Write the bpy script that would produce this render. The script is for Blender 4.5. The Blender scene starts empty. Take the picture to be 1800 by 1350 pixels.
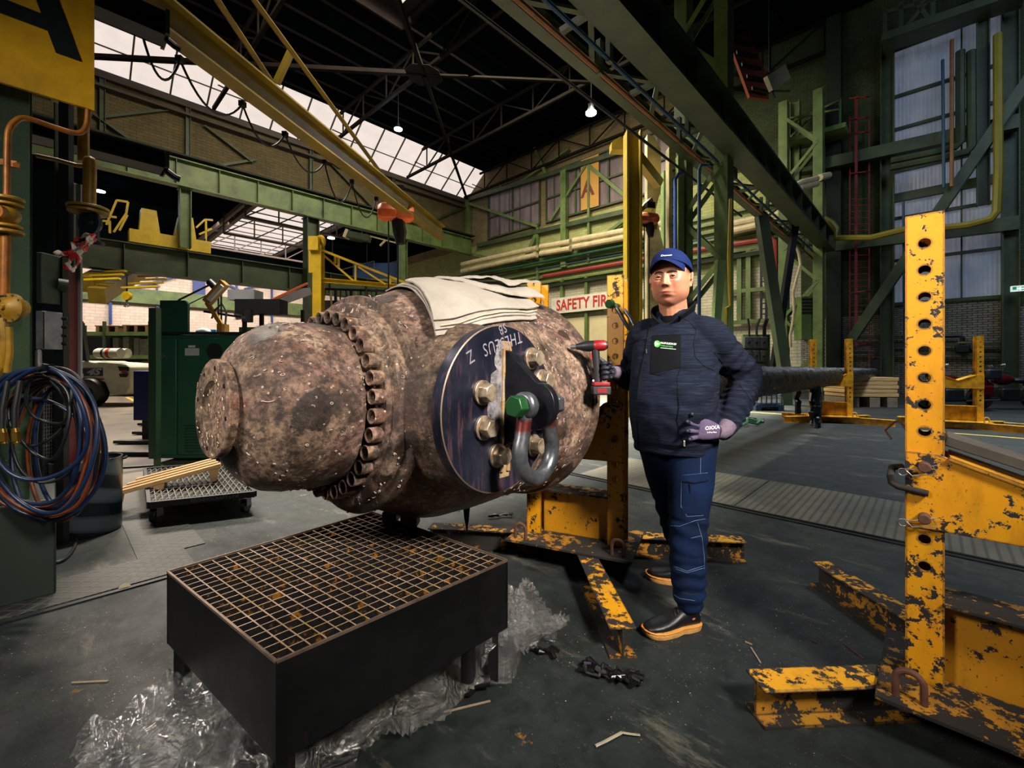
import bpy, math, random
from mathutils import Vector, Matrix, noise
V = Vector
R = math.radians
sc = bpy.context.scene
C = sc.collection

# ------------------------------------------------------------------ camera
FPX = 774.0            # focal length in pixels of the 1800x1350 frame
CAMZ = 1.25
cam_d = bpy.data.cameras.new('camera')
cam_d.sensor_fit = 'HORIZONTAL'
cam_d.sensor_width = 36.0
cam_d.lens = FPX / 1800 * 36.0
cam_d.shift_y = -35.0 / 1800
cam_d.clip_start = 0.05
cam_d.clip_end = 300
cam = bpy.data.objects.new('camera', cam_d)
cam.location = (0, 0, CAMZ)
cam.rotation_euler = (R(90), 0, 0)
C.objects.link(cam)
sc.camera = cam

# ------------------------------------------------------------------ view, world
sc.view_settings.view_transform = 'Standard'
sc.view_settings.look = 'None'
sc.view_settings.gamma = 1
sc.view_settings.exposure = 0.0
sc.view_settings.use_curve_mapping = False
w = bpy.data.worlds.new('world')
sc.world = w
w.use_nodes = True
w.node_tree.nodes['Background'].inputs[0].default_value = (0.35, 0.75, 0.9, 1)
w.node_tree.nodes['Background'].inputs[1].default_value = 0.035

HALL = math.atan2(.723, .691)      # the hall's long axis, turned from world x
HM = Matrix.Rotation(HALL, 3, 'Z')
HI = HM.transposed()


def area(name, loc, target, size, energy, color, spread=180, size_y=None):
    l = bpy.data.lights.new(name, 'AREA')
    l.energy = energy
    l.color = color
    l.size = size
    l.spread = R(spread)
    if size_y:
        l.shape = 'RECTANGLE'
        l.size_y = size_y
    o = bpy.data.objects.new(name, l)
    o.location = loc
    o.rotation_euler = (V(target) - V(loc)).to_track_quat('-Z', 'Y').to_euler()
    C.objects.link(o)
    return o


def HP(a, b, z=0):
    return HM @ V((a, b, z))


# photographer's softened flash, high to the right of the camera, and a weaker one to its left
area('flash_lamp', (2.0, -0.7, 3.3), (0.35, 2.35, 1.3), 0.6, 84, (1.0, 0.90, 0.79), 64)
area('flash_lamp_left', (-2.6, -0.3, 3.0), (-0.6, 1.9, 1.0), 0.6, 62, (1.0, 0.90, 0.80), 110)
# area lamps added under the roof to stand in for daylight
area('daylight_fill_near', HP(9.5, 7.2, 15.2), HP(9.5, 6.6, 0), 13, 5200, (1.0, 0.92, 0.80), 42, 1.0)
area('daylight_fill_left', HP(11, 17, 16.4), HP(11, 29, 11), 14, 900, (1.0, 0.88, 0.66), 110, 2)
area('daylight_fill_back_left', HP(1, 21, 15), HP(0, 17, 0), 8, 3200, (1.0, 0.86, 0.72), 110, 3)
area('daylight_fill_far', HP(14, 14, 15.2), HP(22, 14, 4), 8, 2100, (1.0, 0.88, 0.62), 130, 6)
area('daylight_fill_side_bay', HP(8, 38, 11.5), HP(8, 45, 3), 22, 3800, (1.0, 0.86, 0.76), 160, 3)
area('daylight_fill_right_aisle', HP(11, -2.5, 13), HP(11, -1.5, 0), 10, 700, (0.85, 0.92, 1.0), 60, 2)
area('daylight_fill_right', HP(14, -6, 14), HP(24, -7, 4), 8, 520, (0.62, 0.76, 1.0), 150, 4)


# ------------------------------------------------------------------ helpers
def srgb(h, k=1.0):
    if isinstance(h, str):
        h = h.lstrip('#')
        h = [int(h[i:i + 2], 16) for i in (0, 2, 4)]
    out = []
    for v in h:
        v = v / 255.0
        out.append((v / 12.92 if v <= .04045 else ((v + .055) / 1.055) ** 2.4) * k)
    return tuple(out) + (1,)


def pY(px, py, Y):
    return V(((px - 900) / FPX * Y, Y, CAMZ + (640 - py) / FPX * Y))


def pz(px, py, z=0.0):
    return pY(px, py, (CAMZ - z) * FPX / (py - 640))


def pa(px, py, a):                 # point of the hall plane a = const, in hall coordinates
    d = HI @ V(((px - 900) / FPX, 1, (640 - py) / FPX))
    k = a / d.x
    return V((d.x * k, d.y * k, CAMZ + d.z * k))


def pb(px, py, b):
    d = HI @ V(((px - 900) / FPX, 1, (640 - py) / FPX))
    k = b / d.y
    return V((d.x * k, d.y * k, CAMZ + d.z * k))


def hz(px, py, z=0.0):
    return HI @ pz(px, py, z)


def hY(px, py, Y):
    return HI @ pY(px, py, Y)


class MB:
    """collects simple shapes into one mesh"""

    def __init__(s):
        s.v = []
        s.f = []

    def add(s, vs, fs):
        n = len(s.v)
        s.v += [V(v) for v in vs]
        s.f += [tuple(i + n for i in f) for f in fs]
        return s

    def xf(s, m):
        s.v = [m @ v for v in s.v]
        return s

    def join(s, o):
        return s.add(o.v, o.f)

    def box(s, c, d, rot=None):
        c = V(c)
        x, y, z = [k / 2 for k in d]
        vs = [V(p) for p in ((-x, -y, -z), (x, -y, -z), (x, y, -z), (-x, y, -z), (-x, -y, z), (x, -y, z), (x, y, z), (-x, y, z))]
        if rot is not None:
            vs = [rot @ p for p in vs]
        return s.add([c + p for p in vs], [(0, 3, 2, 1), (4, 5, 6, 7), (0, 1, 5, 4), (1, 2, 6, 5), (2, 3, 7, 6), (3, 0, 4, 7)])

    def bb(s, p, q):
        p, q = V(p), V(q)
        d = [abs(q[i] - p[i]) for i in range(3)]
        return s.box((p + q) / 2, d)

    def frame(s, p, q, up):
        p, q, up = V(p), V(q), V(up)
        z = (q - p).normalized()
        x = up.cross(z)
        if x.length < 1e-5:
            x = V((1, 0, 0)).cross(z)
            if x.length < 1e-5:
                x = V((0, 1, 0)).cross(z)
        x.normalize()
        y = z.cross(x)
        return x, y, z

    def beam(s, p, q, w, h=None, up=(0, 0, 1), off=(0, 0)):
        h = h or w
        p, q = V(p), V(q)
        x, y, z = s.frame(p, q, up)
        o = x * off[0] + y * off[1]
        vs = []
        for e in (p, q):
            for sx, sy in ((-1, -1), (1, -1), (1, 1), (-1, 1)):
                vs.append(e + o + x * (sx * w / 2) + y * (sy * h / 2))
        return s.add(vs, [(0, 3, 2, 1), (4, 5, 6, 7), (0, 1, 5, 4), (1, 2, 6, 5), (2, 3, 7, 6), (3, 0, 4, 7)])

    def ibeam(s, p, q, w, h, tf, tw, up=(0, 0, 1)):
        s.beam(p, q, w, tf, up, (0, h / 2 - tf / 2))
        s.beam(p, q, w, tf, up, (0, -h / 2 + tf / 2))
        return s.beam(p, q, tw, h - tf * 2, up)

    def channel(s, p, q, w, h, t, up=(0, 0, 1), side=1):
        s.beam(p, q, w, t, up, (0, h / 2 - t / 2))
        s.beam(p, q, w, t, up, (0, -h / 2 + t / 2))
        return s.beam(p, q, t, h, up, (side * (w / 2 - t / 2), 0))

    def angle(s, p, q, w, t, up=(0, 0, 1)):
        s.beam(p, q, w, t, up, (0, -w / 2 + t / 2))
        return s.beam(p, q, t, w, up, (w / 2 - t / 2, 0))

    def cyl(s, p, q, r, r2=None, n=16, cap=True, ph=0.0):
        r2 = r if r2 is None else r2
        p, q = V(p), V(q)
        x, y, z = s.frame(p, q, (0, 0, 1))
        vs, fs = [], []
        for e, rr in ((p, r), (q, r2)):
            for i in range(n):
                a = 2 * math.pi * i / n + ph
                vs.append(e + x * (rr * math.cos(a)) + y * (rr * math.sin(a)))
        for i in range(n):
            j = (i + 1) % n
            fs.append((i, j, n + j, n + i))
        if cap:
            fs.append(tuple(range(n - 1, -1, -1)))
            fs.append(tuple(range(n, 2 * n)))
        return s.add(vs, fs)

    def tube(s, pts, r, n=8, closed=False, flat=1.0):
        pts = [V(p) for p in pts]
        m = len(pts)
        rs = r if isinstance(r, (list, tuple)) else [r] * m
        tans = []
        for i in range(m):
            if closed:
                t = pts[(i + 1) % m] - pts[i - 1]
            else:
                t = pts[min(i + 1, m - 1)] - pts[max(i - 1, 0)]
            if t.length < 1e-9:
                t = V((0, 0, 1))
            tans.append(t.normalized())
        up = V((0, 0, 1))
        if abs(tans[0].dot(up)) > .95:
            up = V((0, 1, 0))
        x = up.cross(tans[0]).normalized()
        vs, fs = [], []
        for i in range(m):
            x = (x - tans[i] * x.dot(tans[i]))
            if x.length < 1e-6:
                x = V((1, 0, 0)).cross(tans[i])
            x.normalize()
            y = tans[i].cross(x)
            for k in range(n):
                a = 2 * math.pi * k / n
                vs.append(pts[i] + x * (rs[i] * math.cos(a)) + y * (rs[i] * flat * math.sin(a)))
        for i in range(m if closed else m - 1):
            j = (i + 1) % m
            for k in range(n):
                l = (k + 1) % n
                fs.append((i * n + k, i * n + l, j * n + l, j * n + k))
        if not closed:
            fs.append(tuple(range(n - 1, -1, -1)))
            fs.append(tuple((m - 1) * n + k for k in range(n)))
        return s.add(vs, fs)

    def lathe(s, prof, o=(0, 0, 0), axis=(0, 0, 1), n=32, x0=None, close=False):
        """prof = [(t along axis, radius)]"""
        o = V(o)
        z = V(axis).normalized()
        x = V(x0) if x0 is not None else (V((0, 0, 1)).cross(z) if abs(z.z) < .9 else V((1, 0, 0)))
        x = (x - z * x.dot(z)).normalized()
        y = z.cross(x)
        vs, fs, rings = [], [], []
        for t, r in prof:
            if r < 1e-6:
                rings.append([len(vs)])
                vs.append(o + z * t)
            else:
                rings.append(list(range(len(vs), len(vs) + n)))
                for k in range(n):
                    a = 2 * math.pi * k / n
                    vs.append(o + z * t + x * (r * math.cos(a)) + y * (r * math.sin(a)))
        pairs = list(zip(rings, rings[1:]))
        if close:
            pairs.append((rings[-1], rings[0]))
        for A, B in pairs:
            if len(A) == 1 and len(B) == 1:
                continue
            for k in range(n):
                l = (k + 1) % n
                if len(A) == 1:
                    fs.append((A[0], B[l], B[k]))
                elif len(B) == 1:
                    fs.append((A[k], A[l], B[0]))
                else:
                    fs.append((A[k], A[l], B[l], B[k]))
        return s.add(vs, fs)

    def prism(s, poly, o, ex, ey, depth):
        """poly in the ex, ey plane, extruded by the vector depth"""
        o, ex, ey, d = V(o), V(ex), V(ey), V(depth)
        n = len(poly)
        vs = [o + ex * a + ey * b for a, b in poly]
        vs += [v + d for v in vs]
        fs = [tuple(range(n - 1, -1, -1)), tuple(range(n, 2 * n))]
        for i in range(n):
            j = (i + 1) % n
            fs.append((i, j, n + j, n + i))
        return s.add(vs, fs)

    def poly3(s, pts, d):
        """polygon of 3D points extruded by d"""
        pts = [V(p) for p in pts]
        n = len(pts)
        d = V(d)
        vs = pts + [p + d for p in pts]
        fs = [tuple(range(n - 1, -1, -1)), tuple(range(n, 2 * n))]
        for i in range(n):
            j = (i + 1) % n
            fs.append((i, j, n + j, n + i))
        return s.add(vs, fs)

    def ball(s, c, r, n=14, m=8, sq=(1, 1, 1)):
        c = V(c)
        vs = [c + V((0, 0, r * sq[2]))]
        fs = []
        for i in range(1, m):
            t = math.pi * i / m
            for k in range(n):
                a = 2 * math.pi * k / n
                vs.append(c + V((r * sq[0] * math.sin(t) * math.cos(a), r * sq[1] * math.sin(t) * math.sin(a), r * sq[2] * math.cos(t))))
        vs.append(c - V((0, 0, r * sq[2])))
        for k in range(n):
            l = (k + 1) % n
            fs.append((0, 1 + k, 1 + l))
            for i in range(m - 2):
                fs.append((1 + i * n + k, 1 + (i + 1) * n + k, 1 + (i + 1) * n + l, 1 + i * n + l))
            fs.append((1 + (m - 2) * n + k, len(vs) - 1, 1 + (m - 2) * n + l))
        return s.add(vs, fs)

    def plate_holes(s, o, ex, ey, ez, w, t, length, holes, r):
        """strip from o along ez, width w (ex), thickness t (ey), round holes at the given heights"""
        o, ex, ey, ez = V(o), V(ex), V(ey), V(ez)
        hs = sorted(h for h in holes if w / 2 < h < length - w / 2)
        cell = w * .8
        prev = 0.0
        n = 16
        for h in hs + [None]:
            end = length if h is None else h - cell / 2
            if end - prev > 1e-4:
                c = o + ez * ((prev + end) / 2)
                za, zb = o + ez * prev, o + ez * end
                hx, hy = ex * (w / 2), ey * (t / 2)
                s.add([za - hx - hy, za + hx - hy, za + hx + hy, za - hx + hy, zb - hx - hy, zb + hx - hy, zb + hx + hy, zb - hx + hy],
                      [(0, 1, 5, 4), (1, 2, 6, 5), (2, 3, 7, 6), (3, 0, 4, 7)] + ([(0, 3, 2, 1)] if prev == 0 else []) + ([(4, 5, 6, 7)] if h is None else []))
            if h is None:
                break
            vs, fs = [], []
            for side in (-1, 1):
                for ring in (0, 1):
                    for k in range(n):
                        a = 2 * math.pi * k / n
                        ca, sa = math.cos(a), math.sin(a)
                        if ring:
                            u, q = ca * r, sa * r
                        else:
                            m_ = max(abs(ca), abs(sa))
                            u, q = ca / m_ * w / 2, sa / m_ * cell / 2
                        vs.append(o + ex * u + ez * (h + q) + ey * (side * t / 2))
            for k in range(n):
                l = (k + 1) % n
                fs.append((k, l, n + l, n + k))
                fs.append((2 * n + l, 2 * n + k, 3 * n + k, 3 * n + l))
                fs.append((n + k, n + l, 3 * n + l, 3 * n + k))
                qk = abs((vs[k] - o).dot(ez) - h)
                ql = abs((vs[l] - o).dot(ez) - h)
                if not (qk > cell / 2 - 1e-5 and ql > cell / 2 - 1e-5):
                    fs.append((l, k, 2 * n + k, 2 * n + l))
            s.add(vs, fs)
            prev = h + cell / 2
        return s

    def mesh(s, name, mat, origin=(0, 0, 0), smooth=35):
        o = V(origin)
        me = bpy.data.meshes.new(name)
        me.from_pydata([tuple(v - o) for v in s.v], [], s.f)
        me.validate()
        me.update()
        mats = mat if isinstance(mat, (list, tuple)) else [mat]
        for m in mats:
            me.materials.append(m)
        if smooth:
            me.shade_smooth()
            me.set_sharp_from_angle(angle=R(smooth))
        return me


def tag(o, label=None, cat=None, group=None, kind=None):
    if label:
        o['label'] = label
    if cat:
        o['category'] = cat
    if group:
        o['group'] = group
    if kind:
        o['kind'] = kind
    return o


def bevel(o, w, seg=2, ang=40):
    m = o.modifiers.new('bevel', 'BEVEL')
    m.width = w
    m.segments = seg
    m.limit_method = 'ANGLE'
    m.angle_limit = R(ang)
    m.harden_normals = False
    return o


class Thing:
    """an Empty at the thing's base that parents its parts; shapes are given in the frame (hall or world) it stands in"""

    def __init__(s, name, label, cat, base=(0, 0, 0), ang=0.0, group=None):
        s.base = V(base)
        s.ang = ang
        o = bpy.data.objects.new(name, None)
        o.empty_display_size = .1
        C.objects.link(o)
        o.location = Matrix.Rotation(ang, 3, 'Z') @ s.base
        o.rotation_euler = (0, 0, ang)
        tag(o, label, cat, group)
        s.o = o

    def part(s, name, mb, mat, parent=None, label=None, kind=None, bev=None, smooth=35):
        me = mb.mesh(name, mat, s.base, smooth)
        o = bpy.data.objects.new(name, me)
        C.objects.link(o)
        o.parent = parent or s.o
        tag(o, label, None, None, kind)
        if bev:
            bevel(o, bev)
        return o


def single(name, mb, mat, label, cat, base=(0, 0, 0), ang=0.0, group=None, kind=None, bev=None, smooth=35):
    me = mb.mesh(name, mat, base, smooth)
    o = bpy.data.objects.new(name, me)
    C.objects.link(o)
    o.location = Matrix.Rotation(ang, 3, 'Z') @ V(base)
    o.rotation_euler = (0, 0, ang)
    tag(o, label, cat, group, kind)
    if bev:
        bevel(o, bev)
    return o


def struct(name, mb, mat, ang=HALL, parent=None, smooth=0):
    me = mb.mesh(name, mat, (0, 0, 0), smooth)
    o = bpy.data.objects.new(name, me)
    C.objects.link(o)
    if parent is None:
        o.rotation_euler = (0, 0, ang)
        o['kind'] = 'structure'
    else:
        o.parent = parent
    return o


def copy_tree(o, parent=None):
    c = o.copy()
    C.objects.link(c)
    if parent is not None:
        c.parent = parent
    for ch in list(o.children):
        copy_tree(ch, c)
    return c


def text_mesh(body, size, depth=0.0, bold=0.0, align='CENTER', shear=0.0, space=1.0, sx=1.0):
    cu = bpy.data.curves.new('lettering', 'FONT')
    cu.body = body
    cu.size = size
    cu.extrude = depth
    cu.offset = bold
    cu.align_x = align
    cu.align_y = 'CENTER'
    cu.shear = shear
    cu.space_character = space
    cu.resolution_u = 3
    ob = bpy.data.objects.new('lettering', cu)
    C.objects.link(ob)
    dg = bpy.context.evaluated_depsgraph_get()
    me = bpy.data.meshes.new_from_object(ob.evaluated_get(dg))
    mb = MB()
    mb.add([V((v.co.x * sx, v.co.y, v.co.z)) for v in me.vertices], [tuple(p.vertices) for p in me.polygons])
    bpy.data.objects.remove(ob)
    bpy.data.curves.remove(cu)
    bpy.data.meshes.remove(me)
    return mb


def place(mb, o, ex, ey):
    """put a flat xy mesh into the plane o, ex, ey"""
    o, ex, ey = V(o), V(ex).normalized(), V(ey)
    ey = (ey - ex * ey.dot(ex)).normalized()
    ez = ex.cross(ey)
    mb.v = [o + ex * v.x + ey * v.y + ez * v.z for v in mb.v]
    return mb


# ------------------------------------------------------------------ materials
class NT:
    def __init__(s, name):
        s.m = bpy.data.materials.new(name)
        s.m.use_nodes = True
        s.t = s.m.node_tree
        s.b = s.t.nodes['Principled BSDF']
        s.co = s.t.nodes.new('ShaderNodeTexCoord')
        s.coord = s.co.outputs['Object']

    def n(s, typ, **kw):
        nd = s.t.nodes.new('ShaderNode' + typ)
        for k, v in kw.items():
            setattr(nd, k, v)
        return nd

    def l(s, a, b):
        s.t.links.new(a, b)

    def mapping(s, scale=(1, 1, 1), rot=(0, 0, 0), loc=(0, 0, 0), src=None):
        m = s.n('Mapping')
        m.inputs['Scale'].default_value = scale
        m.inputs['Rotation'].default_value = rot
        m.inputs['Location'].default_value = loc
        s.l(src or s.coord, m.inputs[0])
        return m.outputs[0]

    def noise(s, scale, detail=4, rough=.6, vec=None, dist=0):
        nd = s.n('TexNoise')
        nd.inputs['Scale'].default_value = scale
        nd.inputs['Detail'].default_value = detail
        nd.inputs['Roughness'].default_value = rough
        nd.inputs['Distortion'].default_value = dist
        s.l(vec or s.coord, nd.inputs['Vector'])
        return nd.outputs[0]

    def voro(s, scale, vec=None, feat='F1', out='Distance', rnd=1.0):
        nd = s.n('TexVoronoi', feature=feat)
        nd.inputs['Scale'].default_value = scale
        nd.inputs['Randomness'].default_value = rnd
        s.l(vec or s.coord, nd.inputs['Vector'])
        return nd.outputs[out]

    def ramp(s, fac, stops, interp='LINEAR'):
        nd = s.n('ValToRGB')
        cr = nd.color_ramp
        cr.interpolation = interp
        while len(cr.elements) < len(stops):
            cr.elements.new(.5)
        for e, (p, c) in zip(cr.elements, stops):
            e.position = p
            e.color = c if not isinstance(c, (int, float)) else (c, c, c, 1)
        s.l(fac, nd.inputs[0])
        return nd.outputs[0]

    def mix(s, fac, a, b, mode='MIX'):
        nd = s.n('Mix', data_type='RGBA', blend_type=mode)
        for i, x in ((0, fac), (6, a), (7, b)):
            if isinstance(x, (int, float)):
                nd.inputs[i].default_value = x if i == 0 else (x, x, x, 1)
            elif isinstance(x, tuple):
                nd.inputs[i].default_value = x
            else:
                s.l(x, nd.inputs[i])
        return nd.outputs[2]

    def math(s, op, a, b=0.0, clamp=False):
        nd = s.n('Math', operation=op, use_clamp=clamp)
        for i, x in ((0, a), (1, b)):
            if isinstance(x, (int, float)):
                nd.inputs[i].default_value = x
            else:
                s.l(x, nd.inputs[i])
        return nd.outputs[0]

    def set(s, key, x):
        if isinstance(x, (int, float, tuple)):
            s.b.inputs[key].default_value = x
        else:
            s.l(x, s.b.inputs[key])

    def bump(s, h, strength=.3, dist=.01):
        nd = s.n('Bump')
        nd.inputs['Strength'].default_value = strength
        nd.inputs['Distance'].default_value = dist
        s.l(h, nd.inputs['Height'])
        s.l(nd.outputs[0], s.b.inputs['Normal'])


def mat(name, col, rough=.6, metal=0.0, var=.25, scale=6.0, bump=0.0, spec=.5, dark=None, vec_scale=(1, 1, 1)):
    """plain surface with a little dirt"""
    t = NT(name)
    c = srgb(col) if not (isinstance(col, tuple) and len(col) == 4) else col
    d = srgb(dark) if dark else tuple(x * .45 for x in c[:3]) + (1,)
    vec = t.mapping(vec_scale) if vec_scale != (1, 1, 1) else None
    nz = t.noise(scale, 6, .65, vec)
    f = t.ramp(nz, [(.38, 0), (.72, 1)])
    t.set('Base Color', t.mix(t.math('MULTIPLY', f, var * 2, True), c, d))
    t.set('Roughness', rough)
    t.set('Metallic', metal)
    t.set('Specular IOR Level', spec)
    if bump:
        t.bump(nz, bump, .01)
    return t.m


def chipped(name, col, under, amount=.5, scale=7.0, edge=0.0, rough=.45, dirt='#2a1c08', dirt_amt=.35, fine=1.0, grime='#c07a08'):
    """paint with chips through to rust; edge > 0 wears the edges too"""
    t = NT(name)
    c, u, dd = srgb(col), srgb(under), srgb(dirt)
    big = t.noise(scale, 9, .72)
    sm = t.noise(scale * 5.5, 5, .7)
    msk = t.math('ADD', t.math('MULTIPLY', big, .62), t.math('MULTIPLY', sm, .38))
    if edge:
        bv = t.n('Bevel', samples=4)
        bv.inputs[0].default_value = edge
        ge = t.n('NewGeometry')
        dt = t.n('VectorMath', operation='DOT_PRODUCT')
        t.l(bv.outputs[0], dt.inputs[0])
        t.l(ge.outputs['Normal'], dt.inputs[1])
        e = t.math('SUBTRACT', 1.0, dt.outputs['Value'], True)
        msk = t.math('ADD', msk, t.math('MULTIPLY', e, 1.5))
    th = .75 - .3 * amount
    chip = t.ramp(msk, [(th, 0), (th + .012, 1)])
    stain = t.ramp(t.noise(scale * .6, 5, .6), [(.42, 0), (.7, 1)])
    base = t.mix(t.math('MULTIPLY', stain, .6), c, srgb(grime))
    spk = t.ramp(t.noise(scale * 14 * fine, 3, .6), [(.66, 0), (.7, 1)])
    base = t.mix(t.math('MULTIPLY', spk, dirt_amt * 1.3, True), base, dd)
    st2 = t.ramp(t.noise(scale * 1.3, 8, .75, t.mapping((1, 1, .35))), [(.5, 0), (.75, 1)])
    base = t.mix(t.math('MULTIPLY', st2, dirt_amt), base, dd)
    t.set('Base Color', t.mix(chip, base, t.mix(sm, u, tuple(x * .4 for x in u[:3]) + (1,))))
    t.set('Roughness', t.math('ADD', rough, t.math('MULTIPLY', chip, .3)))
    t.bump(t.math('SUBTRACT', t.math('MULTIPLY', sm, .15), chip), .35, .004)
    return t.m


def brick(name, c1, c2, mortar, axis='a', scale=1.0, bw=.22, bh=.07, dirt='#1a1a10', dirt_amt=.5, paint=None):
    """brick wall; axis: 'a' runs along hall x, 'b' along hall y"""
    t = NT(name)
    sep = t.n('SeparateXYZ')
    t.l(t.coord, sep.inputs[0])
    cmb = t.n('CombineXYZ')
    t.l(sep.outputs[0 if axis == 'a' else 1], cmb.inputs[0])
    t.l(sep.outputs[2], cmb.inputs[1])
    br = t.n('TexBrick')
    t.l(cmb.outputs[0], br.inputs['Vector'])
    br.inputs['Color1'].default_value = srgb(c1)
    br.inputs['Color2'].default_value = srgb(c2)
    br.inputs['Mortar'].default_value = srgb(mortar)
    br.inputs['Scale'].default_value = scale
    br.inputs['Brick Width'].default_value = bw
    br.inputs['Row Height'].default_value = bh
    br.inputs['Mortar Size'].default_value = .012
    col = br.outputs[0]
    d = t.ramp(t.noise(.5, 8, .7), [(.4, 0), (.72, 1)])
    col = t.mix(t.math('MULTIPLY', d, dirt_amt), col, srgb(dirt))
    d2 = t.ramp(t.noise(2.2, 8, .75, t.mapping((1, 1, .4))), [(.52, 0), (.75, 1)])
    col = t.mix(t.math('MULTIPLY', d2, dirt_amt * .8), col, srgb(dirt))
    t.set('Base Color', col)
    t.set('Roughness', .85)
    t.bump(br.outputs[1], -.4, .02)
    return t.m


def emis(name, col, strength, streak=False):
    t = NT(name)
    c = srgb(col)
    if streak:
        nz = t.ramp(t.noise(1.1, 4, .6), [(.35, 0), (.7, 1)])
        x = t.mix(nz, c, tuple(v * .9 for v in c[:3]) + (1,))
        t.set('Emission Color', x)
    else:
        t.set('Emission Color', c)
    t.set('Base Color', (.02, .02, .02, 1))
    t.set('Emission Strength', strength)
    return t.m


M = {}
M['green'] = mat('green_steel', '#667c44', .5, 0, .4, 1.2, dark='#2a3620')
M['green_dim'] = mat('dark_green_steel', '#3e4c30', .55, 0, .4, 1.2, dark='#1c2618')
M['green_deep'] = mat('deep_green_paint', '#1f4a34', .45, 0, .3, 2.0)
M['roofsteel'] = mat('roof_steel', '#4a3f38', .7, .1, .35, 1.5)
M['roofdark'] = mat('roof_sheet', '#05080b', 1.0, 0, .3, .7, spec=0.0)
M['yellow'] = mat('crane_yellow', '#9c8416', .4, 0, .3, 1.5, dark='#4a3a0a')
M['yellow_chip'] = chipped('worn_yellow_paint', '#b98208', '#0f0b0a', .68, 6.0, .012, .42, '#3a2308', .45)
M['yellow_dirty'] = chipped('soiled_yellow_paint', '#a4720a', '#1a140f', .62, 5.0, .010, .5, '#2c1a06', .8)
M['yellow_foot'] = chipped('scuffed_yellow_paint', '#b8860c', '#1a1411', .88, 5.0, .012, .55, '#30200c', .6)
M['yellow_grime_shade'] = chipped('grimy_shaded_yellow', '#8c6210', '#15100c', .95, 4.0, .010, .6, '#1c1208', 1.0)  # chips and grime, plus shade darkened into base plates and foot webs
M['black'] = mat('black_rubber', '#0c0e10', .5, 0, .2, 8)
M['blackgloss'] = mat('black_gloss', '#050608', .38, 0, .2, 8)
M['steel'] = mat('bare_steel', '#8c8c90', .35, .9, .3, 8)
M['chrome'] = mat('chrome', '#c8c8cc', .12, 1, .1, 8)
M['steel_dark'] = mat('dark_steel', '#33363a', .45, .8, .3, 8)
M['rust'] = mat('rusty_steel', '#5b3a2c', .75, .3, .5, 12, .2)
M['white'] = mat('white_paint', '#d8d4c8', .5, 0, .2, 3)
M['cream'] = mat('cream_lagging', '#c9ba96', .6, 0, .35, 2)
M['red'] = mat('red_paint', '#a02826', .45, 0, .3, 4)
M['redpipe'] = mat('red_pipe_paint', '#8c2f2c', .5, 0, .3, 3)
M['blue'] = mat('blue_paint', '#22408c', .45, 0, .3, 3)
M['bluepipe'] = mat('blue_pipe_paint', '#1c4560', .5, 0, .3, 3)
M['brownpipe'] = mat('brown_pipe', '#8a5a2c', .5, .1, .4, 3)
M['orange'] = mat('orange_paint', '#d4602c', .45, 0, .3, 6)
M['wood'] = mat('pine_wood', '#d9b277', .6, 0, .35, 3, .1, vec_scale=(.6, 8, 8))
M['wood_old'] = mat('weathered_wood', '#8a7a66', .8, 0, .5, 5, .2)
M['concrete'] = mat('stained_concrete', '#6d6a58', .85, 0, .4, 2, .2)


# ================================================================== the hall
def floor_material():
    t = NT('floor_concrete')
    big = t.noise(.35, 8, .68)
    mid = t.noise(1.6, 10, .72, t.mapping((1, .55, 1)))
    fine = t.noise(9, 8, .75)
    c = t.ramp(big, [(.3, srgb('#151d1e')), (.5, srgb('#222827')), (.72, srgb('#3a3a30'))])
    c = t.mix(t.ramp(mid, [(.44, 0), (.62, .85)]), c, srgb('#0d1416'))
    c = t.mix(t.ramp(fine, [(.38, .75), (.56, 0)]), c, srgb('#0a0f11'))
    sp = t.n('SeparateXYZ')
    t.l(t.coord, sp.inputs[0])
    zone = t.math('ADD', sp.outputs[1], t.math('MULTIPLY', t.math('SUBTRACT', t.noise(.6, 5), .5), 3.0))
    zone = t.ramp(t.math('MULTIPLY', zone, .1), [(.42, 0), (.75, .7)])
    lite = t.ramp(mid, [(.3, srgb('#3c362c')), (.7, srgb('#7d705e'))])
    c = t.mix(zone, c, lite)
    # pale dust, scuffs and grit
    dust = t.ramp(t.noise(2.1, 9, .8, t.mapping((1.6, .5, 1), (0, 0, .6))), [(.56, 0), (.70, .35)])
    c = t.mix(dust, c, srgb('#8b8672'))
    grit = t.math('MAXIMUM', t.ramp(t.voro(30), [(.06, 1), (.09, 0)]), t.ramp(t.voro(75, t.mapping((1, 1, 1), (0, 0, .5), (3, 1, 0))), [(.08, .8), (.12, 0)]))
    gm = t.ramp(t.noise(1.3, 3, .6), [(.42, 0), (.6, 1)])
    c = t.mix(t.math('MULTIPLY', grit, gm), c, srgb('#a8a08a'))
    rs = t.math('MULTIPLY', t.ramp(t.noise(3.3, 8, .75), [(.63, 0), (.68, 1)]), t.ramp(t.noise(.8, 3), [(.55, 0), (.6, 1)]))
    c = t.mix(t.math('MULTIPLY', rs, .7), c, srgb('#9a6a26'))
    t.set('Base Color', c)
    t.set('Roughness', t.ramp(mid, [(.3, .45), (.7, .8)]))
    t.set('Specular IOR Level', .35)
    t.bump(t.math('ADD', t.math('MULTIPLY', mid, .8), t.math('MULTIPLY', fine, .3)), .35, .02)
    return t.m


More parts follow.
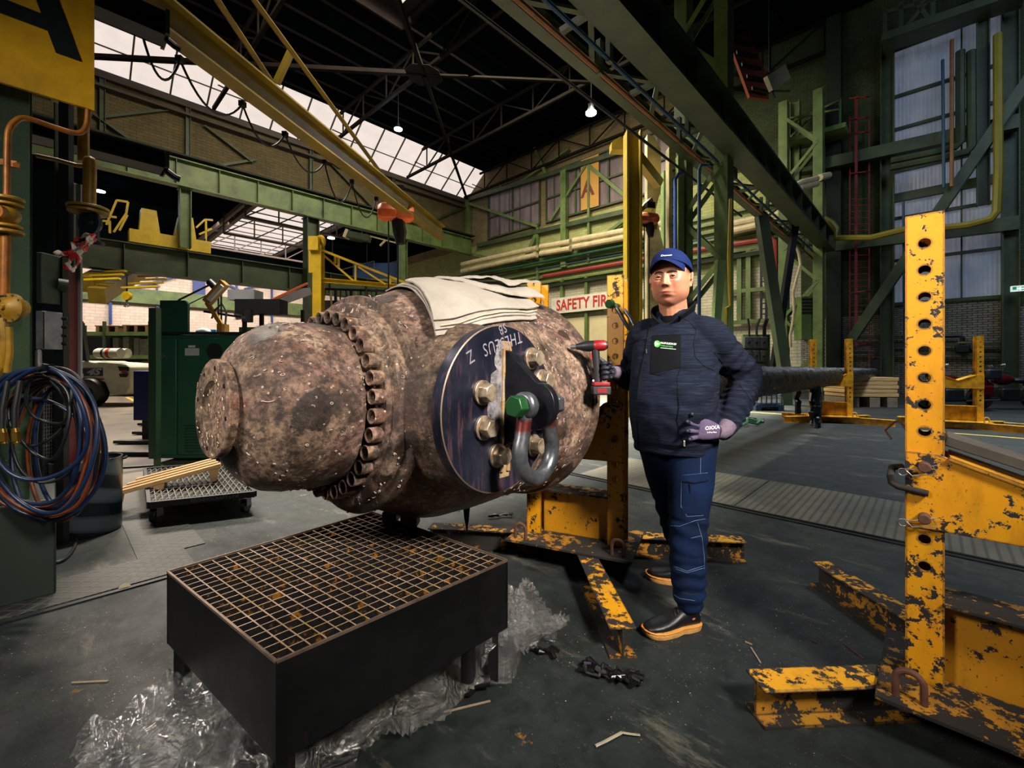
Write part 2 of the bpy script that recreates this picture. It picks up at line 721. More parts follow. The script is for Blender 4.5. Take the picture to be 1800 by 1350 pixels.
def chequer_material():
    t = NT('chequer_plate')
    w1 = t.n('TexWave', wave_type='BANDS', bands_direction='DIAGONAL')
    w1.inputs['Scale'].default_value = 7.5
    t.l(t.mapping((1, 1, 0)), w1.inputs[0])
    w2 = t.n('TexWave', wave_type='BANDS', bands_direction='DIAGONAL')
    w2.inputs['Scale'].default_value = 7.5
    t.l(t.mapping((-1, 1, 0)), w2.inputs[0])
    g = t.math('MAXIMUM', t.ramp(w1.outputs['Fac'], [(.86, 0), (.97, 1)]), t.ramp(w2.outputs['Fac'], [(.86, 0), (.97, 1)]))
    nz = t.noise(3, 8, .7)
    c = t.ramp(nz, [(.3, srgb('#191d1e')), (.7, srgb('#32342f'))])
    t.set('Base Color', t.mix(t.math('MULTIPLY', g, .75), c, srgb('#46453f')))
    t.set('Roughness', .5)
    t.set('Metallic', .3)
    t.bump(g, .6, .008)
    return t.m


def ribbed_material():
    t = NT('ribbed_plate')
    w1 = t.n('TexWave', wave_type='BANDS', bands_direction='Y')
    w1.inputs['Scale'].default_value = 5.5
    t.l(t.mapping((1, 1, 0)), w1.inputs[0])
    g = t.ramp(w1.outputs['Fac'], [(.6, 0), (.95, 1)])
    nz = t.noise(2, 8, .7)
    c = t.ramp(nz, [(.3, srgb('#33342e')), (.7, srgb('#5d594a'))])
    t.set('Base Color', t.mix(t.math('MULTIPLY', g, .6), c, srgb('#1b1e1e')))
    t.set('Roughness', .55)
    t.bump(g, -.5, .008)
    return t.m


A0, A1 = -14.0, 25.0
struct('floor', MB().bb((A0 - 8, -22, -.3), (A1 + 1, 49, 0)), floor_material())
m = MB().bb((-2.2, 3.28, 0), (.62, 3.66, .006))
m.bb((.38, 3.66, 0), (.74, 5.2, .006))
struct('trim_1', m, chequer_material())
m = MB()
for b0, b1 in ((-.9, .12), (.14, 1.25), (1.27, 2.9)):
    m.bb((4.14, b0, 0), (5.3, b1, .007))
struct('trim_2', m, ribbed_material())
m = MB().bb((4.04, -8, 0), (4.07, 6, .009)).bb((4.11, -8, 0), (4.13, 6, .009))       # rail slot edges
m.bb((-3, 3.22, 0), (.8, 3.25, .009))
struct('trim_3', m, M['steel_dark'])
ylw = mat('floor_line_yellow', '#b09a34', .7, 0, .5, 4)
m = MB()
for a, b0, b1 in ((1.9, 14, 22), (3.1, 14, 24)):
    m.bb((a, b0, 0), (a + .12, b1, .004))
for a, b0, b1 in ((14.0, -9, .6), (11.2, -9, .3), (12.5, 2.2, 4)):
    m.bb((a, b0, 0), (a + .12, b1, .004))
m.bb((4, 17.2, 0), (9, 17.3, .004))
struct('trim_4', m, ylw)

# ---- walls
lime = brick('lime_brick', '#a9ad72', '#959b62', '#7d8456', 'b', 1, .5, .16, '#4a4a2c', .35)
tan = brick('tan_brick', '#8d7a58', '#7b6a4c', '#5d5240', 'b', 1, .5, .16, '#3a3020', .5)
tan_a = brick('tan_brick_left', '#6a5b3a', '#5c5032', '#3a3724', 'a', 1, .5, .16, '#2c281a', .6)
white_a = brick('white_brick_far', '#e6d6c6', '#dccbbb', '#b9a99c', 'a', 1, .6, .25, '#7a6a60', .25)
white_b = brick('white_brick_end', '#d2cdb8', '#c4bfa8', '#8f8c78', 'b', 1, .5, .16, '#6a6650', .4)
dirty_b = brick('dirty_white_brick', '#a09b8c', '#8c887a', '#2e3028', 'b', 1, .28, .09, '#1e2018', .7)
green_b = brick('green_brick', '#47552a', '#3b4824', '#20281a', 'b', 1, .28, .09, '#10150e', .7)


def wall_b(name, bs, zs, mt, da=0.0):
    return struct(name, MB().bb((A1 - da, bs[0], zs[0]), (A1 + .35, bs[1], zs[1])), mt)


wall_b('wall_end', (14.3, 48.5), (6.95, 11.3), lime)
wall_b('wall_end', (14.3, 48.5), (0, 6.95), white_b)
wall_b('wall_end', (14.3, 29.6), (11.3, 19), tan)
wall_b('wall_end', (29.6, 48.5), (11.3, 13), tan)
wall_b('wall_end', (4.6, 14.3), (0, 6.2), white_b)
wall_b('wall_end', (6.0, 14.3), (6.2, 11.3), lime)
wall_b('wall_end', (4.6, 6.0), (6.2, 11.3), green_b)
wall_b('wall_end', (4.6, 10.5), (11.3, 19), green_b)
wall_b('wall_end', (10.5, 14.3), (11.3, 19), tan)
wall_b('wall_end', (1.35, 4.6), (3.4, 19), green_b)
wall_b('wall_end', (1.35, 4.6), (0, 3.4), dirty_b)
wall_b('wall_end', (-2.0, 1.35), (0, 3.85), dirty_b)
wall_b('wall_end', (-2.0, 1.35), (14.6, 19), green_b)
wall_b('wall_end', (-22, -2.0), (3.4, 19), green_b)
wall_b('wall_end', (-22, -2.0), (0, 3.4), dirty_b)
struct('wall_left', MB().bb((A0, 29.3, 10.9), (A1, 29.6, 15.55)), tan_a)
struct('wall_far', MB().bb((-10, 48, 0), (A1, 48.4, 10.4)), white_a)
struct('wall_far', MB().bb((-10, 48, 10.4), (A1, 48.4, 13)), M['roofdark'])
struct('wall_right', MB().bb((A0, -22.3, 0), (A1, -22, 19)), green_b)

# translucent corrugated sheeting of the right-hand end window
t = NT('corrugated_translucent')
wv = t.n('TexWave', wave_type='BANDS', bands_direction='Y')
wv.inputs['Scale'].default_value = 2.6
t.l(t.coord, wv.inputs[0])
st = t.ramp(t.noise(.55, 6, .65, t.mapping((1, 1, .8))), [(.35, srgb('#6d7688')), (.7, srgb('#a9adb8'))])
st = t.mix(t.math('MULTIPLY', t.ramp(t.noise(1.6, 7, .7, t.mapping((1, 3, .4))), [(.5, 0), (.7, 1)]), .45), st, srgb('#3f4a5a'))
t.set('Base Color', (.2, .24, .3, 1))
t.set('Emission Color', t.mix(t.math('MULTIPLY', wv.outputs['Fac'], .12), st, srgb('#3f4a5a')))
t.set('Emission Strength', .28)
t.set('Roughness', .5)
t.bump(wv.outputs['Fac'], .5, .03)
struct('window_4', MB().bb((A1, -2.0, 3.85), (A1 + .05, 1.35, 14.6)), t.m)
m = MB()
for z in (5.6, 7.4, 9.4, 11.2, 12.6):
    m.bb((A1 - .14, -2.0, z), (A1, 1.35, z + .12))
m.bb((A1 - .2, -2.0, 8.15), (A1, 1.35, 8.5))
m.bb((A1 - .1, -2.0, 3.75), (A1, 1.35, 3.88))
m.bb((A1 - .1, -.85, 3.85), (A1, -.8, 14.6))
struct('trim_5', m, M['green_dim'])

# ---- roof
roof = MB()
ZR = 17.25
MA, MB0, MB1 = 11.4, 15.2, 18.0          # the roof monitor over the bay
roof.bb((A0, MB1, ZR), (A1, 27, ZR + .2))
roof.bb((A0, -22, ZR), (A1, MB0, ZR + .2))
roof.bb((MA, MB0, ZR), (A1, MB1, ZR + .2))
roof.bb((A0, 30, 12.1), (9.6, 48.5, 12.3)).bb((15.3, 30, 12.1), (A1, 48.5, 12.3))
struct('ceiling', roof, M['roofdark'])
m = MB()
for k in range(34):                       # purlins
    b = 26.4 - k * 1.42
    if not (MB0 - .1 < b < MB1 + .1):
        m.bb((A0, b, ZR - .12), (A1, b + .07, ZR))
    else:
        m.bb((MA, b, ZR - .12), (A1, b + .07, ZR))
m.bb((A0, MB1, ZR - .3), (MA, MB1 + .12, ZR + .9)).bb((MA, MB0, ZR - .3), (MA + .12, MB1, ZR + 1.0)).bb((A0, MB0 - .12, ZR - .3), (MA, MB0, ZR + .9))
struct('trim_6', m, mat('purlin_brown', '#14100f', .95, 0, .3, 2, spec=.05))

glow = emis('daylight_glass', '#f6e6dc', 1.0, True)
m = MB().poly3([(A0, 29.3, 15.6), (A1, 29.3, 15.6), (A1, 27.0, 17.3), (A0, 27.0, 17.3)], (0, .05, .06))
struct('window_1', m, glow)
m = MB().poly3([(A0, MB0, ZR + .95), (MA, MB0, ZR + .95), (MA, MB1, ZR + .95), (A0, MB1, ZR + .95)], (0, 0, .05))
struct('window_2', m, glow)
m = MB().poly3([(9.6, 30, 12.2), (15.3, 30, 12.2), (15.3, 48, 12.2), (9.6, 48, 12.2)], (0, 0, .05))
struct('window_3', m, glow)
m = MB()
a = A1 - 1.2
while a > A0:                             # glazing bars, window_1
    m.beam((a, 29.25, 15.58), (a, 27.0, 17.24), .07, .1, (0, 1, 1))
    a -= 1.62
m.beam((A0, 28.3, 16.25), (A1, 28.3, 16.25), .05, .09, (0, 1, 1))
a = MA - 1.3
while a > A0:
    m.bb((a, MB0, ZR + .86), (a + .05, MB1, ZR + .94))
    a -= 1.3
struct('trim_7', m, M['roofsteel'])
m = MB()
for b in [30.6 + 1.5 * k for k in range(12)]:
    m.bb((9.6, b, 12.1), (15.3, b + .06, 12.18))
for b in (31.5, 36.6, 41.7):              # roof truss below the side-bay light
    m.beam((8.5, b, 10.6), (16.4, b, 10.6), .14)
    m.beam((8.5, b, 12.0), (16.4, b, 12.0), .14)
    for k in range(5):
        x = 8.5 + k * 1.975
        m.beam((x, b, 12), (x, b, 10.6), .08)
        if k < 4:
            m.beam((x, b, 10.6), (x + 1.975, b, 12), .08)
m.bb((9.3, 30, 11.85), (9.6, 48, 12.25)).bb((15.3, 30, 11.85), (15.6, 48, 12.25)).bb((8.6, 30, 11.6), (8.8, 48, 11.9))
struct('trim_8', m, M['roofsteel'])

# roof trusses and wind bracing
brace_m = mat('truss_steel', '#1c1815', .8, 0, .35, 2, spec=.1)


def truss(a, b0, b1, label):
    t_ = Thing('roof_truss', label, 'roof truss', (a, (b0 + b1) / 2, 15.6), HALL, 'steel roof trusses over the main bay')
    t_.part('chord', MB().beam((a, b0, 15.6), (a, b1, 15.6), .16, .16), brace_m)
    t_.part('chord', MB().beam((a, b0, ZR - .2), (a, b1 - 2, ZR - .2), .14, .14), brace_m)
    n = 10
    mw = MB()
    for k in range(n + 1):
        b = b0 + (b1 - b0) * k / n
        mw.beam((a, b, 15.6), (a, b, ZR - .2 if b < b1 - 2 else 15.9), .07, .07)
        if k < n:
            b2 = b0 + (b1 - b0) * (k + 1) / n
            mw.beam((a, b, 15.6 if k % 2 else ZR - .2), (a, b2, ZR - .2 if k % 2 else 15.6), .07, .07)
    t_.part('web_bracing', mw, brace_m)
    return t_


for a, lb in ((6.3, 'steel roof truss nearest the camera, crossing above the yellow bridge beam'),
              (12.6, 'steel roof truss through the gusset plate where the wind braces cross'),
              (18.9, 'steel roof truss between the two hanging lamps and the end wall'),
              (24.6, 'steel roof truss lying close against the tan end wall')):
    truss(a, 3.6, 29.2, lb)
t_ = Thing('wind_bracing', 'dark crossed wind braces meeting at a gusset plate under the roof', 'wind brace', (12.6, 18, 15.45), HALL)
for q in ((25, 29.2), (0, 29.2), (25, 6.7), (0, 6.7)):
    t_.part('brace', MB().angle((12.6, 18, 15.45), (q[0], q[1], 15.45), .2, .03), brace_m)
t_.part('gusset_plate', MB().prism([(-.9, -.3), (-.3, -.8), (.3, -.8), (.9, -.3), (.9, .3), (.3, .8), (-.3, .8), (-.9, .3)], (12.6, 18, 15.36), (1, 0, 0), (0, 1, 0), (0, 0, .03)), brace_m)

# ---- left side: crane runway on posts, framing on the upper wall
def girder(name, a0, a1, b, z0, z1, mt, label, group=None, stiff=1.9, w=.55, cat='girder', side=-1):
    t_ = Thing(name, label, cat, ((a0 + a1) / 2, b, z0), HALL, group)
    t_.part('flange', MB().bb((a0, b - w / 2, z1 - .06), (a1, b + w / 2, z1)), mt)
    t_.part('flange', MB().bb((a0, b - w / 2, z0), (a1, b + w / 2, z0 + .06)), mt)
    t_.part('web', MB().bb((a0, b - .02, z0 + .06), (a1, b + .02, z1 - .06)), mt)
    n = int((a1 - a0) / stiff)
    for k in range(n):
        a = a0 + (k + .5) * stiff
        t_.part('stiffener', MB().bb((a, b - w * .42, z0 + .06), (a + .03, b + w * .42, z1 - .06)), mt)
    return t_


girder('crane_girder', -6, A1 - .3, 28.4, 10.5, 11.9, M['green'], 'long green crane girder running below the tan brick wall at left')
M['grille'] = mat('dark_grille', '#1a1c18', .7, 0, .3, 3)
single('girder_walkway', MB().bb((-6, 27.9, 12.0), (A1 - .3, 28.9, 12.08)), M['grille'],
       'dark walkway strip lying along the top of the long green crane girder', 'walkway', (10, 28.4, 12), HALL)
girder('crane_girder', -4, A1 - .4, 29.4, 5.9, 7.35, M['green_dim'], 'darker lower green crane girder carrying the yellow end carriages', None, 2.6, .7)

single('roof_ledge', MB().bb((A0, 29.0, 15.1), (A1, 29.3, 15.4)).bb((A0, 28.85, 14.6), (A1, 29.3, 14.72)), M['roofsteel'],
       'brown ledge running along the foot of the long slanted roof light', 'ledge', (5, 29.2, 15.1), HALL)
fr = MB()
t_ = Thing('brick_bracing', 'dark steel posts and diagonal braces on the tan brick wall below the roof light', 'steel frame', (6, 29.2, 12), HALL)
for px in (180, 330, 546, 690):
    a = pb(px, 250, 29.2).x
    t_.part('post', MB().ibeam((a, 29.15, 11.9), (a, 29.15, 15.2), .22, .22, .03, .02, (1, 0, 0)), M['green_dim'])
for (x0, y0), (x1, y1) in (((165, 200), (262, 268)), ((182, 205), (310, 190)), ((360, 220), (445, 285)), ((330, 300), (450, 280)), ((580, 285), (670, 380)), ((730, 400), (815, 365))):
    p, q = pb(x0, y0, 29.1), pb(x1, y1, 29.1)
    t_.part('brace', MB().angle(p, q, .16, .03), M['green_dim'])

# posts of the runway
def runway_post(px, b, z0, z1, label, w=.5, mt='green_dim'):
    a = pb(px, 640, b).x
    t_ = Thing('runway_post', label, 'post', (a, b, z0), HALL)
    t_.part('shaft', MB().ibeam((a, b, z0), (a, b, z1), w, w, .04, .03, (1, 0, 0)), M[mt])
    t_.part('cap_plate', MB().bb((a - w * .6, b - w * .6, z1 - .05), (a + w * .6, b + w * .6, z1)), M[mt])
    return t_


runway_post(325, 28.6, 7.4, 10.5, 'short green post between the two crane girders, above the green cabinet', .5, 'green')
runway_post(547, 28.6, 0, 10.5, 'tall dark green post behind the yellow jib crane column', .75)
runway_post(708, 28.6, 0, 10.5, 'green post behind the grey tarpaulin, right of the yellow jib arm', .5, 'green')

# far wall of the side bay
t_ = Thing('steel_beam', 'green horizontal beam crossing the white brick wall of the side bay', 'beam', (8, 47.7, 5.6), HALL)
t_.part('beam', MB().bb((-8, 47.5, 6.3), (A1, 47.98, 7.5)), M['green'])
t_ = Thing('blue_bracing', 'blue posts and diagonal braces on the white brick wall of the side bay', 'steel frame', (4, 47.8, 0), HALL)
for px, y0, y1, w_ in ((350, 470, 530, .9), (316, 540, 640, .12), (276, 465, 540, .12), (194, 530, 570, .18), (416, 480, 560, .14), (478, 480, 600, .14)):
    p, q = pb(px, y0, 47.8), pb(px, y1, 47.8)
    t_.part('post', MB().beam(p, (p.x, 47.8, q.z), w_, .25, (0, 1, 0)), M['blue'])
for (x0, y0), (x1, y1) in (((228, 508), (345, 476)), ((355, 476), (428, 515)), ((430, 508), (505, 486))):
    t_.part('brace', MB().beam(pb(x0, y0, 47.7), pb(x1, y1, 47.7), .16, .35, (0, 1, 0)), M['blue'])

# ---- end wall features
def bar_a(t_, name, p0, p1, w_, d, mt, off=.3):
    p, q = pa(p0[0], p0[1], A1 - off), pa(p1[0], p1[1], A1 - off)
    t_.part(name, MB().beam(p, q, w_, d, (1, 0, 0)), M[mt] if isinstance(mt, str) else mt)


win = NT('grimy_panes')
wv = win.n('TexWave', wave_type='BANDS', bands_direction='Y')
wv.inputs['Scale'].default_value = .28
win.l(win.coord, wv.inputs[0])
nz = win.ramp(win.noise(.8, 6, .7, win.mapping((1, 2.5, .5))), [(.3, srgb('#4a4248')), (.7, srgb('#7d6d70'))])
win.set('Base Color', win.mix(win.ramp(wv.outputs['Fac'], [(.9, 0), (.97, .8)]), nz, srgb('#1c1a18')))
win.set('Emission Color', nz)
win.set('Emission Strength', .10)
win.set('Roughness', .3)
c0, c1 = pa(860, 421, A1), pa(950, 390, A1)
c2, c3 = pa(962, 392, A1), pa(1100, 365, A1)
struct('window_5', MB().bb((A1 - .05, c1.y, 11.55), (A1, c0.y, 15.0)), win.m)
struct('window_6', MB().bb((A1 - .05, c3.y - 4, 11.55), (A1, c2.y, 15.0)), win.m)
m = MB()
for b0, b1 in ((c1.y, c0.y), (c3.y - 4, c2.y)):
    for z in (11.5, 13.2, 15.0):
        m.bb((A1 - .2, b0, z), (A1, b1, z + .12))
    n = max(2, int((b0 - b1) / -2.2))
    for k in range(n + 1):
        b = b0 + (b1 - b0) * k / n
        m.bb((A1 - .16, b - .06, 11.5), (A1, b + .06, 15.1))
struct('trim_9', m, M['green_dim'])

t_ = Thing('bracing_lattice', 'green rails, posts and diagonal braces in front of the lime brick end wall', 'steel frame', (A1 - .3, 18, 0), HALL)
for a_ in (((822, 352), (828, 425), .5, .3), ((992, 300), (985, 470), .45, .35), ((1035, 290), (1032, 460), .16, .16), ((945, 400), (945, 520), .16, .16), ((880, 320), (862, 330), .1, .1)):
    bar_a(t_, 'post', (a_[0][0], a_[0][1]), (a_[0][0], a_[1][1]), a_[2], a_[3], 'green')
for a_ in (((822, 352), (1100, 265), .3, .3), ((840, 432), (1100, 372), .3, .3), ((832, 482), (1100, 425), .22, .2), ((800, 492), (1100, 440), .14, .2)):
    bar_a(t_, 'rail', a_[0], a_[1], a_[2], a_[3], 'green_dim' if a_[0][1] < 450 else 'green')
for a_ in (((1030, 292), (968, 388), .16, .16), ((1036, 292), (1100, 345), .22, .2), ((825, 358), (945, 398), .2, .2), ((946, 405), (915, 475), .3, .2),
           ((1100, 385), (1065, 412), .2, .2), ((825, 445), (856, 452), .14, .14), ((940, 260), (962, 310), .2, .2), ((1000, 262), (912, 322), .14, .14)):
    bar_a(t_, 'brace', a_[0], a_[1], a_[2], a_[3], 'green')
m = MB()
for y0, y1 in ((512, 455), (520, 463), (529, 471), (538, 479)):
    pass
t_ = Thing('cladding_ledges', 'stepped green horizontal cladding rails above the white panels of the end wall', 'cladding', (A1 - .3, 20, 7), HALL)
for k in range(6):
    z = 7.1 + k * .42
    t_.part('ledge', MB().bb((A1 - .25, 5, z), (A1, 29, z + .12)), M['green'])
t_.part('ledge', MB().bb((A1 - .5, 5, 6.75), (A1, 29, 6.95)), M['green_dim'])
t_ = Thing('panel_frame', 'green uprights and crossrails dividing the white panels of the end wall', 'steel frame', (A1 - .2, 18, 0), HALL)
for px, y0, y1 in ((988, 490, 640), (1031, 487, 640), (1300, 450, 565), (1316, 440, 560), (985, 545, 640)):
    bar_a(t_, 'post', (px, y0), (px, y1), .22, .2, 'green')
for p0, p1 in (((980, 553), (1060, 545)), ((1270, 515), (1372, 505)), ((1275, 568), (1400, 560)), ((1268, 458), (1340, 440)), ((1120, 530), (1145, 528))):
    bar_a(t_, 'rail', p0, p1, .2, .18, 'green')

# lagged pipes and coloured services along the end wall
def wall_pipe(name, pts, r, mt, label, cat='pipe', off=.7, group=None):
    ps = [pa(x, y, A1 - off) for x, y in pts]
    return single(name, MB().tube(ps, r, 8), M[mt], label, cat, ps[0], HALL, group)


t_ = Thing('lagged_pipes', 'pair of cream lagged pipes running along the lime brick end wall', 'pipe', (A1 - .9, 20, 9), HALL)
for dy in (0, 12):
    for (x0, y0), (x1, y1) in (((812, 465 + dy), (944, 436 + dy)), ((950, 434 + dy), (1003, 425 + dy)), ((1008, 423 + dy), (1200, 386 + dy)), ((1270, 398 + dy), (1400, 370 + dy))):
        t_.part('lagging', MB().cyl(pa(x0, y0, A1 - .9), pa(x1, y1, A1 - .9), .19, n=10), M['cream'])
wall_pipe('green_pipe', [(780, 490), (905, 470), (1095, 432), (1150, 422), (1180, 424)], .09, 'green_deep', 'thin green pipe sloping below the cream lagged pipes')
wall_pipe('red_pipe', [(955, 486), (1165, 450), (1300, 428), (1355, 420), (1362, 424), (1363, 560), (1363, 585)], .13, 'redpipe', 'red pipe crossing behind the blue cap and turning down beside the green post', 'pipe', 1.1)
wall_pipe('blue_conduit', [(940, 474), (1100, 446), (1340, 402)], .04, 'bluepipe', 'thin blue conduit running above the red pipe on the end wall')

# the SAFETY FIRST board
ex, ey = V((0, -1, 0)), V((0, 0, 1))
p0 = pa(978, 537, A1 - .5)
t_ = Thing('safety_sign', 'long white SAFETY FIRST board with red letters on the end wall', 'sign', (A1 - .5, p0.y - 2.3, 4.8), HALL)
t_.part('board', MB().bb((A1 - .56, p0.y - 6.2, 4.78), (A1 - .5, p0.y + .4, 5.86)), M['white'])
tm = text_mesh('SAFETY FIRST', 1.02, .01, .018, 'LEFT', 0, 1.02, .80)
t_.part('lettering', place(tm, (A1 - .58, p0.y - .05, 5.30), (0, -1, 0), (0, 0, 1)), mat('sign_red', '#c03032', .5), None, 'red capital letters')
# beige door panel below it
p0, p1 = pa(990, 552, A1), pa(1110, 640, A1)
struct('door_1', MB().bb((A1 - .12, p1.y - 1, 0), (A1, p0.y, 4.45)), mat('beige_door', '#d8cba4', .6, 0, .15, 1))

# small "A" marked yellow board in the window band
p0 = pa(1036, 330, A1 - .25)
t_ = Thing('bay_sign', 'small ochre board with a dark letter A high in the end wall windows', 'sign', (A1 - .25, p0.y, 11.6), HALL)
t_.part('board', MB().bb((A1 - .3, p0.y - .75, 11.6), (A1 - .24, p0.y + .65, 15.0)), mat('ochre_board', '#b8883c', .6, 0, .2, 1))
t_.part('lettering', place(text_mesh('A', 1.5, .01, .03), (A1 - .32, p0.y + .1, 12.9), (0, -1, 0), (0, 0, 1)), mat('brown_letter', '#6b2d1c', .6))

# ---- the right-hand crane runway
GB, GZ0, GZ1 = 3.35, 6.22, 7.0
girder('crane_girder', 1.5, A1 - 1.2, GB, GZ0, GZ1, M['green_dim'], 'heavy dark green crane girder running diagonally overhead at right', None, 1.5, .5)
single('crane_rail', MB().bb((1.5, GB - .05, GZ1), (A1 - 1.2, GB + .05, GZ1 + .09)), M['rust'], 'rusty rail on top of the heavy dark green overhead girder', 'rail', (12, GB, GZ1), HALL)
t_ = Thing('surge_truss', 'flat green lattice walkway truss hung beside the heavy overhead girder', 'lattice truss', (12, GB + .6, GZ0), HALL)
bs = GB + 1.0
t_.part('chord', MB().ibeam((1.8, bs, GZ0 + .25), (A1 - 1.2, bs, GZ0 + .25), .2, .3, .03, .02), M['green_dim'])
k = 0
a = 2.2
while a < A1 - 2.5:
    t_.part('lacing', MB().beam((a, GB + .3 if k % 2 else bs, GZ0 + .2), (a + 1.1, bs if k % 2 else GB + .3, GZ0 + .2), .09, .05), M['green_dim'])
    if k % 2:
        t_.part('strut', MB().beam((a, GB + .3, GZ0 + .22), (a, bs, GZ0 + .22), .09, .09), M['green_dim'])
    a += 1.1
    k += 1


def along(name, b, z, r, mt, label, a0=1.8, a1=None, cat='pipe', brackets=True):
    a1 = a1 or A1 - 1.0
    t2 = Thing(name, label, cat, ((a0 + a1) / 2, b, z), HALL)
    t2.part('run', MB().cyl((a0, b, z), (a1, b, z), r, n=8), M[mt])
    if brackets:
        a_ = a0 + 1.2
        while a_ < a1:
            t2.part('bracket', MB().bb((a_, b - .04, z - r * 1.2), (a_ + .1, b + .04, z + .5)), M['green_dim'])
            a_ += 3.1
    return t2


along('brown_pipe', GB + .56, GZ0 - .22, .045, 'brownpipe', 'brown pipe slung below the overhead lattice truss')
along('blue_pipe', GB + .38, GZ0 - .12, .035, 'bluepipe', 'blue pipe slung between the brown pipe and the overhead girder')
along('black_conduit', GB + 1.0, GZ0 - .32, .03, 'black', 'black conduit running past the brightest hanging lamp', 2.5, 15, 'pipe', False)

# lattice stanchion carrying the runway
def lattice(px, b, z1, sep, wch, label, mt='green', dpth=.42, lace=1.15, z0=0.0):
    a = pb(px, 640, b).x
    t2 = Thing('lattice_stanchion', label, 'stanchion', (a, b, z0), HALL)
    for sgn in (-1, 1):
        bb_ = b + sgn * sep / 2
        t2.part('chord', MB().bb((a - dpth / 2, bb_ - wch / 2, z0), (a + dpth / 2, bb_ + wch / 2, z1)), M[mt], bev=.01)
    z = z0 + .3
    k = 0
    while z + lace < z1:
        s1 = 1 if k % 2 else -1
        for da in (-dpth / 2, dpth / 2):
            t2.part('lacing', MB().beam((a + da, b - s1 * sep / 2, z), (a + da, b + s1 * sep / 2, z + lace), .12, .03, (1, 0, 0)), M[mt])
        z += lace
        k += 1
    return t2


lattice(1236, 4.15, 16, .98, .32, 'tall laced green stanchion rising directly behind the blue cap')
lattice(1408, 4.2, 13, 1.3, .35, 'laced green stanchion against the dark end wall, left of the red ladder', 'green', .5, 1.5)



# ================================================================== the propeller hub
def hub_material(name, tone=1.0):
    t = NT(name)
    big = t.noise(2.3, 9, .68, dist=.4)
    mid = t.noise(7, 10, .75)
    fine = t.noise(38, 8, .75)
    c = t.ramp(big, [(.3, srgb('#56453a')), (.45, srgb('#8c7660')), (.58, srgb('#7c6056')), (.72, srgb('#b09c82'))])
    c = t.mix(t.ramp(mid, [(.40, .9), (.55, 0)]), c, srgb('#2e2019'))
    rust = t.math('MULTIPLY', t.ramp(t.noise(12, 8, .7), [(.54, 0), (.62, 1)]), t.ramp(t.noise(2.2, 4), [(.45, 0), (.6, 1)]))
    c = t.mix(t.math('MULTIPLY', rust, .7), c, srgb('#6e3e22'))
    c = t.mix(t.ramp(fine, [(.42, .85), (.57, 0)]), c, srgb('#241a16'))
    # pale crust flecks
    fl = t.math('MULTIPLY', t.ramp(t.noise(26, 9, .85), [(.565, 0), (.60, 1)]), t.ramp(t.noise(3.4, 5), [(.44, 0), (.56, 1)]))
    c = t.mix(t.math('MULTIPLY', fl, .85), c, srgb('#c4aa9c'))
    fl2 = t.ramp(t.voro(24, t.mapping((1, 1, 1), (0, 0, 0), (3, 1, 2))), [(.085, 1), (.11, 0)])
    c = t.mix(t.math('MULTIPLY', fl2, .75), c, srgb('#b8a292'))
    # wet dark patches
    vz = t.n('TexVoronoi')
    vz.inputs['Scale'].default_value = 4.2
    t.l(t.mix(.12, t.coord, t.noise(9, 4)), vz.inputs['Vector'])
    wet = t.ramp(vz.outputs['Distance'], [(.235, 1), (.255, 0)])
    wet = t.math('MAXIMUM', wet, t.ramp(t.noise(1.9, 5, .6, t.mapping((1, 1, 1), (0, 0, 0), (4, 2, .3)), .8), [(.53, 0), (.57, .9)]))
    c = t.mix(t.math('MULTIPLY', wet, .85), c, srgb('#1a120d'))
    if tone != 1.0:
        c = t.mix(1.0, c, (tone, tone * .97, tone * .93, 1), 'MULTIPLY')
    t.set('Base Color', c)
    t.set('Roughness', t.math('SUBTRACT', .72, t.math('MULTIPLY', wet, .4)))
    t.set('Specular IOR Level', .4)
    h = t.math('ADD', t.math('MULTIPLY', mid, .6), t.math('ADD', t.math('MULTIPLY', fine, .5), t.math('MULTIPLY', fl, .35)))
    t.bump(h, .8, .014)
    return t.m


HUB = hub_material('seaworn_bronze')
HUB_DK = hub_material('seaworn_bronze_dark', .6)  # same bronze in a darker tone for flange ring, rim and boss
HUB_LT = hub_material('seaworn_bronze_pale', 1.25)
HS = .94
HO = pY(371, 718, 1.61 * HS)
HD = V((.629, .777, -.031)).normalized()
HNn = V((.777, -.629, 0)).normalized()
HZ = HNn.cross(HD).normalized()
if HZ.z < 0:
    HZ = -HZ


def hubp(t, phi, r):               # phi 0 = top, 90 = towards the camera side
    a = R(phi)
    return HO + HD * (t * HS) + (HZ * math.cos(a) + HNn * math.sin(a)) * (r * HS)


def rough_lathe(prof, n=128, amp=.006, steps=3):
    pr = []
    for (t0, r0), (t1, r1) in zip(prof, prof[1:]):
        for k in range(steps):
            f = k / steps
            pr.append((t0 + (t1 - t0) * f, r0 + (r1 - r0) * f))
    pr.append(prof[-1])
    mb = MB().lathe([(t * HS, r * HS) for t, r in pr], HO, HD, n, HZ)
    out = []
    for v in mb.v:
        k = noise.fractal(v * 4.0, 1.0, 2.0, 4) * amp
        ax = HO + HD * (v - HO).dot(HD)
        d = v - ax
        out.append(v + (d.normalized() * k if d.length > 1e-4 else V((0, 0, 0))))
    mb.v = out
    return mb


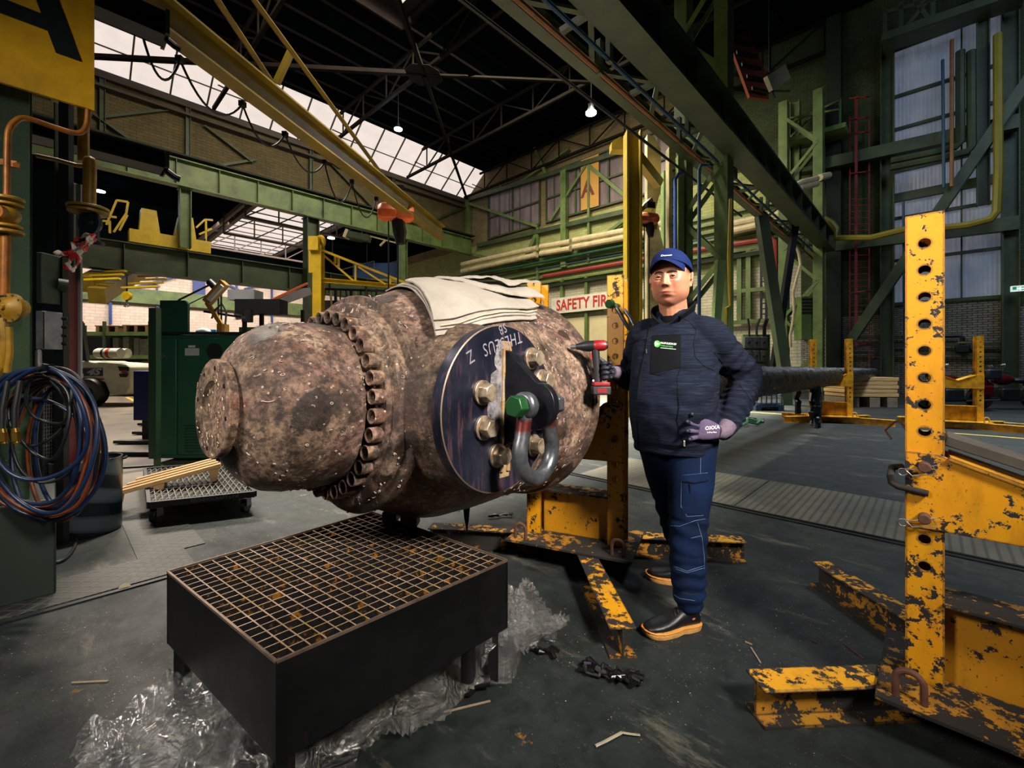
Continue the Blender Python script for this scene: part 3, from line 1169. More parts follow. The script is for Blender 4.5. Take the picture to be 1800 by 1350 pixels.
hub = Thing('propeller_hub', 'huge seaworn bronze propeller hub lying level above the black grating table', 'propeller hub', (HO.x + .4, HO.y + .6, .5))
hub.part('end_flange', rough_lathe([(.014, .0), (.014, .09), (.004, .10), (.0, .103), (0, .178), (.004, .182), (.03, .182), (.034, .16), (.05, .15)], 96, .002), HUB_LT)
mb = MB()
for k in range(8):
    a = k * 45 + 10
    mb.cyl(hubp(-.0015, a, .15), hubp(.004, a, .15), .0085 * HS, n=10)
hub.part('bolt_holes', mb, M['blackgloss'], None, 'small dark bolt holes of the end flange')
hub.part('cap', rough_lathe([(.03, .15), (.045, .19), (.07, .238), (.11, .288), (.16, .322), (.22, .338), (.32, .345), (.42, .345), (.47, .338), (.5, .34)], 144, .007), HUB)
hub.part('inner_ring', rough_lathe([(.46, .33), (.465, .41), (.49, .412), (.495, .452), (.505, .458), (.545, .458), (.55, .44)], 144, .003), HUB)
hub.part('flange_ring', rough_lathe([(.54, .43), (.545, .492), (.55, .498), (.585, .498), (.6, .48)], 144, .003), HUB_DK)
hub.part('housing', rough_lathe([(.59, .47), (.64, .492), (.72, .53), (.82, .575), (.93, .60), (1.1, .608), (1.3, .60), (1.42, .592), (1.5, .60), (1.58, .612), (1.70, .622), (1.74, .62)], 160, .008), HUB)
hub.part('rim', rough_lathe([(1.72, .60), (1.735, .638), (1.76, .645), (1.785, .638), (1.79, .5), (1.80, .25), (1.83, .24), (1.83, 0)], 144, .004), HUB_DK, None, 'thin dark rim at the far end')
# socket-head screws round the inner ring
bolt_me = None
for k in range(32):
    a = k * 11.25 + 4
    mb = MB().lathe([(.0, .0), (-.004, .0135), (-.030, .0135), (-.030, .016), (-.042, .019), (-.048, .026), (-.045, .0295), (.0, .0295)], hubp(.468, a, .382), HD, 18)
    hub.part('socket_screw', mb, HUB_LT, smooth=50)
# blanking plate over the blade port
TD, HH = .888, .65
PC = HO + HD * (TD * HS) + HNn * (HH * HS)
PR = .357 * HS
boss = rough_lathe([(0, 0), (0, .1)], 8, 0)
mb = MB().lathe([(-.42, PR * 1.28), (-.30, PR * 1.16), (-.20, PR * 1.07), (-.10, PR * 1.0), (-.055, PR * .97)], PC, HNn, 96, HZ)
hub.part('port_boss', mb, HUB_DK)
pt = NT('blanking_steel')
d1 = pt.noise(3, 7, .65)
c = pt.ramp(d1, [(.3, srgb('#1a2030')), (.55, srgb('#2e3346')), (.75, srgb('#4a4656'))])
stv = pt.ramp(pt.noise(14, 6, .7, pt.mapping((2.2, 2.2, .35), (0, .35, 0))), [(.52, 0), (.64, .75)])
c = pt.mix(stv, c, srgb('#6f5560'))
pt.set('Base Color', c)
pt.set('Metallic', .75)
pt.set('Roughness', pt.ramp(d1, [(.3, .28), (.7, .48)]))
pt.bump(pt.noise(60, 4), .06, .004)
plate = hub.part('blanking_plate', MB().lathe([(-.055, 0), (-.055, PR * .985), (-.05, PR), (-.004, PR), (0, PR * .99), (0, 0)], PC, HNn, 128, HZ), pt.m,
                 None, 'blue-black round steel plate bolted over the blade port', smooth=30)
rim_m = mat('machined_edge', '#77685a', .5, .6, .2, 30)
hub.part('plate_edge', MB().lathe([(-.0015, PR * .985), (.0012, PR * .988), (-.0015, PR * 1.002)], PC, HNn, 128, HZ), rim_m, plate)
hexm = mat('nickel_bolt', '#c4b49c', .3, .7, .45, 26, .25, dark='#5a4430')


def plate_hit(px, py):
    d = V(((px - 900) / FPX, 1, (640 - py) / FPX))
    o = V((0, 0, CAMZ))
    return o + d * ((PC - o).dot(HNn) / d.dot(HNn))


bolts = [plate_hit(px, py) for px, py in ((846, 690), (848, 752), (872, 800), (932, 630), (950, 668))]
bolts += [PC + HD * u + HZ * v for u, v in ((.24, -.06), (.2, -.17))]
for i, p in enumerate(bolts):
    b = hub.part('hex_bolt', MB().cyl(p + HNn * .014, p + HNn * .056, .037, .035, 6, ph=.4 + i * .7), hexm, plate, smooth=20, bev=.003)
    hub.part('washer', MB().cyl(p, p + HNn * .014, .048, n=28), hexm, plate, bev=.002)
# lifting lug
lug_steel = mat('lug_steel', '#2a2c34', .35, .8, .4, 14)
prof = [(0, .215), (.03, .205), (.17, .085)]
for k in range(11):
    a = R(62 - k * 13.2)
    prof.append((.155 + .093 * math.cos(a), .0 + .093 * math.sin(a)))
prof += [(.13, -.10), (.02, -.17), (.0, -.18)]
LC = PC + HZ * .022 + HD * .012
mb = MB().prism(prof, LC - HD * .018, HNn, HZ, HD * .036)
hub.part('lifting_lug', mb, lug_steel, plate, bev=.003, smooth=30)
wm = NT('weld_scorch')
wn = wm.noise(14, 8, .75)
wm.set('Base Color', wm.ramp(wn, [(.35, srgb('#8c8684')), (.5, srgb('#8a7048')), (.62, srgb('#7a5428')), (.75, srgb('#4a3420'))]))
wm.set('Roughness', .6)
wm.bump(wn, .8, .01)
mb = MB()
for sd in (-1, 1):
    mb.tube([LC + HNn * .002 + HD * (sd * .020) + HZ * z for z in [.22 - .045 * k for k in range(12)]], [.008 + .005 * ((k * 7) % 3) / 3 for k in range(12)], 8)
mb.prism([(-.030, .25), (.030, .25), (.030, -.30), (-.030, -.30)], LC - HD * 0, HD, HZ, HNn * .0012)
hub.part('weld', mb, wm.m, plate)
# pale frosted patch around the head of the weld
fm = NT('heat_bloom')
fn = fm.noise(9, 8, .7)
fm.set('Base Color', fm.ramp(fn, [(.3, srgb('#4d4c5c')), (.6, srgb('#8f8a8c'))]))
fm.set('Roughness', .7)
gr = fm.n('TexGradient', gradient_type='SPHERICAL')
fm.l(fm.mapping((1, 1, 1)), gr.inputs[0])
mb = MB()
ring = []
nn = 40
vs, fs = [LC + HNn * .0016 + HZ * .135], []
for q in range(1, 5):
    for k in range(nn):
        a = 2 * math.pi * k / nn
        rr = (.100 + .028 * math.sin(3 * a + 1) + .012 * math.sin(7 * a)) * q / 4
        vs.append(vs[0] + HD * (rr * math.cos(a) * .75 - (.012 if math.sin(a) < 0 else 0) * q) + HZ * (rr * math.sin(a) * (1.0 if math.sin(a) > 0 else 2.2)))
for k in range(nn):
    fs.append((0, 1 + k, 1 + (k + 1) % nn))
    for q in range(3):
        fs.append((1 + q * nn + k, 1 + (q + 1) * nn + k, 1 + (q + 1) * nn + (k + 1) % nn, 1 + q * nn + (k + 1) % nn))
mb.add(vs, fs)
fa = fm.ramp(fm.noise(16, 8, .75), [(.36, 0), (.58, .85)])
fm.set('Alpha', fa)
hub.part('heat_bloom', mb, fm.m, plate, 'pale frosted heat mark round the top of the weld')
# chalk writing, upside down
chalk = mat('chalk', '#77737f', .9, 0, .25, 60)


def chalk_text(s, p0, p1, size, sx=.8):
    a, b = plate_hit(*p0), plate_hit(*p1)
    ex = (b - a)
    tm = text_mesh(s, size, .0, 0, 'CENTER', 0, 1.12, sx)
    # thin strokes: keep the outline of the built-in face
    place(tm, (a + b) / 2 + HNn * .0025, ex, -HZ)
    return tm


for s_, p_, q_, z_ in (('THESEUS', (918, 590), (846, 616), .072), ('SB', (897, 570), (868, 586), .055), ('Z', (832, 622), (820, 630), .07)):
    hub.part('chalk_writing', chalk_text(s_, p_, q_, z_), chalk, plate, 'chalk letters written upside down')
# tube-worm tracks
random.seed(4)
mb = MB()


def surf_r(t):
    prof = [(.05, .2), (.07, .238), (.11, .288), (.16, .322), (.22, .338), (.32, .345), (.46, .343), (.465, .40), (.49, .414), (.50, .459), (.545, .459), (.55, .498), (.585, .50), (.59, .475), (.64, .494), (.72, .532), (.82, .577), (.93, .602), (1.1, .61), (1.3, .602), (1.42, .594), (1.5, .602), (1.58, .614), (1.72, .623)]
    for (a, ra), (b, rb) in zip(prof, prof[1:]):
        if a <= t <= b:
            return ra + (rb - ra) * (t - a) / (b - a)
    return .6


cnt = 0
while cnt < 520:
    t = random.uniform(.06, 1.71)
    ph = random.uniform(-40, 200)
    # clustered
    if noise.noise(V((t * 3, ph * .03, 1.7))) < -.02 and random.random() < .75:
        continue
    r0 = surf_r(t)
    if HUBSKIP(t, ph) if 'HUBSKIP' in globals() else False:
        continue
    cnt += 1
    L = random.uniform(.012, .04)
    n = random.randint(6, 11)
    d = random.uniform(0, 6.28)
    curl = random.choice((-1, 1)) * random.uniform(.25, 1.3)
    pts = []
    tt, pp = t, ph
    for k in range(n):
        pts.append(hubp(tt, pp, surf_r(tt) + .0035))
        tt += math.cos(d) * L / n
        pp += math.degrees(math.sin(d) * L / n / .5)
        d += curl
    mb.tube(pts, random.uniform(.0012, .0022), 4)
hub.part('tubeworm_tracks', mb, mat('worm_casts', '#a8978a', .8, 0, .3, 30), None, 'pale curly tubeworm casts', 'stuff')
# flat face flecks on the end flange
mb = MB()
for k in range(60):
    a = random.uniform(0, 360)
    r_ = random.uniform(.02, .17)
    tz = .011 if r_ < .09 else -.003
    p = hubp(tz, a, r_)
    q = hubp(tz, a + random.uniform(-6, 6), r_ + random.uniform(-.012, .012))
    mb.tube([p, (p + q) / 2 + HZ * random.uniform(-.004, .004), q], .0014, 4)
hub.part('tubeworm_tracks', mb, M['cream'], None, 'pale casts on the end flange', 'stuff')

# ---- bow shackle hanging in the lug
PP = LC + HNn * .155
sh = Thing('bow_shackle', 'big galvanised bow shackle with a green hex pin hanging from the round plate', 'shackle', PP - V((0, 0, .3)))
zinc = NT('galvanised')
zn = zinc.noise(18, 7, .7)
zc_ = zinc.ramp(zn, [(.3, srgb('#3a3f46')), (.7, srgb('#767a80'))])
sp_ = zinc.n('SeparateXYZ')
zinc.l(zinc.coord, sp_.inputs[0])
zc_ = zinc.mix(zinc.math('MULTIPLY', zinc.ramp(sp_.outputs[2], [(.20, 0), (.215, 1), ]), zinc.ramp(sp_.outputs[2], [(.245, 1), (.26, 0)])), zc_, srgb('#5c2a26'))
zinc.set('Base Color', zc_)
zinc.set('Metallic', .75)
zinc.set('Roughness', .36)
zinc.bump(zn, .15, .006)
pts = []
for k in range(25):
    f = k / 24
    a = R(-62 + 304 * f)          # omega shape
    pts.append((math.sin(R(180)) , 0))
pts = []
bowr, cz = .105, -.175
pts.append((-.072, 0.0))
pts.append((-.074, -.035))
for k in range(21):
    a = R(150 + k * 12)
    pts.append((bowr * math.cos(a), cz + bowr * math.sin(a)))
pts.append((.074, -.035))
pts.append((.072, 0.0))
P3 = [PP + HD * x + V((0, 0, z)) for x, z in pts]
sh.part('bow', MB().tube(P3, .029, 18), zinc.m)
mb = MB()
for sd in (-1, 1):
    mb.cyl(PP + HD * (sd * .048), PP + HD * (sd * .096), .052, n=32)
sh.part('eyes', mb, zinc.m, bev=.012, smooth=60)
sh.part('pin', MB().cyl(PP - HD * .10, PP + HD * .15, .026, n=20), zinc.m)
gm = chipped('chipped_green_enamel', '#063c17', '#2c3630', .35, 16, .004, .4, '#08200e', .3, grime='#0a3818')
sh.part('pin_head', MB().cyl(PP - HD * .145, PP - HD * .098, .042, n=6, ph=.2), gm, None, 'green hexagonal pin head', bev=.004, smooth=20)
sh.part('nut', MB().cyl(PP + HD * .098, PP + HD * .14, .046, n=6, ph=.5), zinc.m, bev=.004, smooth=20)

# ---- tarpaulin on top of the hub
canvas = NT('canvas')
cn = canvas.noise(5, 8, .7)
cc = canvas.ramp(cn, [(.3, srgb('#7c766c')), (.7, srgb('#98928a'))])
cc = canvas.mix(canvas.ramp(canvas.noise(2.5, 6, .7), [(.5, 0), (.75, .55)]), cc, srgb('#6e5e46'))
canvas.set('Base Color', cc)
canvas.set('Roughness', .9)
canvas.bump(canvas.noise(45, 4, .6), .15, .004)
tarp = Thing('tarpaulin', 'folded grey canvas tarpaulin draped over the top of the bronze hub', 'tarpaulin', hubp(1.1, 0, .62))


def drape(c00, c10, c11, c01, nu=26, nv=18, lift=.012, wav=.006, seed=0, th=.006, fold=0.0):
    """corners as (t, phi, extra radius): c00-c10 near edge, c01-c11 far edge"""
    g = []
    for j in range(nv + 1):
        v = j / nv
        row = []
        for i in range(nu + 1):
            u = i / nu
            t = (c00[0] * (1 - u) + c10[0] * u) * (1 - v) + (c01[0] * (1 - u) + c11[0] * u) * v
            p = (c00[1] * (1 - u) + c10[1] * u) * (1 - v) + (c01[1] * (1 - u) + c11[1] * u) * v
            e = (c00[2] * (1 - u) + c10[2] * u) * (1 - v) + (c01[2] * (1 - u) + c11[2] * u) * v
            w_ = noise.fractal(V((t * 5 + seed, p * .06, seed * 3.1)), 1, 2, 3) * wav
            row.append(hubp(t, p, max(.565, surf_r(t)) + lift + e + w_ + fold * math.sin(u * math.pi) * math.sin(v * math.pi)))
        g.append(row)
    mb = MB()
    vs = [q for row in g for q in row]
    W = nu + 1
    n = len(vs)
    fs = []
    for j in range(nv):
        for i in range(nu):
            fs.append((j * W + i, j * W + i + 1, (j + 1) * W + i + 1, (j + 1) * W + i))
    up = [q + (q - (HO + HD * (q - HO).dot(HD))).normalized() * th for q in vs]
    vs2 = vs + up
    fs2 = [tuple(reversed(f)) for f in fs] + [tuple(k + n for k in f) for f in fs]
    ed = [j * W for j in range(nv)] + []
    def side(a, b):
        fs2.append((a, b, b + n, a + n))
    for i in range(nu):
        side(i, i + 1)
        side(nv * W + i + 1, nv * W + i)
    for j in range(nv):
        side((j + 1) * W, j * W)
        side(j * W + nu, (j + 1) * W + nu)
    mb.add(vs2, fs2)
    return mb


tarp.part('lower_layer', drape((.635, 59, .0), (1.48, 40, .0), (1.55, -22, .0), (.80, -10, .0), seed=1, wav=.003, lift=.008), canvas.m)
tarp.part('middle_layer', drape((.630, 57, .0), (1.50, 37, .0), (1.57, -8, .0), (.80, 0, .0), seed=2, lift=.018, wav=.004), canvas.m)
tarp.part('top_layer', drape((.632, 53, .0), (1.56, 32, .006), (1.62, 2, .010), (.80, 6, .01), seed=3, lift=.030, wav=.008), canvas.m)
tarp.part('crumpled_fold', drape((1.10, 16, .0), (1.68, 26, .03), (1.67, -6, .09), (1.05, -8, .03), seed=7, lift=.040, wav=.026, nu=34, fold=.018), canvas.m)
tarp.part('crumpled_fold', drape((1.28, 8, .03), (1.72, 18, .07), (1.70, -6, .12), (1.18, -8, .03), seed=12, lift=.062, wav=.036, nu=34, fold=.012), canvas.m)
tarp.part('frayed_hem', MB().tube([hubp(.665 + .84 * k / 30, 55 - 19.5 * k / 30, max(.565, surf_r(.665 + .84 * k / 30)) + .034 + .006 * k / 30) for k in range(31)], .003, 6), mat('frayed_edge', '#b8a98c', .9, 0, .3, 40))

# ================================================================== grating table
TZ = .47
cn_ = [pz(px, py, TZ) for px, py in ((293, 1005), (485, 1165), (893, 985), (655, 900))]     # left, front, right, back
tb = Thing('grating_table', 'low black steel drip table with a rusty grating top', 'table', ((cn_[0].x + cn_[2].x) / 2, (cn_[1].y + cn_[3].y) / 2, 0))
tblk = NT('black_tank_paint')
tn = tblk.noise(3, 8, .7)
tc = tblk.ramp(tn, [(.3, srgb('#030405')), (.7, srgb('#07080b'))])
tr = tblk.math('MULTIPLY', tblk.ramp(tblk.noise(7, 8, .8, tblk.mapping((1, 1, .6))), [(.63, 0), (.67, 1)]), .8)
tc = tblk.mix(tr, tc, srgb('#5c2016'))
tblk.set('Base Color', tc)
tblk.set('Roughness', tblk.ramp(tn, [(.3, .35), (.7, .6)]))
tblk.set('Specular IOR Level', .3)
tblk.bump(tn, .1, .01)
dep = .268
cen = sum(cn_, V((0, 0, 0))) / 4
for i in range(4):
    p, q = cn_[i], cn_[(i + 1) % 4]
    ins = ((cen - (p + q) / 2)).normalized() * .004
    mb = MB().beam(p + ins - V((0, 0, dep / 2)), q + ins - V((0, 0, dep / 2)), .006, dep, (0, 0, 1))
    tb.part('side_panel', mb, tblk.m)
mb = MB()
for i in range(4):
    p, q = cn_[i], cn_[(i + 1) % 4]
    mb.beam(p + (cen - p) * .006, q + (cen - q) * .006, .007, .008)
tb.part('top_edge', mb, mat('worn_edge', '#7c6a5c', .4, .6, .5, 20), None, 'worn pale rim')
pan = [p - V((0, 0, dep * .8)) for p in cn_]
tb.part('drip_pan', MB().poly3([p + (cen - p) * .01 - V((0, 0, .19)) for p in cn_], (0, 0, -.006)), tblk.m)
gm_ = NT('grating_steel')
ge = gm_.n('NewGeometry')
sx = gm_.n('SeparateXYZ')
gm_.l(ge.outputs['Normal'], sx.inputs[0])
topf = gm_.ramp(sx.outputs[2], [(.6, 0), (.8, 1)])
gn = gm_.noise(6, 7, .7)
topc = gm_.ramp(gn, [(.35, srgb('#9c8674')), (.55, srgb('#7c6850')), (.7, srgb('#8c6c24'))])
sidc = gm_.ramp(gm_.noise(16, 8, .75), [(.42, srgb('#08090a')), (.57, srgb('#14100c')), (.63, srgb('#8c5a0e')), (.75, srgb('#5b3410'))])
gm_.set('Base Color', gm_.mix(topf, sidc, topc))
gm_.set('Roughness', .55)
gm_.set('Metallic', .2)
NA, NB = 20, 19
cr = [p + (cen - p) * .018 for p in cn_]
mb = MB()
for k in range(NA + 1):              # bars parallel to the front-right side
    f = k / NA
    a, b = cr[1].lerp(cr[0], f), cr[2].lerp(cr[3], f)
    mb.beam(a - V((0, 0, .017)), b - V((0, 0, .017)), .0046, .030)
tb.part('bearing_bars', mb, gm_.m)
mb = MB()
for k in range(NB + 1):
    f = k / NB
    a, b = cr[1].lerp(cr[2], f), cr[0].lerp(cr[3], f)
    mb.beam(a - V((0, 0, .0165)), b - V((0, 0, .0165)), .0046, .030)
tb.part('cross_bars', mb, gm_.m)
for i, p in enumerate(cn_):
    q = p + (cen - p) * .09
    tb.part('leg', MB().bb((q.x - .02, q.y - .02, 0), (q.x + .02, q.y + .02, TZ - dep + .03)), tblk.m)
q = cn_[2] + (cen - cn_[2]) * .20
tb.part('drain_pipe', MB().cyl((q.x - .02, q.y - .08, .015), (q.x - .02, q.y - .08, .23), .028, n=16).cyl((q.x - .02, q.y - .08, .04), (q.x + .06, q.y - .06, .04), .02, n=12), tblk.m)
single('support_block', MB().box(V((-.60, 2.19, .499)), (.07, .09, .055)), M['black'], 'small black block wedged between the table corner and the hub, left of two', 'block', (-.60, 2.19, .47), bev=.006)
single('support_block', MB().box(V((-.49, 2.12, .505)), (.08, .08, .06)), M['black'], 'small black block wedged under the hub, right of two', 'block', (-.49, 2.12, .475), bev=.006)
single('hanging_strip', MB().poly3([pY(814, 893, 2.25), pY(826, 893, 2.25), pY(824, 915, 2.25), pY(821, 938, 2.25), pY(816, 912, 2.25)], (0, .004, 0)), M['blackgloss'],
       'dark torn strip hanging under the hub, right of the table', 'strip', pY(820, 893, 2.25))

# ---- clear plastic sheeting
film = NT('clear_film')
fo = film.t.nodes['Material Output']
tr_ = film.n('BsdfTransparent')
tr_.inputs[0].default_value = (.9, .92, .93, 1)
gl_ = film.n('BsdfGlossy')
gl_.inputs['Color'].default_value = (.85, .86, .88, 1)
gl_.inputs['Roughness'].default_value = .13
df_ = film.n('BsdfDiffuse')
df_.inputs[0].default_value = (.6, .6, .58, 1)
m1, m2 = film.n('MixShader'), film.n('MixShader')
film.l(film.ramp(film.noise(7, 6, .6), [(.4, .12), (.65, .5)]), m1.inputs[0])
film.l(gl_.outputs[0], m1.inputs[1])
film.l(df_.outputs[0], m1.inputs[2])
film.l(film.ramp(film.noise(5, 7, .7, dist=1.0), [(.36, .22), (.52, .5), (.68, .85)]), m2.inputs[0])
film.l(tr_.outputs[0], m2.inputs[1])
film.l(m1.outputs[0], m2.inputs[2])
film.l(m2.outputs[0], fo.inputs[0])
vd = film.n('TexVoronoi', feature='DISTANCE_TO_EDGE')
vd.inputs['Scale'].default_value = 11
film.l(film.mix(.35, film.coord, film.n('TexNoise').outputs[1]), vd.inputs['Vector'])
hh_ = film.math('ADD', film.math('MULTIPLY', film.ramp(vd.outputs['Distance'], [(0, 1), (.25, 0)]), .8), film.noise(22, 6, .65, dist=1.6))
bp_ = film.n('Bump')
bp_.inputs['Strength'].default_value = 1.0
bp_.inputs['Distance'].default_value = .035
film.l(hh_, bp_.inputs['Height'])
film.l(bp_.outputs[0], gl_.inputs['Normal'])
film.l(bp_.outputs[0], df_.inputs['Normal'])


def inpoly(x, y, poly):
    c = False
    n = len(poly)
    for i in range(n):
        x1, y1 = poly[i]
        x2, y2 = poly[(i + 1) % n]
        if (y1 > y) != (y2 > y) and x < (x2 - x1) * (y - y1) / (y2 - y1) + x1:
            c = not c
    return c


def crumpled(poly_px, step, hmax, seed, edge_lift=0.0):
    poly = [tuple(pz(x, y).xy) for x, y in poly_px]
    xs = [p[0] for p in poly]
    ys = [p[1] for p in poly]
    nx = int((max(xs) - min(xs)) / step) + 2
    ny = int((max(ys) - min(ys)) / step) + 2
    idx, vs, fs = {}, [], []

    def vert(i, j):
        if (i, j) in idx:
            return idx[(i, j)]
        x, y = min(xs) + i * step, min(ys) + j * step
        q = V((x * 3.1 + seed, y * 3.1, seed))
        h = abs(noise.fractal(q, 1.0, 2.1, 5)) * 1.0
        rd = 1 - abs(noise.noise(V((x * 6 + seed, y * 3.2, 2.2 + seed))))
        z = .004 + hmax * (h * .55 + max(0, rd - .62) * 1.3)
        dx = noise.noise(q * 2.7) * step * .6
        dy = noise.noise(q * 2.7 + V((9, 3, 1))) * step * .6
        idx[(i, j)] = len(vs)
        vs.append(V((x + dx, y + dy, z)))
        return idx[(i, j)]
    for i in range(nx):
        for j in range(ny):
            cx, cy = min(xs) + (i + .5) * step, min(ys) + (j + .5) * step
            if inpoly(cx, cy, poly):
                fs.append((vert(i, j), vert(i + 1, j), vert(i + 1, j + 1), vert(i, j + 1)))
    return MB().add(vs, fs)


ps = Thing('plastic_sheet', 'crumpled clear plastic sheeting spread on the floor under the black table', 'plastic sheet', (-.4, 1.6, 0))
ps.part('film', crumpled([(100, 1500), (150, 1320), (185, 1285), (345, 1203), (330, 1160), (560, 1090), (860, 1040), (925, 1060), (1002, 1110), (985, 1135), (930, 1150),
                         (905, 1196), (830, 1240), (730, 1290), (640, 1350), (560, 1500)], .018, .10, 3.3), film.m, smooth=0)
ps.part('raised_fold', crumpled([(880, 1105), (930, 1080), (985, 1110), (975, 1130), (920, 1160), (900, 1190), (850, 1215), (845, 1150)], .014, .30, 8.1), film.m, smooth=0)
ps.part('raised_fold', crumpled([(120, 1420), (200, 1300), (330, 1215), (420, 1290), (480, 1420)], .015, .20, 5.7), film.m, smooth=0)


# ================================================================== yellow jack stands
def stand(label, base, ang, feet, H=1.6, sep=.56, cradle_z=1.05, detail=2, mats=None, holes0=.10, cr_h=.27, vdip=.12, clips=True, plate=(.78, .50), group=None, hweb=False):
    """local x along the two posts; feet = list of (end a, end b) in local xy"""
    ca, sa = math.cos(ang), math.sin(ang)
    t = Thing('jack_stand', label, 'stand', (0, 0, 0), 0, group)
    t.o.location = base
    t.o.rotation_euler = (0, 0, ang)
    ym, yd, yf = mats or (M['yellow_chip'], M['yellow_dirty'], M['yellow_foot'])
    yg = yd if mats else M['yellow_grime_shade']
    zt = .145
    H = H + .025
    for p, q in feet:
        p, q = V((p[0], p[1], 0)), V((q[0], q[1], 0))
        zc = (zt - .012) / 2
        dz = V((0, 0, zc))
        hh = zt - .014
        ft = t.part('foot_beam', MB().beam(p + dz, q + dz, .115, .009, (0, 0, 1), (0, hh / 2 - .0045)), yf, bev=.003 if detail > 1 else None)
        t.part('foot_web', MB().beam(p + dz, q + dz, .115, .009, (0, 0, 1), (0, -hh / 2 + .0045)).beam(p + dz, q + dz, .008, hh - .018), yg, ft)
    pl, pw = plate
    t.part('base_plate', MB().bb((-pl / 2, -pw / 2, zt - .012), (pl / 2, pw / 2, zt + .002)), yg, bev=.002 if detail > 1 else None)
    n = int((H - .1) / .093)
    hs = [.035 + .093 * k for k in range(4, n + 1)]
    for sx in (-1, 1):
        x = sx * sep / 2
        o = V((x, 0, zt))
        for sy in (-1, 1):
            mb = MB()
            if detail:
                mb.plate_holes(o + V((0, sy * .07, 0)), (1, 0, 0), (0, 1, 0), (0, 0, 1), .10, .009, H, hs, .0165)
            else:
                mb.bb((x - .05, sy * .07 - .0045, zt), (x + .05, sy * .07 + .0045, zt + H))
            t.part('post_flange', mb, ym)
        mb = MB()
        if hweb:
            mb.bb((x - .005, -.066, zt), (x + .005, .066, zt + H))
        for s2 in () if hweb else (-1, 1):
            mb.bb((x + s2 * .026 - .003, -.066, zt), (x + s2 * .026 + .003, .066, zt + H))
        t.part('post_web', mb, yd)
    # box between the posts
    xi = sep / 2 - .045
    t.part('web_plate', MB().bb((-xi, -.006, zt), (xi, .006, zt + .285)), yd)
    t.part('shelf_plate', MB().bb((-xi, -.085, zt + .285), (xi, .085, zt + .297)), yg, bev=.002 if detail > 1 else None)
    # V cradle
    if cradle_z:
        for sy in (-1, 1):
            y0 = sy * .083
            xo = sep / 2 + .05
            poly = [(-xo, cradle_z - cr_h), (xo, cradle_z - cr_h), (xo, cradle_z), (xo - .08, cradle_z), (0, cradle_z - vdip), (-xo + .08, cradle_z), (-xo, cradle_z)]
            t.part('cradle_plate', MB().prism(poly, (0, y0 - .005, 0), (1, 0, 0), (0, 0, 1), (0, .010, 0)), ym, bev=.002 if detail > 1 else None)
        for sx in (-1, 1):
            mb = MB().beam((sx * (sep / 2 - .06), 0, cradle_z - .01), (0.005 * sx, 0, cradle_z - vdip), .2, .012, (0, 0, 1))
            t.part('cradle_pad', mb, yd)
        if detail > 1:
            for sx in (-1, 1):
                for dz in (-.045, -.22):
                    x = sx * sep / 2
                    pin = t.part('pin', MB().cyl((x, -.125, cradle_z + dz), (x, .12, cradle_z + dz), .017, n=18), M['rust'], bev=.003)
                    if clips:
                        wz = cradle_z + dz
                        pts = [(x + .03, -.118, wz + .012), (x - .03, -.118, wz - .012)]
                        for k in range(13):
                            a = R(100 + k * 27)
                            pts.append((x - .055 + .012 * math.cos(a), -.118, wz - .024 + .012 * math.sin(a)))
                        pts += [(x - .03, -.118, wz - .034), (x + .032, -.118, wz - .016), (x + .02, -.118, wz + .008)]
                        t.part('spring_clip', MB().tube(pts, .0018, 6), M['steel'], pin)
            x = -sep / 2
            hz_ = cradle_z - .125
            pts = [(x + .01, -.10, hz_ - .01), (x - .07, -.10, hz_), (x - .085, -.10, hz_ + .01), (x - .088, -.10, hz_ + .03), (x - .088, -.02, hz_ + .05), (x - .06, .0, hz_ + .055)]
            t.part('grab_handle', MB().tube(pts, .011, 12), M['yellow_grime_shade'])
    # lifting staples on the base plate
    if detail:
        for sx in (-1, 1):
            x = sx * (pl / 2 - .085)
            y = -(pw / 2 - .05)
            pts = [(x - .035, y, zt - .002)]
            for k in range(9):
                a = R(180 - k * 22.5)
                pts.append((x + .035 * math.cos(a), y, zt + .06 + .035 * math.sin(a)))
            pts.append((x + .035, y, zt - .002))
            t.part('lifting_staple', MB().tube(pts, .0105, 10), M['rust'] if detail > 1 else yd)
    return t


# middle stand, behind the hub
a0 = math.atan2(-.42, .91)
st_mid = stand('worn yellow stand behind the hub, beside the man', (.415, 2.84, 0), a0,
               [((.46, -.86), (-.40, .8)), ((.98, .42), (-.98, -.22))], H=1.62, sep=.53, cradle_z=1.02, vdip=.2, cr_h=.36, hweb=True)
# right-hand stand in the foreground
a1 = math.atan2(-.691, .723)
st_r = stand('big chipped yellow stand filling the right foreground', (1.70, 1.36, 0), a1,
             [((-.745, -.436), (.40, .78)), ((-.755, .855), (.42, -.24))], H=1.60, sep=.62, cradle_z=.945, vdip=.10, cr_h=.26, plate=(.86, .52))
# its long pin handle bent above the post
single('bent_rod', MB().tube([pY(1600, 765, 1.62), pY(1583, 742, 1.66), pY(1573, 741, 1.68), pY(1556, 756, 1.70), pY(1567, 772, 1.68)], .004, 8), M['rust'],
       'thin bent rusty rod sticking out left of the big foreground stand post', 'rod', pY(1600, 765, 1.62))
# timber pad lying in the cradle
hv = V((.723, -.691, 0))
p0 = V((1.70, 1.36, .99)) - hv * .26
pad = Thing('timber_pad', 'dirty grey timber lying in the cradle of the foreground stand', 'timber', p0)
pad.part('board', MB().beam(p0 + V((.02, .02, .0)), p0 + hv * .26 + V((.02, .02, -.085)), .16, .035), mat('grey_timber', '#3c3832', .85, 0, .5, 5, .2), bev=.004)
single('shackle', MB(), M['steel'], '', '') if False else None
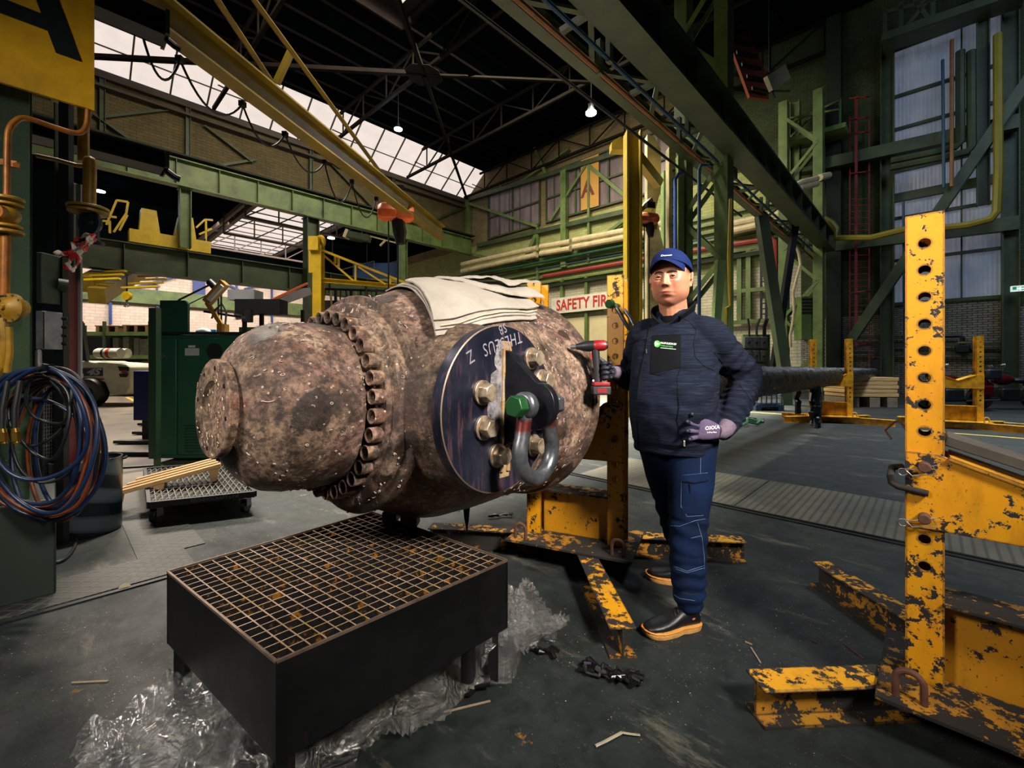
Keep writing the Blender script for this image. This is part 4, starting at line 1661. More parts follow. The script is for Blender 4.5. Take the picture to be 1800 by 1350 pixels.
# small shackle hung in the top hole of the middle post
sp = V((.415, 2.84, 0)) + V((.91, -.42, 0)) * .265 + V((-.42, -.91, 0)) * .10 + V((0, 0, 1.60))
s2 = Thing('small_shackle', 'small grey shackle with a green pin hung on the middle yellow post', 'shackle', sp)
pts = [sp + V((0, -.01, 0)), sp + V((.02, -.03, -.04)), sp + V((.05, -.04, -.10)), sp + V((.075, -.04, -.14)), sp + V((.10, -.035, -.15)), sp + V((.115, -.02, -.13)), sp + V((.09, 0, -.07)), sp + V((.06, .02, -.02))]
s2.part('bow', MB().tube(pts, .012, 12), zinc.m)
s2.part('pin', MB().cyl(sp + V((-.03, -.025, .005)), sp + V((.04, .03, .0)), .014, n=12).cyl(sp + V((-.045, -.035, .006)), sp + V((-.02, -.018, .006)), .026, n=14), gm, None, 'green pin')

# far stands
fy = (mat('far_yellow', '#e0a010', .5, 0, .4, 8, dark='#2c2010'),) * 3
stand('distant yellow stand under the far end of the wrapped shaft', tuple(pz(1460, 742)), a1 + .45,
      [((-.95, -.35), (.85, .45)), ((-.8, .5), (.95, -.45))], H=1.62, sep=.66, cradle_z=1.05, detail=1, mats=fy, plate=(.9, .5))
stand('distant yellow stand in front of the red motorcycle', tuple(pz(1680, 752)), a1 + .35,
      [((-.85, -.3), (.85, .35)), ((-.75, .5), (.8, -.5))], H=1.62, sep=.66, cradle_z=1.05, detail=1, mats=fy, plate=(.9, .5))


# ================================================================== the man
from mathutils.bvhtree import BVHTree


def remesh(mb, voxel, smooth=3, factor=.5):
    me = bpy.data.meshes.new('tmp')
    me.from_pydata([tuple(v) for v in mb.v], [], mb.f)
    ob = bpy.data.objects.new('tmp', me)
    C.objects.link(ob)
    r = ob.modifiers.new('r', 'REMESH')
    r.mode = 'VOXEL'
    r.voxel_size = voxel
    s = ob.modifiers.new('s', 'SMOOTH')
    s.iterations = smooth
    s.factor = factor
    dg = bpy.context.evaluated_depsgraph_get()
    ev = bpy.data.meshes.new_from_object(ob.evaluated_get(dg))
    out = MB()
    out.v = [v.co.copy() for v in ev.vertices]
    out.f = [tuple(p.vertices) for p in ev.polygons]
    bpy.data.objects.remove(ob)
    bpy.data.meshes.remove(me)
    bpy.data.meshes.remove(ev)
    return out


def normals(mb):
    n = [V((0, 0, 0)) for _ in mb.v]
    for f in mb.f:
        a, b, c = mb.v[f[0]], mb.v[f[1]], mb.v[f[2]]
        k = (b - a).cross(c - a)
        for i in f:
            n[i] += k
    return [k.normalized() if k.length > 0 else V((0, 0, 1)) for k in n]


def bvh_of(mb):
    return BVHTree.FromPolygons(mb.v, mb.f)


def loft(mb, secs, n=28, ex=2.3):
    """secs: (center, xaxis, yaxis, rx, ry)"""
    vs, fs = [], []
    for c, x, y, rx, ry in secs:
        for k in range(n):
            a = 2 * math.pi * k / n
            ca, sa = math.cos(a), math.sin(a)
            u = math.copysign(abs(ca) ** (2 / ex), ca) * rx
            w_ = math.copysign(abs(sa) ** (2 / ex), sa) * ry
            vs.append(c + x * u + y * w_)
    m = len(secs)
    for i in range(m - 1):
        for k in range(n):
            l = (k + 1) % n
            fs.append((i * n + k, i * n + l, (i + 1) * n + l, (i + 1) * n + k))
    fs.append(tuple(range(n - 1, -1, -1)))
    fs.append(tuple((m - 1) * n + k for k in range(n)))
    return mb.add(vs, fs)


def limb(mb, pts, rs, n=18, sub=5):
    """smooth tapered limb through the joints"""
    P, RR = [], []
    m = len(pts)
    for i in range(m - 1):
        p0, p1, p2, p3 = pts[max(i - 1, 0)], pts[i], pts[i + 1], pts[min(i + 2, m - 1)]
        for k in range(sub):
            t = k / sub
            q = .5 * ((2 * p1) + (p2 - p0) * t + (2 * p0 - 5 * p1 + 4 * p2 - p3) * t * t + (3 * p1 - p0 - 3 * p2 + p3) * t ** 3)
            P.append(q)
            RR.append(rs[i] * (1 - t) + rs[i + 1] * t)
    P.append(pts[-1])
    RR.append(rs[-1])
    mb.tube(P, RR, n)
    mb.ball(P[0], RR[0] * .99, 16, 10)
    mb.ball(P[-1], RR[-1] * .99, 16, 10)
    return mb


PO = V((.83, 2.25, 0))
YAW = R(-40)
PR3 = Matrix.Rotation(YAW, 3, 'Z')


def bl(x, y, z):                   # body-local (his left, backwards, up) to world
    return PO + PR3 @ V((x, y, z))


LX, LY = PR3 @ V((1, 0, 0)), PR3 @ V((0, 1, 0))
man = Thing('person', 'man in a blue cap, dark jacket and jeans, gloved hand on his hip', 'person', PO)

# joints in world space
sh_l, el_l, wr_l = bl(.165, .01, 1.392), V((1.185, 2.225, 1.175)), V((.995, 2.075, .925))
sh_r, el_r, wr_r = bl(-.168, .01, 1.40), V((.685, 2.53, 1.165)), V((.545, 2.375, 1.205))
hip_l, kn_l, an_l = bl(.095, 0, .88), V((.850, 2.13, .475)), V((.835, 2.08, .095))
hip_r, kn_r, an_r = bl(-.095, 0, .88), V((.875, 2.40, .475)), V((1.0, 2.50, .10))
HEAD = V((.793, 2.20, 1.664))
HS_ = 1.09
HYAW = R(-34)
HR = Matrix.Rotation(HYAW, 3, 'Z') @ Matrix.Rotation(R(-2), 3, 'X')


def g2(x, z, cx, cz, sx_, sz_):
    return math.exp(-((x - cx) / sx_) ** 2 - ((z - cz) / sz_) ** 2)


def head_mb():
    NTh, NPh = 120, 150
    vs, fs = [], []
    for i in range(NTh + 1):
        th = math.pi * i / NTh
        for k in range(NPh):
            ph = 2 * math.pi * k / NPh
            x = math.sin(th) * math.cos(ph)
            y = math.sin(th) * math.sin(ph)
            z = math.cos(th)
            # superellipsoid-ish skull
            X = .083 * math.copysign(abs(x) ** .90, x)
            Y = .100 * math.copysign(abs(y) ** .95, y)
            Z = .124 * z
            if Z < 0:
                f = -Z / .124
                X *= 1 - .05 * f - .20 * f ** 4
                if Y > 0:
                    Y *= 1 - .42 * f            # nape
                else:
                    Y *= 1 - .06 * f - .05 * f ** 3
            else:
                Y *= 1.0 + .05 * (Z / .124)
            if Y < 0:                            # front: flatten, then features
                fr = min(1, -y * 1.6)
                d = 0.0
                d += -.006 * fr * (1 - min(1, (X / .07) ** 2))
                ax = abs(X)
                # forehead and brow
                d += .004 * g2(ax, Z, .024, .027, .026, .010)
                d -= .011 * g2(ax, Z, .031, .004, .017, .012)
                d += .003 * g2(ax, Z, .031, -.014, .016, .006)
                # nose
                if -.05 < Z < .025:
                    k_ = (.02 - Z) / .05
                    k_ = max(0, min(1.12, k_))
                    d += (.005 + .020 * k_) * math.exp(-(X / (.0075 + .0055 * k_)) ** 2) * (1 if Z > -.034 else max(0, 1 - ((-.034 - Z) / .008)) )
                d += .009 * g2(ax, Z, .0145, -.033, .0065, .0075)
                # cheeks, mouth, chin
                d += .006 * g2(ax, Z, .048, -.022, .022, .022)
                d -= .003 * g2(ax, Z, .030, -.052, .008, .018)
                d += .0055 * g2(X, Z, 0, -.066, .030, .022)
                d += .0050 * g2(X, Z, 0, -.0615, .021, .0042)
                d += .0062 * g2(X, Z, 0, -.0735, .018, .0052)
                d -= .0058 * g2(X, Z, 0, -.0672, .024, .0020)
                d -= .003 * g2(ax, Z, .027, -.067, .005, .005)
                d -= .004 * g2(X, Z, 0, -.085, .020, .006)
                d += .008 * g2(X, Z, 0, -.103, .024, .014)
                Y -= d * min(1, -y * 2.2)
            # jowls
            if Z < -.03:
                X += math.copysign(.0075, x) * math.exp(-((Z + .075) / .03) ** 2) * (1 if Y < .03 else .4) * min(1, abs(x) * 1.5)
            vs.append(V((X, Y, Z)))
    for i in range(NTh):
        for k in range(NPh):
            l = (k + 1) % NPh
            fs.append((i * NPh + k, (i + 1) * NPh + k, (i + 1) * NPh + l, i * NPh + l))
    mb = MB().add(vs, fs)
    # ears
    for s in (-1, 1):
        ring = []
        for k in range(14):
            a = R(-70 + k * 20)
            ring.append(V((s * (.087 + .006 * math.sin(a * .5)), .012 + .016 * math.cos(a) * .9, .002 + .029 * math.sin(a))))
        mb.tube(ring, .0052, 8)
        mb.box(V((s * .083, .014, 0)), (.010, .022, .046))
        mb.ball(V((s * .085, .004, -.027)), .008, 10, 8)
    return mb


def to_head(mb, s=HS_):
    mb.v = [HEAD + HR @ (v * s) for v in mb.v]
    return mb


hm = to_head(head_mb())
body = MB()
body.join(hm)
nb, nt_ = bl(0, .012, 1.44), HEAD + HR @ V((0, .018, -.06))
limb(body, [nb, (nb + nt_) / 2, nt_], [.076, .068, .067])
# hidden trunk and limbs, so that the body is one continuous figure
Xa, Ya = LX, LY
loft(body, [(bl(0, .0, z), Xa, Ya, rx, ry) for z, rx, ry in ((.84, .16, .11), (.95, .165, .125), (1.1, .165, .125), (1.25, .175, .12), (1.36, .175, .105), (1.43, .13, .08), (1.47, .06, .06))])
for a_, b_, c_ in ((sh_l, el_l, wr_l), (sh_r, el_r, wr_r)):
    limb(body, [a_, b_, c_], [.05, .036, .020])
    d_ = (c_ - b_).normalized()
    body.ball(c_ + d_ * .01, .016, 12, 8)
for a_, b_, c_ in ((hip_l, kn_l, an_l), (hip_r, kn_r, an_r)):
    limb(body, [a_, b_, c_], [.085, .055, .04])
    body.ball(c_ + V((0, 0, -.03)), .035, 12, 8)
body = remesh(body, .0036, 2, .5)
ts = NT('skin')
at = ts.n('Attribute')
at.attribute_name = 'tint'
sn = ts.noise(30, 6, .7)
skc = ts.mix(ts.math('MULTIPLY', sn, .18), at.outputs['Color'], srgb('#8a4a3c'))
ts.set('Base Color', skc)
ts.set('Roughness', .48)
ts.set('Subsurface Weight', .12)
ts.b.inputs['Subsurface Radius'].default_value = (.01, .004, .002)
ts.set('Specular IOR Level', .4)
ts.bump(ts.noise(180, 3), .06, .002)
me = body.mesh('body', ts.m, PO, smooth=None)
me.shade_smooth()
ca_ = me.color_attributes.new('tint', 'FLOAT_COLOR', 'POINT')
HRi = HR.transposed()
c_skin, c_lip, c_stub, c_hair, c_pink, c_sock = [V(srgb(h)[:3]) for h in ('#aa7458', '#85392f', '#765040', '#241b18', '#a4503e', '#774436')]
for i, v in enumerate(body.v):
    q = (HRi @ (v - HEAD)) / HS_
    c = c_skin.copy()
    if q.z > -.2 and q.length < .2:
        ax = abs(q.x)
        if q.y < .02:
            c = c.lerp(c_pink, .55 * g2(ax, q.z, .045, -.02, .025, .022))
            c = c.lerp(c_pink, .5 * g2(q.x, q.z, 0, -.03, .014, .012))
            k = max(0, min(1, (-.045 - q.z) / .02)) * .38
            if q.z < -.13:
                k = 0
            c = c.lerp(c_stub, k)
            c = c.lerp(c_stub, .35 * g2(q.x, q.z, 0, -.052, .02, .006))
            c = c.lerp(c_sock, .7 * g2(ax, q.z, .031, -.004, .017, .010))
            if q.y < -.06:
                lp = max(g2(q.x, q.z, 0, -.0625, .0235, .0048), g2(q.x, q.z, 0, -.0728, .020, .0055))
                c = c.lerp(c_lip, min(1, max(0, lp - .25) * 1.8))
                c = c.lerp(V((.05, .015, .012)), .8 * g2(q.x, q.z, 0, -.0672, .024, .0013))
                c = c.lerp(V((.06, .02, .015)), .8 * g2(ax, q.z, .009, -.0405, .005, .003))
        if ax > .05 and q.y > -.045 and q.z > .012 and not (ax > .0825):
            f = min(1, (q.z - .012) / .02) * min(1, (q.y + .045) / .015)
            c = c.lerp(c_hair, .72 * f)
        if q.y > .03 and q.z > -.04 and ax < .083:
            c = c.lerp(c_hair, .8 * min(1, (q.y - .03) / .02))
    ca_.data[i].color = (c.x, c.y, c.z, 1)
bo = bpy.data.objects.new('body', me)
C.objects.link(bo)
bo.parent = man.o

# eyes, brows
eyew = mat('eye_white', '#5e524e', .35, 0, .05, 3)
for s in (-1, 1):
    ec = V((s * .0305, -.0812, .0030))
    lk = V((-.10 if True else 0, -1, .0)).normalized()
    lk = V((.18, -1, .02)).normalized()
    e = man.part('eye', to_head(MB().ball(ec, .0124, 18, 12)), eyew)
    ic = ec + lk * .0096
    man.part('iris', to_head(MB().cyl(ic, ic + lk * .0034, .0068, .0056, n=18)), mat('iris_brown', '#2a1a12', .2, 0, 0), e)
    pts_u = [ec + V((s * x, -.0112 + abs(x) * .35 - .0006, .0046 - (x * 13) ** 2 * .22)) for x in (-.013, -.009, -.004, 0, .004, .009, .013)]
    man.part('upper_lid', to_head(MB().tube(pts_u, [.0012, .0017, .0021, .0021, .0021, .0017, .0012], 6)), mat('lash_line', '#2e1a16', .6, 0, 0), e)
    pts_u = [ec + V((s * x, -.0112 + abs(x) * .35, .0082 - (x * 13) ** 2 * .25)) for x in (-.015, -.010, -.004, 0, .004, .010, .015)]
    skin2 = mat('lid_skin', '#b27a64', .5, 0, .1)
    man.part('lid_fold', to_head(MB().tube(pts_u, [.0015, .0032, .0042, .0044, .0042, .0032, .0015], 8)), skin2, e)
    pts_u = [ec + V((s * x, -.0108 + abs(x) * .35, -.0066 + (x * 13) ** 2 * .2)) for x in (-.013, -.008, -.003, .003, .008, .013)]
    man.part('lower_lid', to_head(MB().tube(pts_u, [.0012, .0026, .0032, .0032, .0026, .0012], 8)), skin2, e)
    pts_b = [V((s * x, y, z)) for x, y, z in ((.010, -.1000, .0200), (.019, -.1000, .0245), (.030, -.0975, .0270), (.041, -.0900, .0255), (.049, -.081, .0205))]
    man.part('eyebrow', to_head(MB().tube(pts_b, [.0034, .0052, .0050, .0040, .0018], 8, flat=.7)), mat('brow_hair', '#2a1f1b', .8, 0, .2, 90))

# ---- cap
capm = NT('cap_cotton')
cn2 = capm.noise(40, 5)
capm.set('Base Color', capm.mix(capm.math('MULTIPLY', cn2, .4), srgb('#051a4c'), srgb('#041238')))
capm.set('Roughness', .85)
capm.set('Specular IOR Level', .2)
capm.bump(capm.noise(9, 5, .6), .25, .006)
mb = MB()
vs, fs = [], []
n1, n2 = 22, 72
for i in range(n1 + 1):
    th = (math.pi / 2) * i / n1
    for k in range(n2):
        ph = 2 * math.pi * k / n2
        x = math.sin(th) * math.cos(ph)
        y = math.sin(th) * math.sin(ph)
        z = math.cos(th)
        X = .0905 * math.copysign(abs(x) ** .9, x)
        Y = (.108 if y > 0 else .098) * math.copysign(abs(y) ** .9, y)
        Z = .104 * z ** .78
        base = .056 - .026 * y - .012 * abs(x)
        seam = .0012 * (abs(math.sin(3 * ph)) ** .3 - 1)
        vs.append(V((X * (1 + seam * 3), Y * (1 + seam * 3) + .004, base + Z * .77)))
for i in range(n1):
    for k in range(n2):
        l = (k + 1) % n2
        fs.append((i * n2 + k, (i + 1) * n2 + k, (i + 1) * n2 + l, i * n2 + l))
mb.add(vs, fs)
rim_ = [vs[n1 * n2 + k] for k in range(n2)]
mb.tube(rim_, .0028, 6, True)
capo = MB()
capo.v, capo.f = list(mb.v), list(mb.f)
cap = man.part('cap', to_head(mb), capm.m, None, 'dark royal blue cap')
cap_world = MB()
cap_world.v, cap_world.f = list(mb.v), list(mb.f)
# visor
vs, fs = [], []
nu, nv = 30, 8
for side in (0, 1):
    for j in range(nv + 1):
        for i in range(nu + 1):
            a = R(-56 + 112 * i / nu)
            r_in = V((.089 * math.sin(a), -.097 * math.cos(a) + .004, 0))
            f = j / nv
            reach = .068 * (max(0, math.cos(a * 1.6)) ** .75)
            p = r_in + V((.2 * math.sin(a) * .02, -1, 0)) * reach * f
            z = .056 + .026 * math.cos(a) - .012 * abs(math.sin(a)) - .016 * f - f * (p.x / .085) ** 2 * .020
            vs.append(V((p.x, p.y, z - side * .0035)))
W = nu + 1
N_ = W * (nv + 1)
for j in range(nv):
    for i in range(nu):
        q = (j * W + i, j * W + i + 1, (j + 1) * W + i + 1, (j + 1) * W + i)
        fs.append(q)
        fs.append(tuple(reversed([k + N_ for k in q])))
for i in range(nu):
    fs.append((nv * W + i, nv * W + i + 1, nv * W + i + 1 + N_, nv * W + i + N_))
for j in range(nv):
    fs.append(((j + 1) * W, j * W, j * W + N_, (j + 1) * W + N_))
    fs.append((j * W + nu, (j + 1) * W + nu, (j + 1) * W + nu + N_, j * W + nu + N_))
man.part('visor', to_head(MB().add(vs, fs)), capm.m, cap)
man.part('cap_button', to_head(MB().ball(V((0, .004, .135)), .007, 12, 6, (1, 1, .5))), capm.m, cap)


def cast(bvh, px, py, lift=.0015):
    d = V(((px - 900) / FPX, 1, (640 - py) / FPX)).normalized()
    h = bvh.ray_cast(V((0, 0, CAMZ)), d)
    if h[0] is None:
        return None
    n = h[1] if h[1].dot(d) < 0 else -h[1]
    return h[0] + n * lift


def cast_mesh(bvh, mb2, o, sx, sy, lift=.0015, lean=0.0, thick=.0008):
    """lay a flat xy mesh (y up) onto a surface as seen from the front; o = pixel of its origin, sx, sy = pixels per unit"""
    vs, ok = [], True
    for v in mb2.v:
        p = cast(bvh, o[0] + v.x * sx, o[1] - v.y * sy + v.x * sx * lean, lift)
        if p is None:
            return None
        vs.append(p)
    m = MB()
    m.add(vs, mb2.f)
    return m


def patch(bvh, quad, nu, nv, lift=.002):
    """quad of pixels (tl, tr, br, bl)"""
    vs, fs = [], []
    for j in range(nv + 1):
        for i in range(nu + 1):
            u, v = i / nu, j / nv
            x = (quad[0][0] * (1 - u) + quad[1][0] * u) * (1 - v) + (quad[3][0] * (1 - u) + quad[2][0] * u) * v
            y = (quad[0][1] * (1 - u) + quad[1][1] * u) * (1 - v) + (quad[3][1] * (1 - u) + quad[2][1] * u) * v
            p = cast(bvh, x, y, lift)
            if p is None:
                return MB()
            vs.append(p)
    W = nu + 1
    for j in range(nv):
        for i in range(nu):
            fs.append((j * W + i, (j + 1) * W + i, (j + 1) * W + i + 1, j * W + i + 1))
    n = len(vs)
    mb = MB().add(vs, fs)
    nn = normals(mb)
    d0 = vs[n // 2]
    s = 1 if nn[n // 2].dot(V((0, 0, CAMZ)) - d0) > 0 else -1
    out = MB()
    out.add(vs + [v - k * (s * lift * 1.6) for v, k in zip(vs, nn)], fs + [tuple(reversed([i + n for i in f])) for f in fs] + [
        (i, i + 1, i + 1 + n, i + n) for i in range(nu)] + [(nv * W + i + 1, nv * W + i, nv * W + i + n, nv * W + i + 1 + n) for i in range(nu)] + [
        ((j + 1) * W, j * W, j * W + n, (j + 1) * W + n) for j in range(nv)] + [(j * W + nu, (j + 1) * W + nu, (j + 1) * W + nu + n, j * W + nu + n) for j in range(nv)])
    return out


def stitch(bvh, pts, r=.0011, lift=.001, n=5, sub=6):
    P = []
    for a, b in zip(pts, pts[1:]):
        for k in range(sub):
            f = k / sub
            p = cast(bvh, a[0] + (b[0] - a[0]) * f, a[1] + (b[1] - a[1]) * f, lift)
            if p is not None:
                P.append(p)
    p = cast(bvh, pts[-1][0], pts[-1][1], lift)
    if p is not None:
        P.append(p)
    return MB().tube(P, r, n) if len(P) > 1 else MB()


cb = bvh_of(cap_world)
tm = cast_mesh(cb, text_mesh('Damen', .062, 0, .0008, 'CENTER', .25, 1.0, 1.2), (1171, 449), 90, 62, .001, -.08)
whit = mat('white_print', '#dcdce0', .7, 0, 0)
if tm:
    man.part('cap_lettering', tm, whit, cap, 'small white letters')

# ---- jacket
jm = NT('heather_fleece')
jn = jm.noise(90, 6, .75, jm.mapping((.14, .14, 2.2)))
jc = jm.ramp(jn, [(.38, srgb('#05080f')), (.52, srgb('#0b1222')), (.68, srgb('#1b2333'))])
jm.set('Base Color', jc)
jm.set('Roughness', .9)
jm.set('Specular IOR Level', .15)
jm.bump(jn, .25, .003)
jdark = mat('softshell_panel', '#05080d', .8, 0, .2, 20, spec=.12)
J = MB()
secs = [(.805, 0, .0, .198, .150), (.83, 0, 0, .204, .156), (.90, 0, -.012, .204, .168), (.98, 0, -.028, .208, .180), (1.07, 0, -.030, .210, .182), (1.16, 0, -.020, .210, .172),
        (1.25, 0, -.008, .214, .158), (1.33, 0, 0, .206, .146), (1.39, 0, .006, .178, .128), (1.44, 0, .012, .140, .108), (1.485, 0, .014, .110, .094), (1.525, 0, .014, .090, .084)]
loft(J, [(bl(cx, cy, z), Xa, Ya, rx, ry) for z, cx, cy, rx, ry in secs], 40, 2.35)
limb(J, [bl(.08, .012, 1.435), sh_l, sh_l.lerp(el_l, .5), el_l, el_l.lerp(wr_l, .5), wr_l + (el_l - wr_l) * .06], [.064, .084, .082, .076, .068, .050], 24)
limb(J, [bl(-.08, .012, 1.435), sh_r, sh_r.lerp(el_r, .5), el_r, el_r.lerp(wr_r, .5), wr_r + (el_r - wr_r) * .20], [.064, .082, .078, .068, .056, .046], 24)
J = remesh(J, .0075, 8, .6)
nn = normals(J)
ax_u, ax_f = (el_l - sh_l).normalized(), (wr_l - el_l).normalized()
for i, v in enumerate(J.v):
    d = 0.0
    q = PR3.transposed() @ (v - PO)
    # soft folds
    f1 = noise.fractal(V((v.x * 7, v.y * 7, v.z * 5)), 1, 2, 3)
    d += .006 * f1
    # bunching at the elbow and down the forearm
    for (a, b, c_, k) in ((sh_l, el_l, wr_l, 1.0), (sh_r, el_r, wr_r, .8)):
        df = (v - b).dot((c_ - b).normalized())
        dist = ((v - b) - (c_ - b).normalized() * df).length
        if 0 < df < .30 and dist < .10:
            wv_ = math.sin(df * 170 + 5 * noise.noise(v * 8))
            d += .0038 * k * wv_ * min(1, df * 12)
        du = (v - a).dot((b - a).normalized())
        dist = ((v - a) - (b - a).normalized() * du).length
        if .08 < du < .30 and dist < .11:
            d += .0035 * k * math.sin(du * 110 + 3 * noise.noise(v * 7))
    # diagonal pulls across the side and hem gather
    if q.x > -.02 and 0.84 < q.z < 1.25:
        d += .004 * math.sin((q.z * 1.0 - q.y * .9 + q.x * .6) * 62 + 3 * noise.noise(v * 5)) * min(1, (q.x + .02) * 8)
    if q.z < .86:
        d -= .006 * (1 - abs(q.z - .845) / .03 if abs(q.z - .845) < .03 else 0)
    J.v[i] = v + nn[i] * d
jk = man.part('jacket', J, jm.m, None, 'dark navy heather work jacket', smooth=None)
jk.data.shade_smooth()
jb = bvh_of(J)
# collar: open and folded
cm = MB()
vs, fs = [], []
n1 = 44
for j in range(7):
    f = j / 6
    for i in range(n1 + 1):
        a = R(-90 + 26 + (360 - 52) * i / n1)        # opening at the front
        fr = abs(i / n1 - .5) * 2
        rx = .088 + .012 * f + .05 * fr ** 5 * f
        ry = .084 + .012 * f + .035 * fr ** 5 * f
        zz = 1.500 + .068 * f - (.055 + .03 * f) * fr ** 3 + (.010 * (1 - fr))
        vs.append(bl(rx * math.cos(a) * 1.0, .008 + ry * math.sin(a) - .012 * fr * f, zz))
W = n1 + 1
for j in range(6):
    for i in range(n1):
        fs.append((j * W + i, j * W + i + 1, (j + 1) * W + i + 1, (j + 1) * W + i))
cm.add(vs, fs)
co = man.part('collar', cm, jdark, jk)
sm_ = co.modifiers.new('thick', 'SOLIDIFY')
sm_.thickness = .007
sm_.offset = 0
man.part('shirt_neck', MB().add(*(lambda s_: (s_.v, s_.f))(loft(MB(), [(bl(0, -.004, 1.43), Xa, Ya, .09, .085), (bl(0, -.006, 1.47), Xa, Ya, .080, .080), (bl(0, -.010, 1.49), Xa, Ya, .074, .075)], 30, 2))), mat('dark_tee', '#06080c', .9, spec=.1), jk)
hem = [(x, y) for x, y in ((1112, 770), (1135, 781), (1170, 788), (1210, 786), (1254, 778))]
man.part('seam', stitch(jb, [(1113, 772), (1135, 781), (1170, 787), (1210, 786), (1250, 778)], .0016, .0008), jdark, jk)
man.part('chest_pocket', patch(jb, [(1146, 591), (1197, 589), (1197, 646), (1143, 657)], 14, 14, .0018), jdark, jk, 'black chest pocket')
man.part('zip', stitch(jb, [(1143, 570), (1138, 596), (1133, 625), (1124, 665), (1119, 720), (1122, 782)], .0032, .001), jdark, jk)
man.part('zip_pull', MB().box(cast(jb, 1139, 598, .004), (.006, .004, .018)), M['chrome'], jk)
man.part('zip_pull', MB().box(cast(jb, 1137, 618, .004), (.006, .004, .02)), M['steel_dark'], jk)
for pts in ([(1103, 606), (1118, 600), (1137, 596)], [(1186, 551), (1212, 566), (1224, 580), (1219, 604), (1222, 628), (1238, 644), (1256, 652)], [(1147, 590), (1200, 588), (1222, 588)],
            [(1197, 646), (1190, 665), (1192, 700), (1190, 735)], [(1143, 657), (1160, 660), (1175, 652), (1197, 641)], [(1255, 620), (1280, 650), (1310, 690), (1322, 706)], [(1253, 620), (1290, 622)]):
    man.part('seam', stitch(jb, pts, .0014, .0005), jdark, jk)
man.part('pocket_zip', stitch(jb, [(1192, 697), (1194, 715), (1190, 738), (1194, 760), (1202, 778)], .0026, .001), jdark, jk)
man.part('pull_tab', MB().box(cast(jb, 1203, 779, .004), (.007, .004, .026)), M['white'], jk)
# chest print
gp = mat('green_print', '#3f9a3a', .7, 0, 0)
disc = MB().cyl((0, 0, 0), (0, 0, .0001), 1, n=28)
disc.f = [disc.f[-1]]
t1 = cast_mesh(jb, disc, (1156, 605), 5.6, 6.0, .0045)
man.part('emblem', t1, gp, jk, 'green round emblem')
tri = MB().add([(-.75, .75, 0), (.85, 0, 0), (-.75, -.75, 0)], [(0, 1, 2)])
man.part('emblem', cast_mesh(jb, tri, (1156, 605), 5.2, 5.6, .0052), whit, jk, 'white pointed emblem')
man.part('chest_lettering', cast_mesh(jb, text_mesh('PROPULSION BV', 1.0, 0, .01, 'LEFT', .1, 1.0, 1.0), (1161.5, 603.5), 3.75, 4.6, .0048, .09), whit, jk)
man.part('chest_lettering', cast_mesh(jb, text_mesh('THRUSTERS', 1.0, 0, .01, 'LEFT', .1, 1.0, 1.05), (1161.5, 608.5), 3.9, 4.2, .0048, .09), gp, jk)
man.part('chest_lettering', cast_mesh(jb, MB().bb((0, -.2, 0), (27, .2, .0001)), (1161.5, 612), 1, 2.2, .0048, .09), whit, jk, 'fine line of white print')

# ---- jeans
jeans = NT('denim')
dn = jeans.noise(120, 4, .6, jeans.mapping((1, 1, .3)))
db = jeans.noise(5, 6, .65)
jc = jeans.ramp(db, [(.3, srgb('#020a1e')), (.55, srgb('#051532')), (.75, srgb('#0a2248'))])
jeans.set('Base Color', jeans.mix(jeans.math('MULTIPLY', dn, .35), jc, srgb('#0a1626')))
jeans.set('Roughness', .9)
jeans.set('Specular IOR Level', .12)
jeans.bump(dn, .2, .002)
T = MB()
loft(T, [(bl(0, y, z), Xa, Ya, rx, ry) for z, y, rx, ry in ((.955, -.01, .185, .15), (.90, -.005, .19, .15), (.84, 0, .188, .145), (.80, .005, .16, .12))], 36, 2.3)
limb(T, [hip_l, hip_l.lerp(kn_l, .5), kn_l, kn_l.lerp(an_l, .45), an_l + V((0, 0, .05))], [.108, .107, .090, .082, .066], 26)
limb(T, [hip_r, hip_r.lerp(kn_r, .5), kn_r, kn_r.lerp(an_r, .45), an_r + V((0, 0, .05))], [.108, .103, .086, .078, .064], 26)
T = remesh(T, .0075, 8, .6)
nn = normals(T)
for i, v in enumerate(T.v):
    d = .005 * noise.fractal(V((v.x * 6, v.y * 6, v.z * 4)), 1, 2, 3)
    if v.z < .36:
        d += .0052 * math.sin(v.z * 88 + 7 * noise.noise(V((v.x * 7, v.y * 7, v.z * 3)))) * (1 if v.z < .3 else (.36 - v.z) / .06)
    elif v.z < .52:
        d += .0045 * math.sin(v.z * 75 + v.x * 22 + 2 * noise.noise(v * 6))
    T.v[i] = v + nn[i] * d
jn_ = man.part('jeans', T, jeans.m, None, 'dark blue work jeans', smooth=None)
jn_.data.shade_smooth()
tbv = bvh_of(T)
stm = mat('pale_stitching', '#4d6280', .8, 0, 0)
for pts in ([(1232, 792), (1231, 840)], [(1199, 836), (1244, 831)], [(1199, 844), (1244, 839)], [(1198, 860), (1242, 855)], [(1198, 836), (1197, 890), (1208, 908), (1236, 906)], [(1244, 831), (1240, 880), (1236, 906)],
            [(1197, 890), (1236, 893)], [(1178, 924), (1195, 925), (1222, 915), (1240, 912)], [(1226, 918), (1234, 945), (1238, 980), (1238, 1000)],
            [(1186, 996), (1208, 1004), (1238, 994)], [(1188, 1000), (1208, 1007), (1238, 998)], [(1176, 1040), (1195, 1052), (1222, 1056)], [(1214, 946), (1232, 942)]):
    man.part('stitching', stitch(tbv, pts, .00095, .0006), stm, jn_)
man.part('thigh_pocket', patch(tbv, [(1198, 836), (1244, 831), (1238, 905), (1200, 903)], 12, 16, .0022), jeans.m, jn_)
man.part('pocket_zip', stitch(tbv, [(1201, 846), (1220, 849), (1243, 845)], .0028, .004), jdark, jn_)
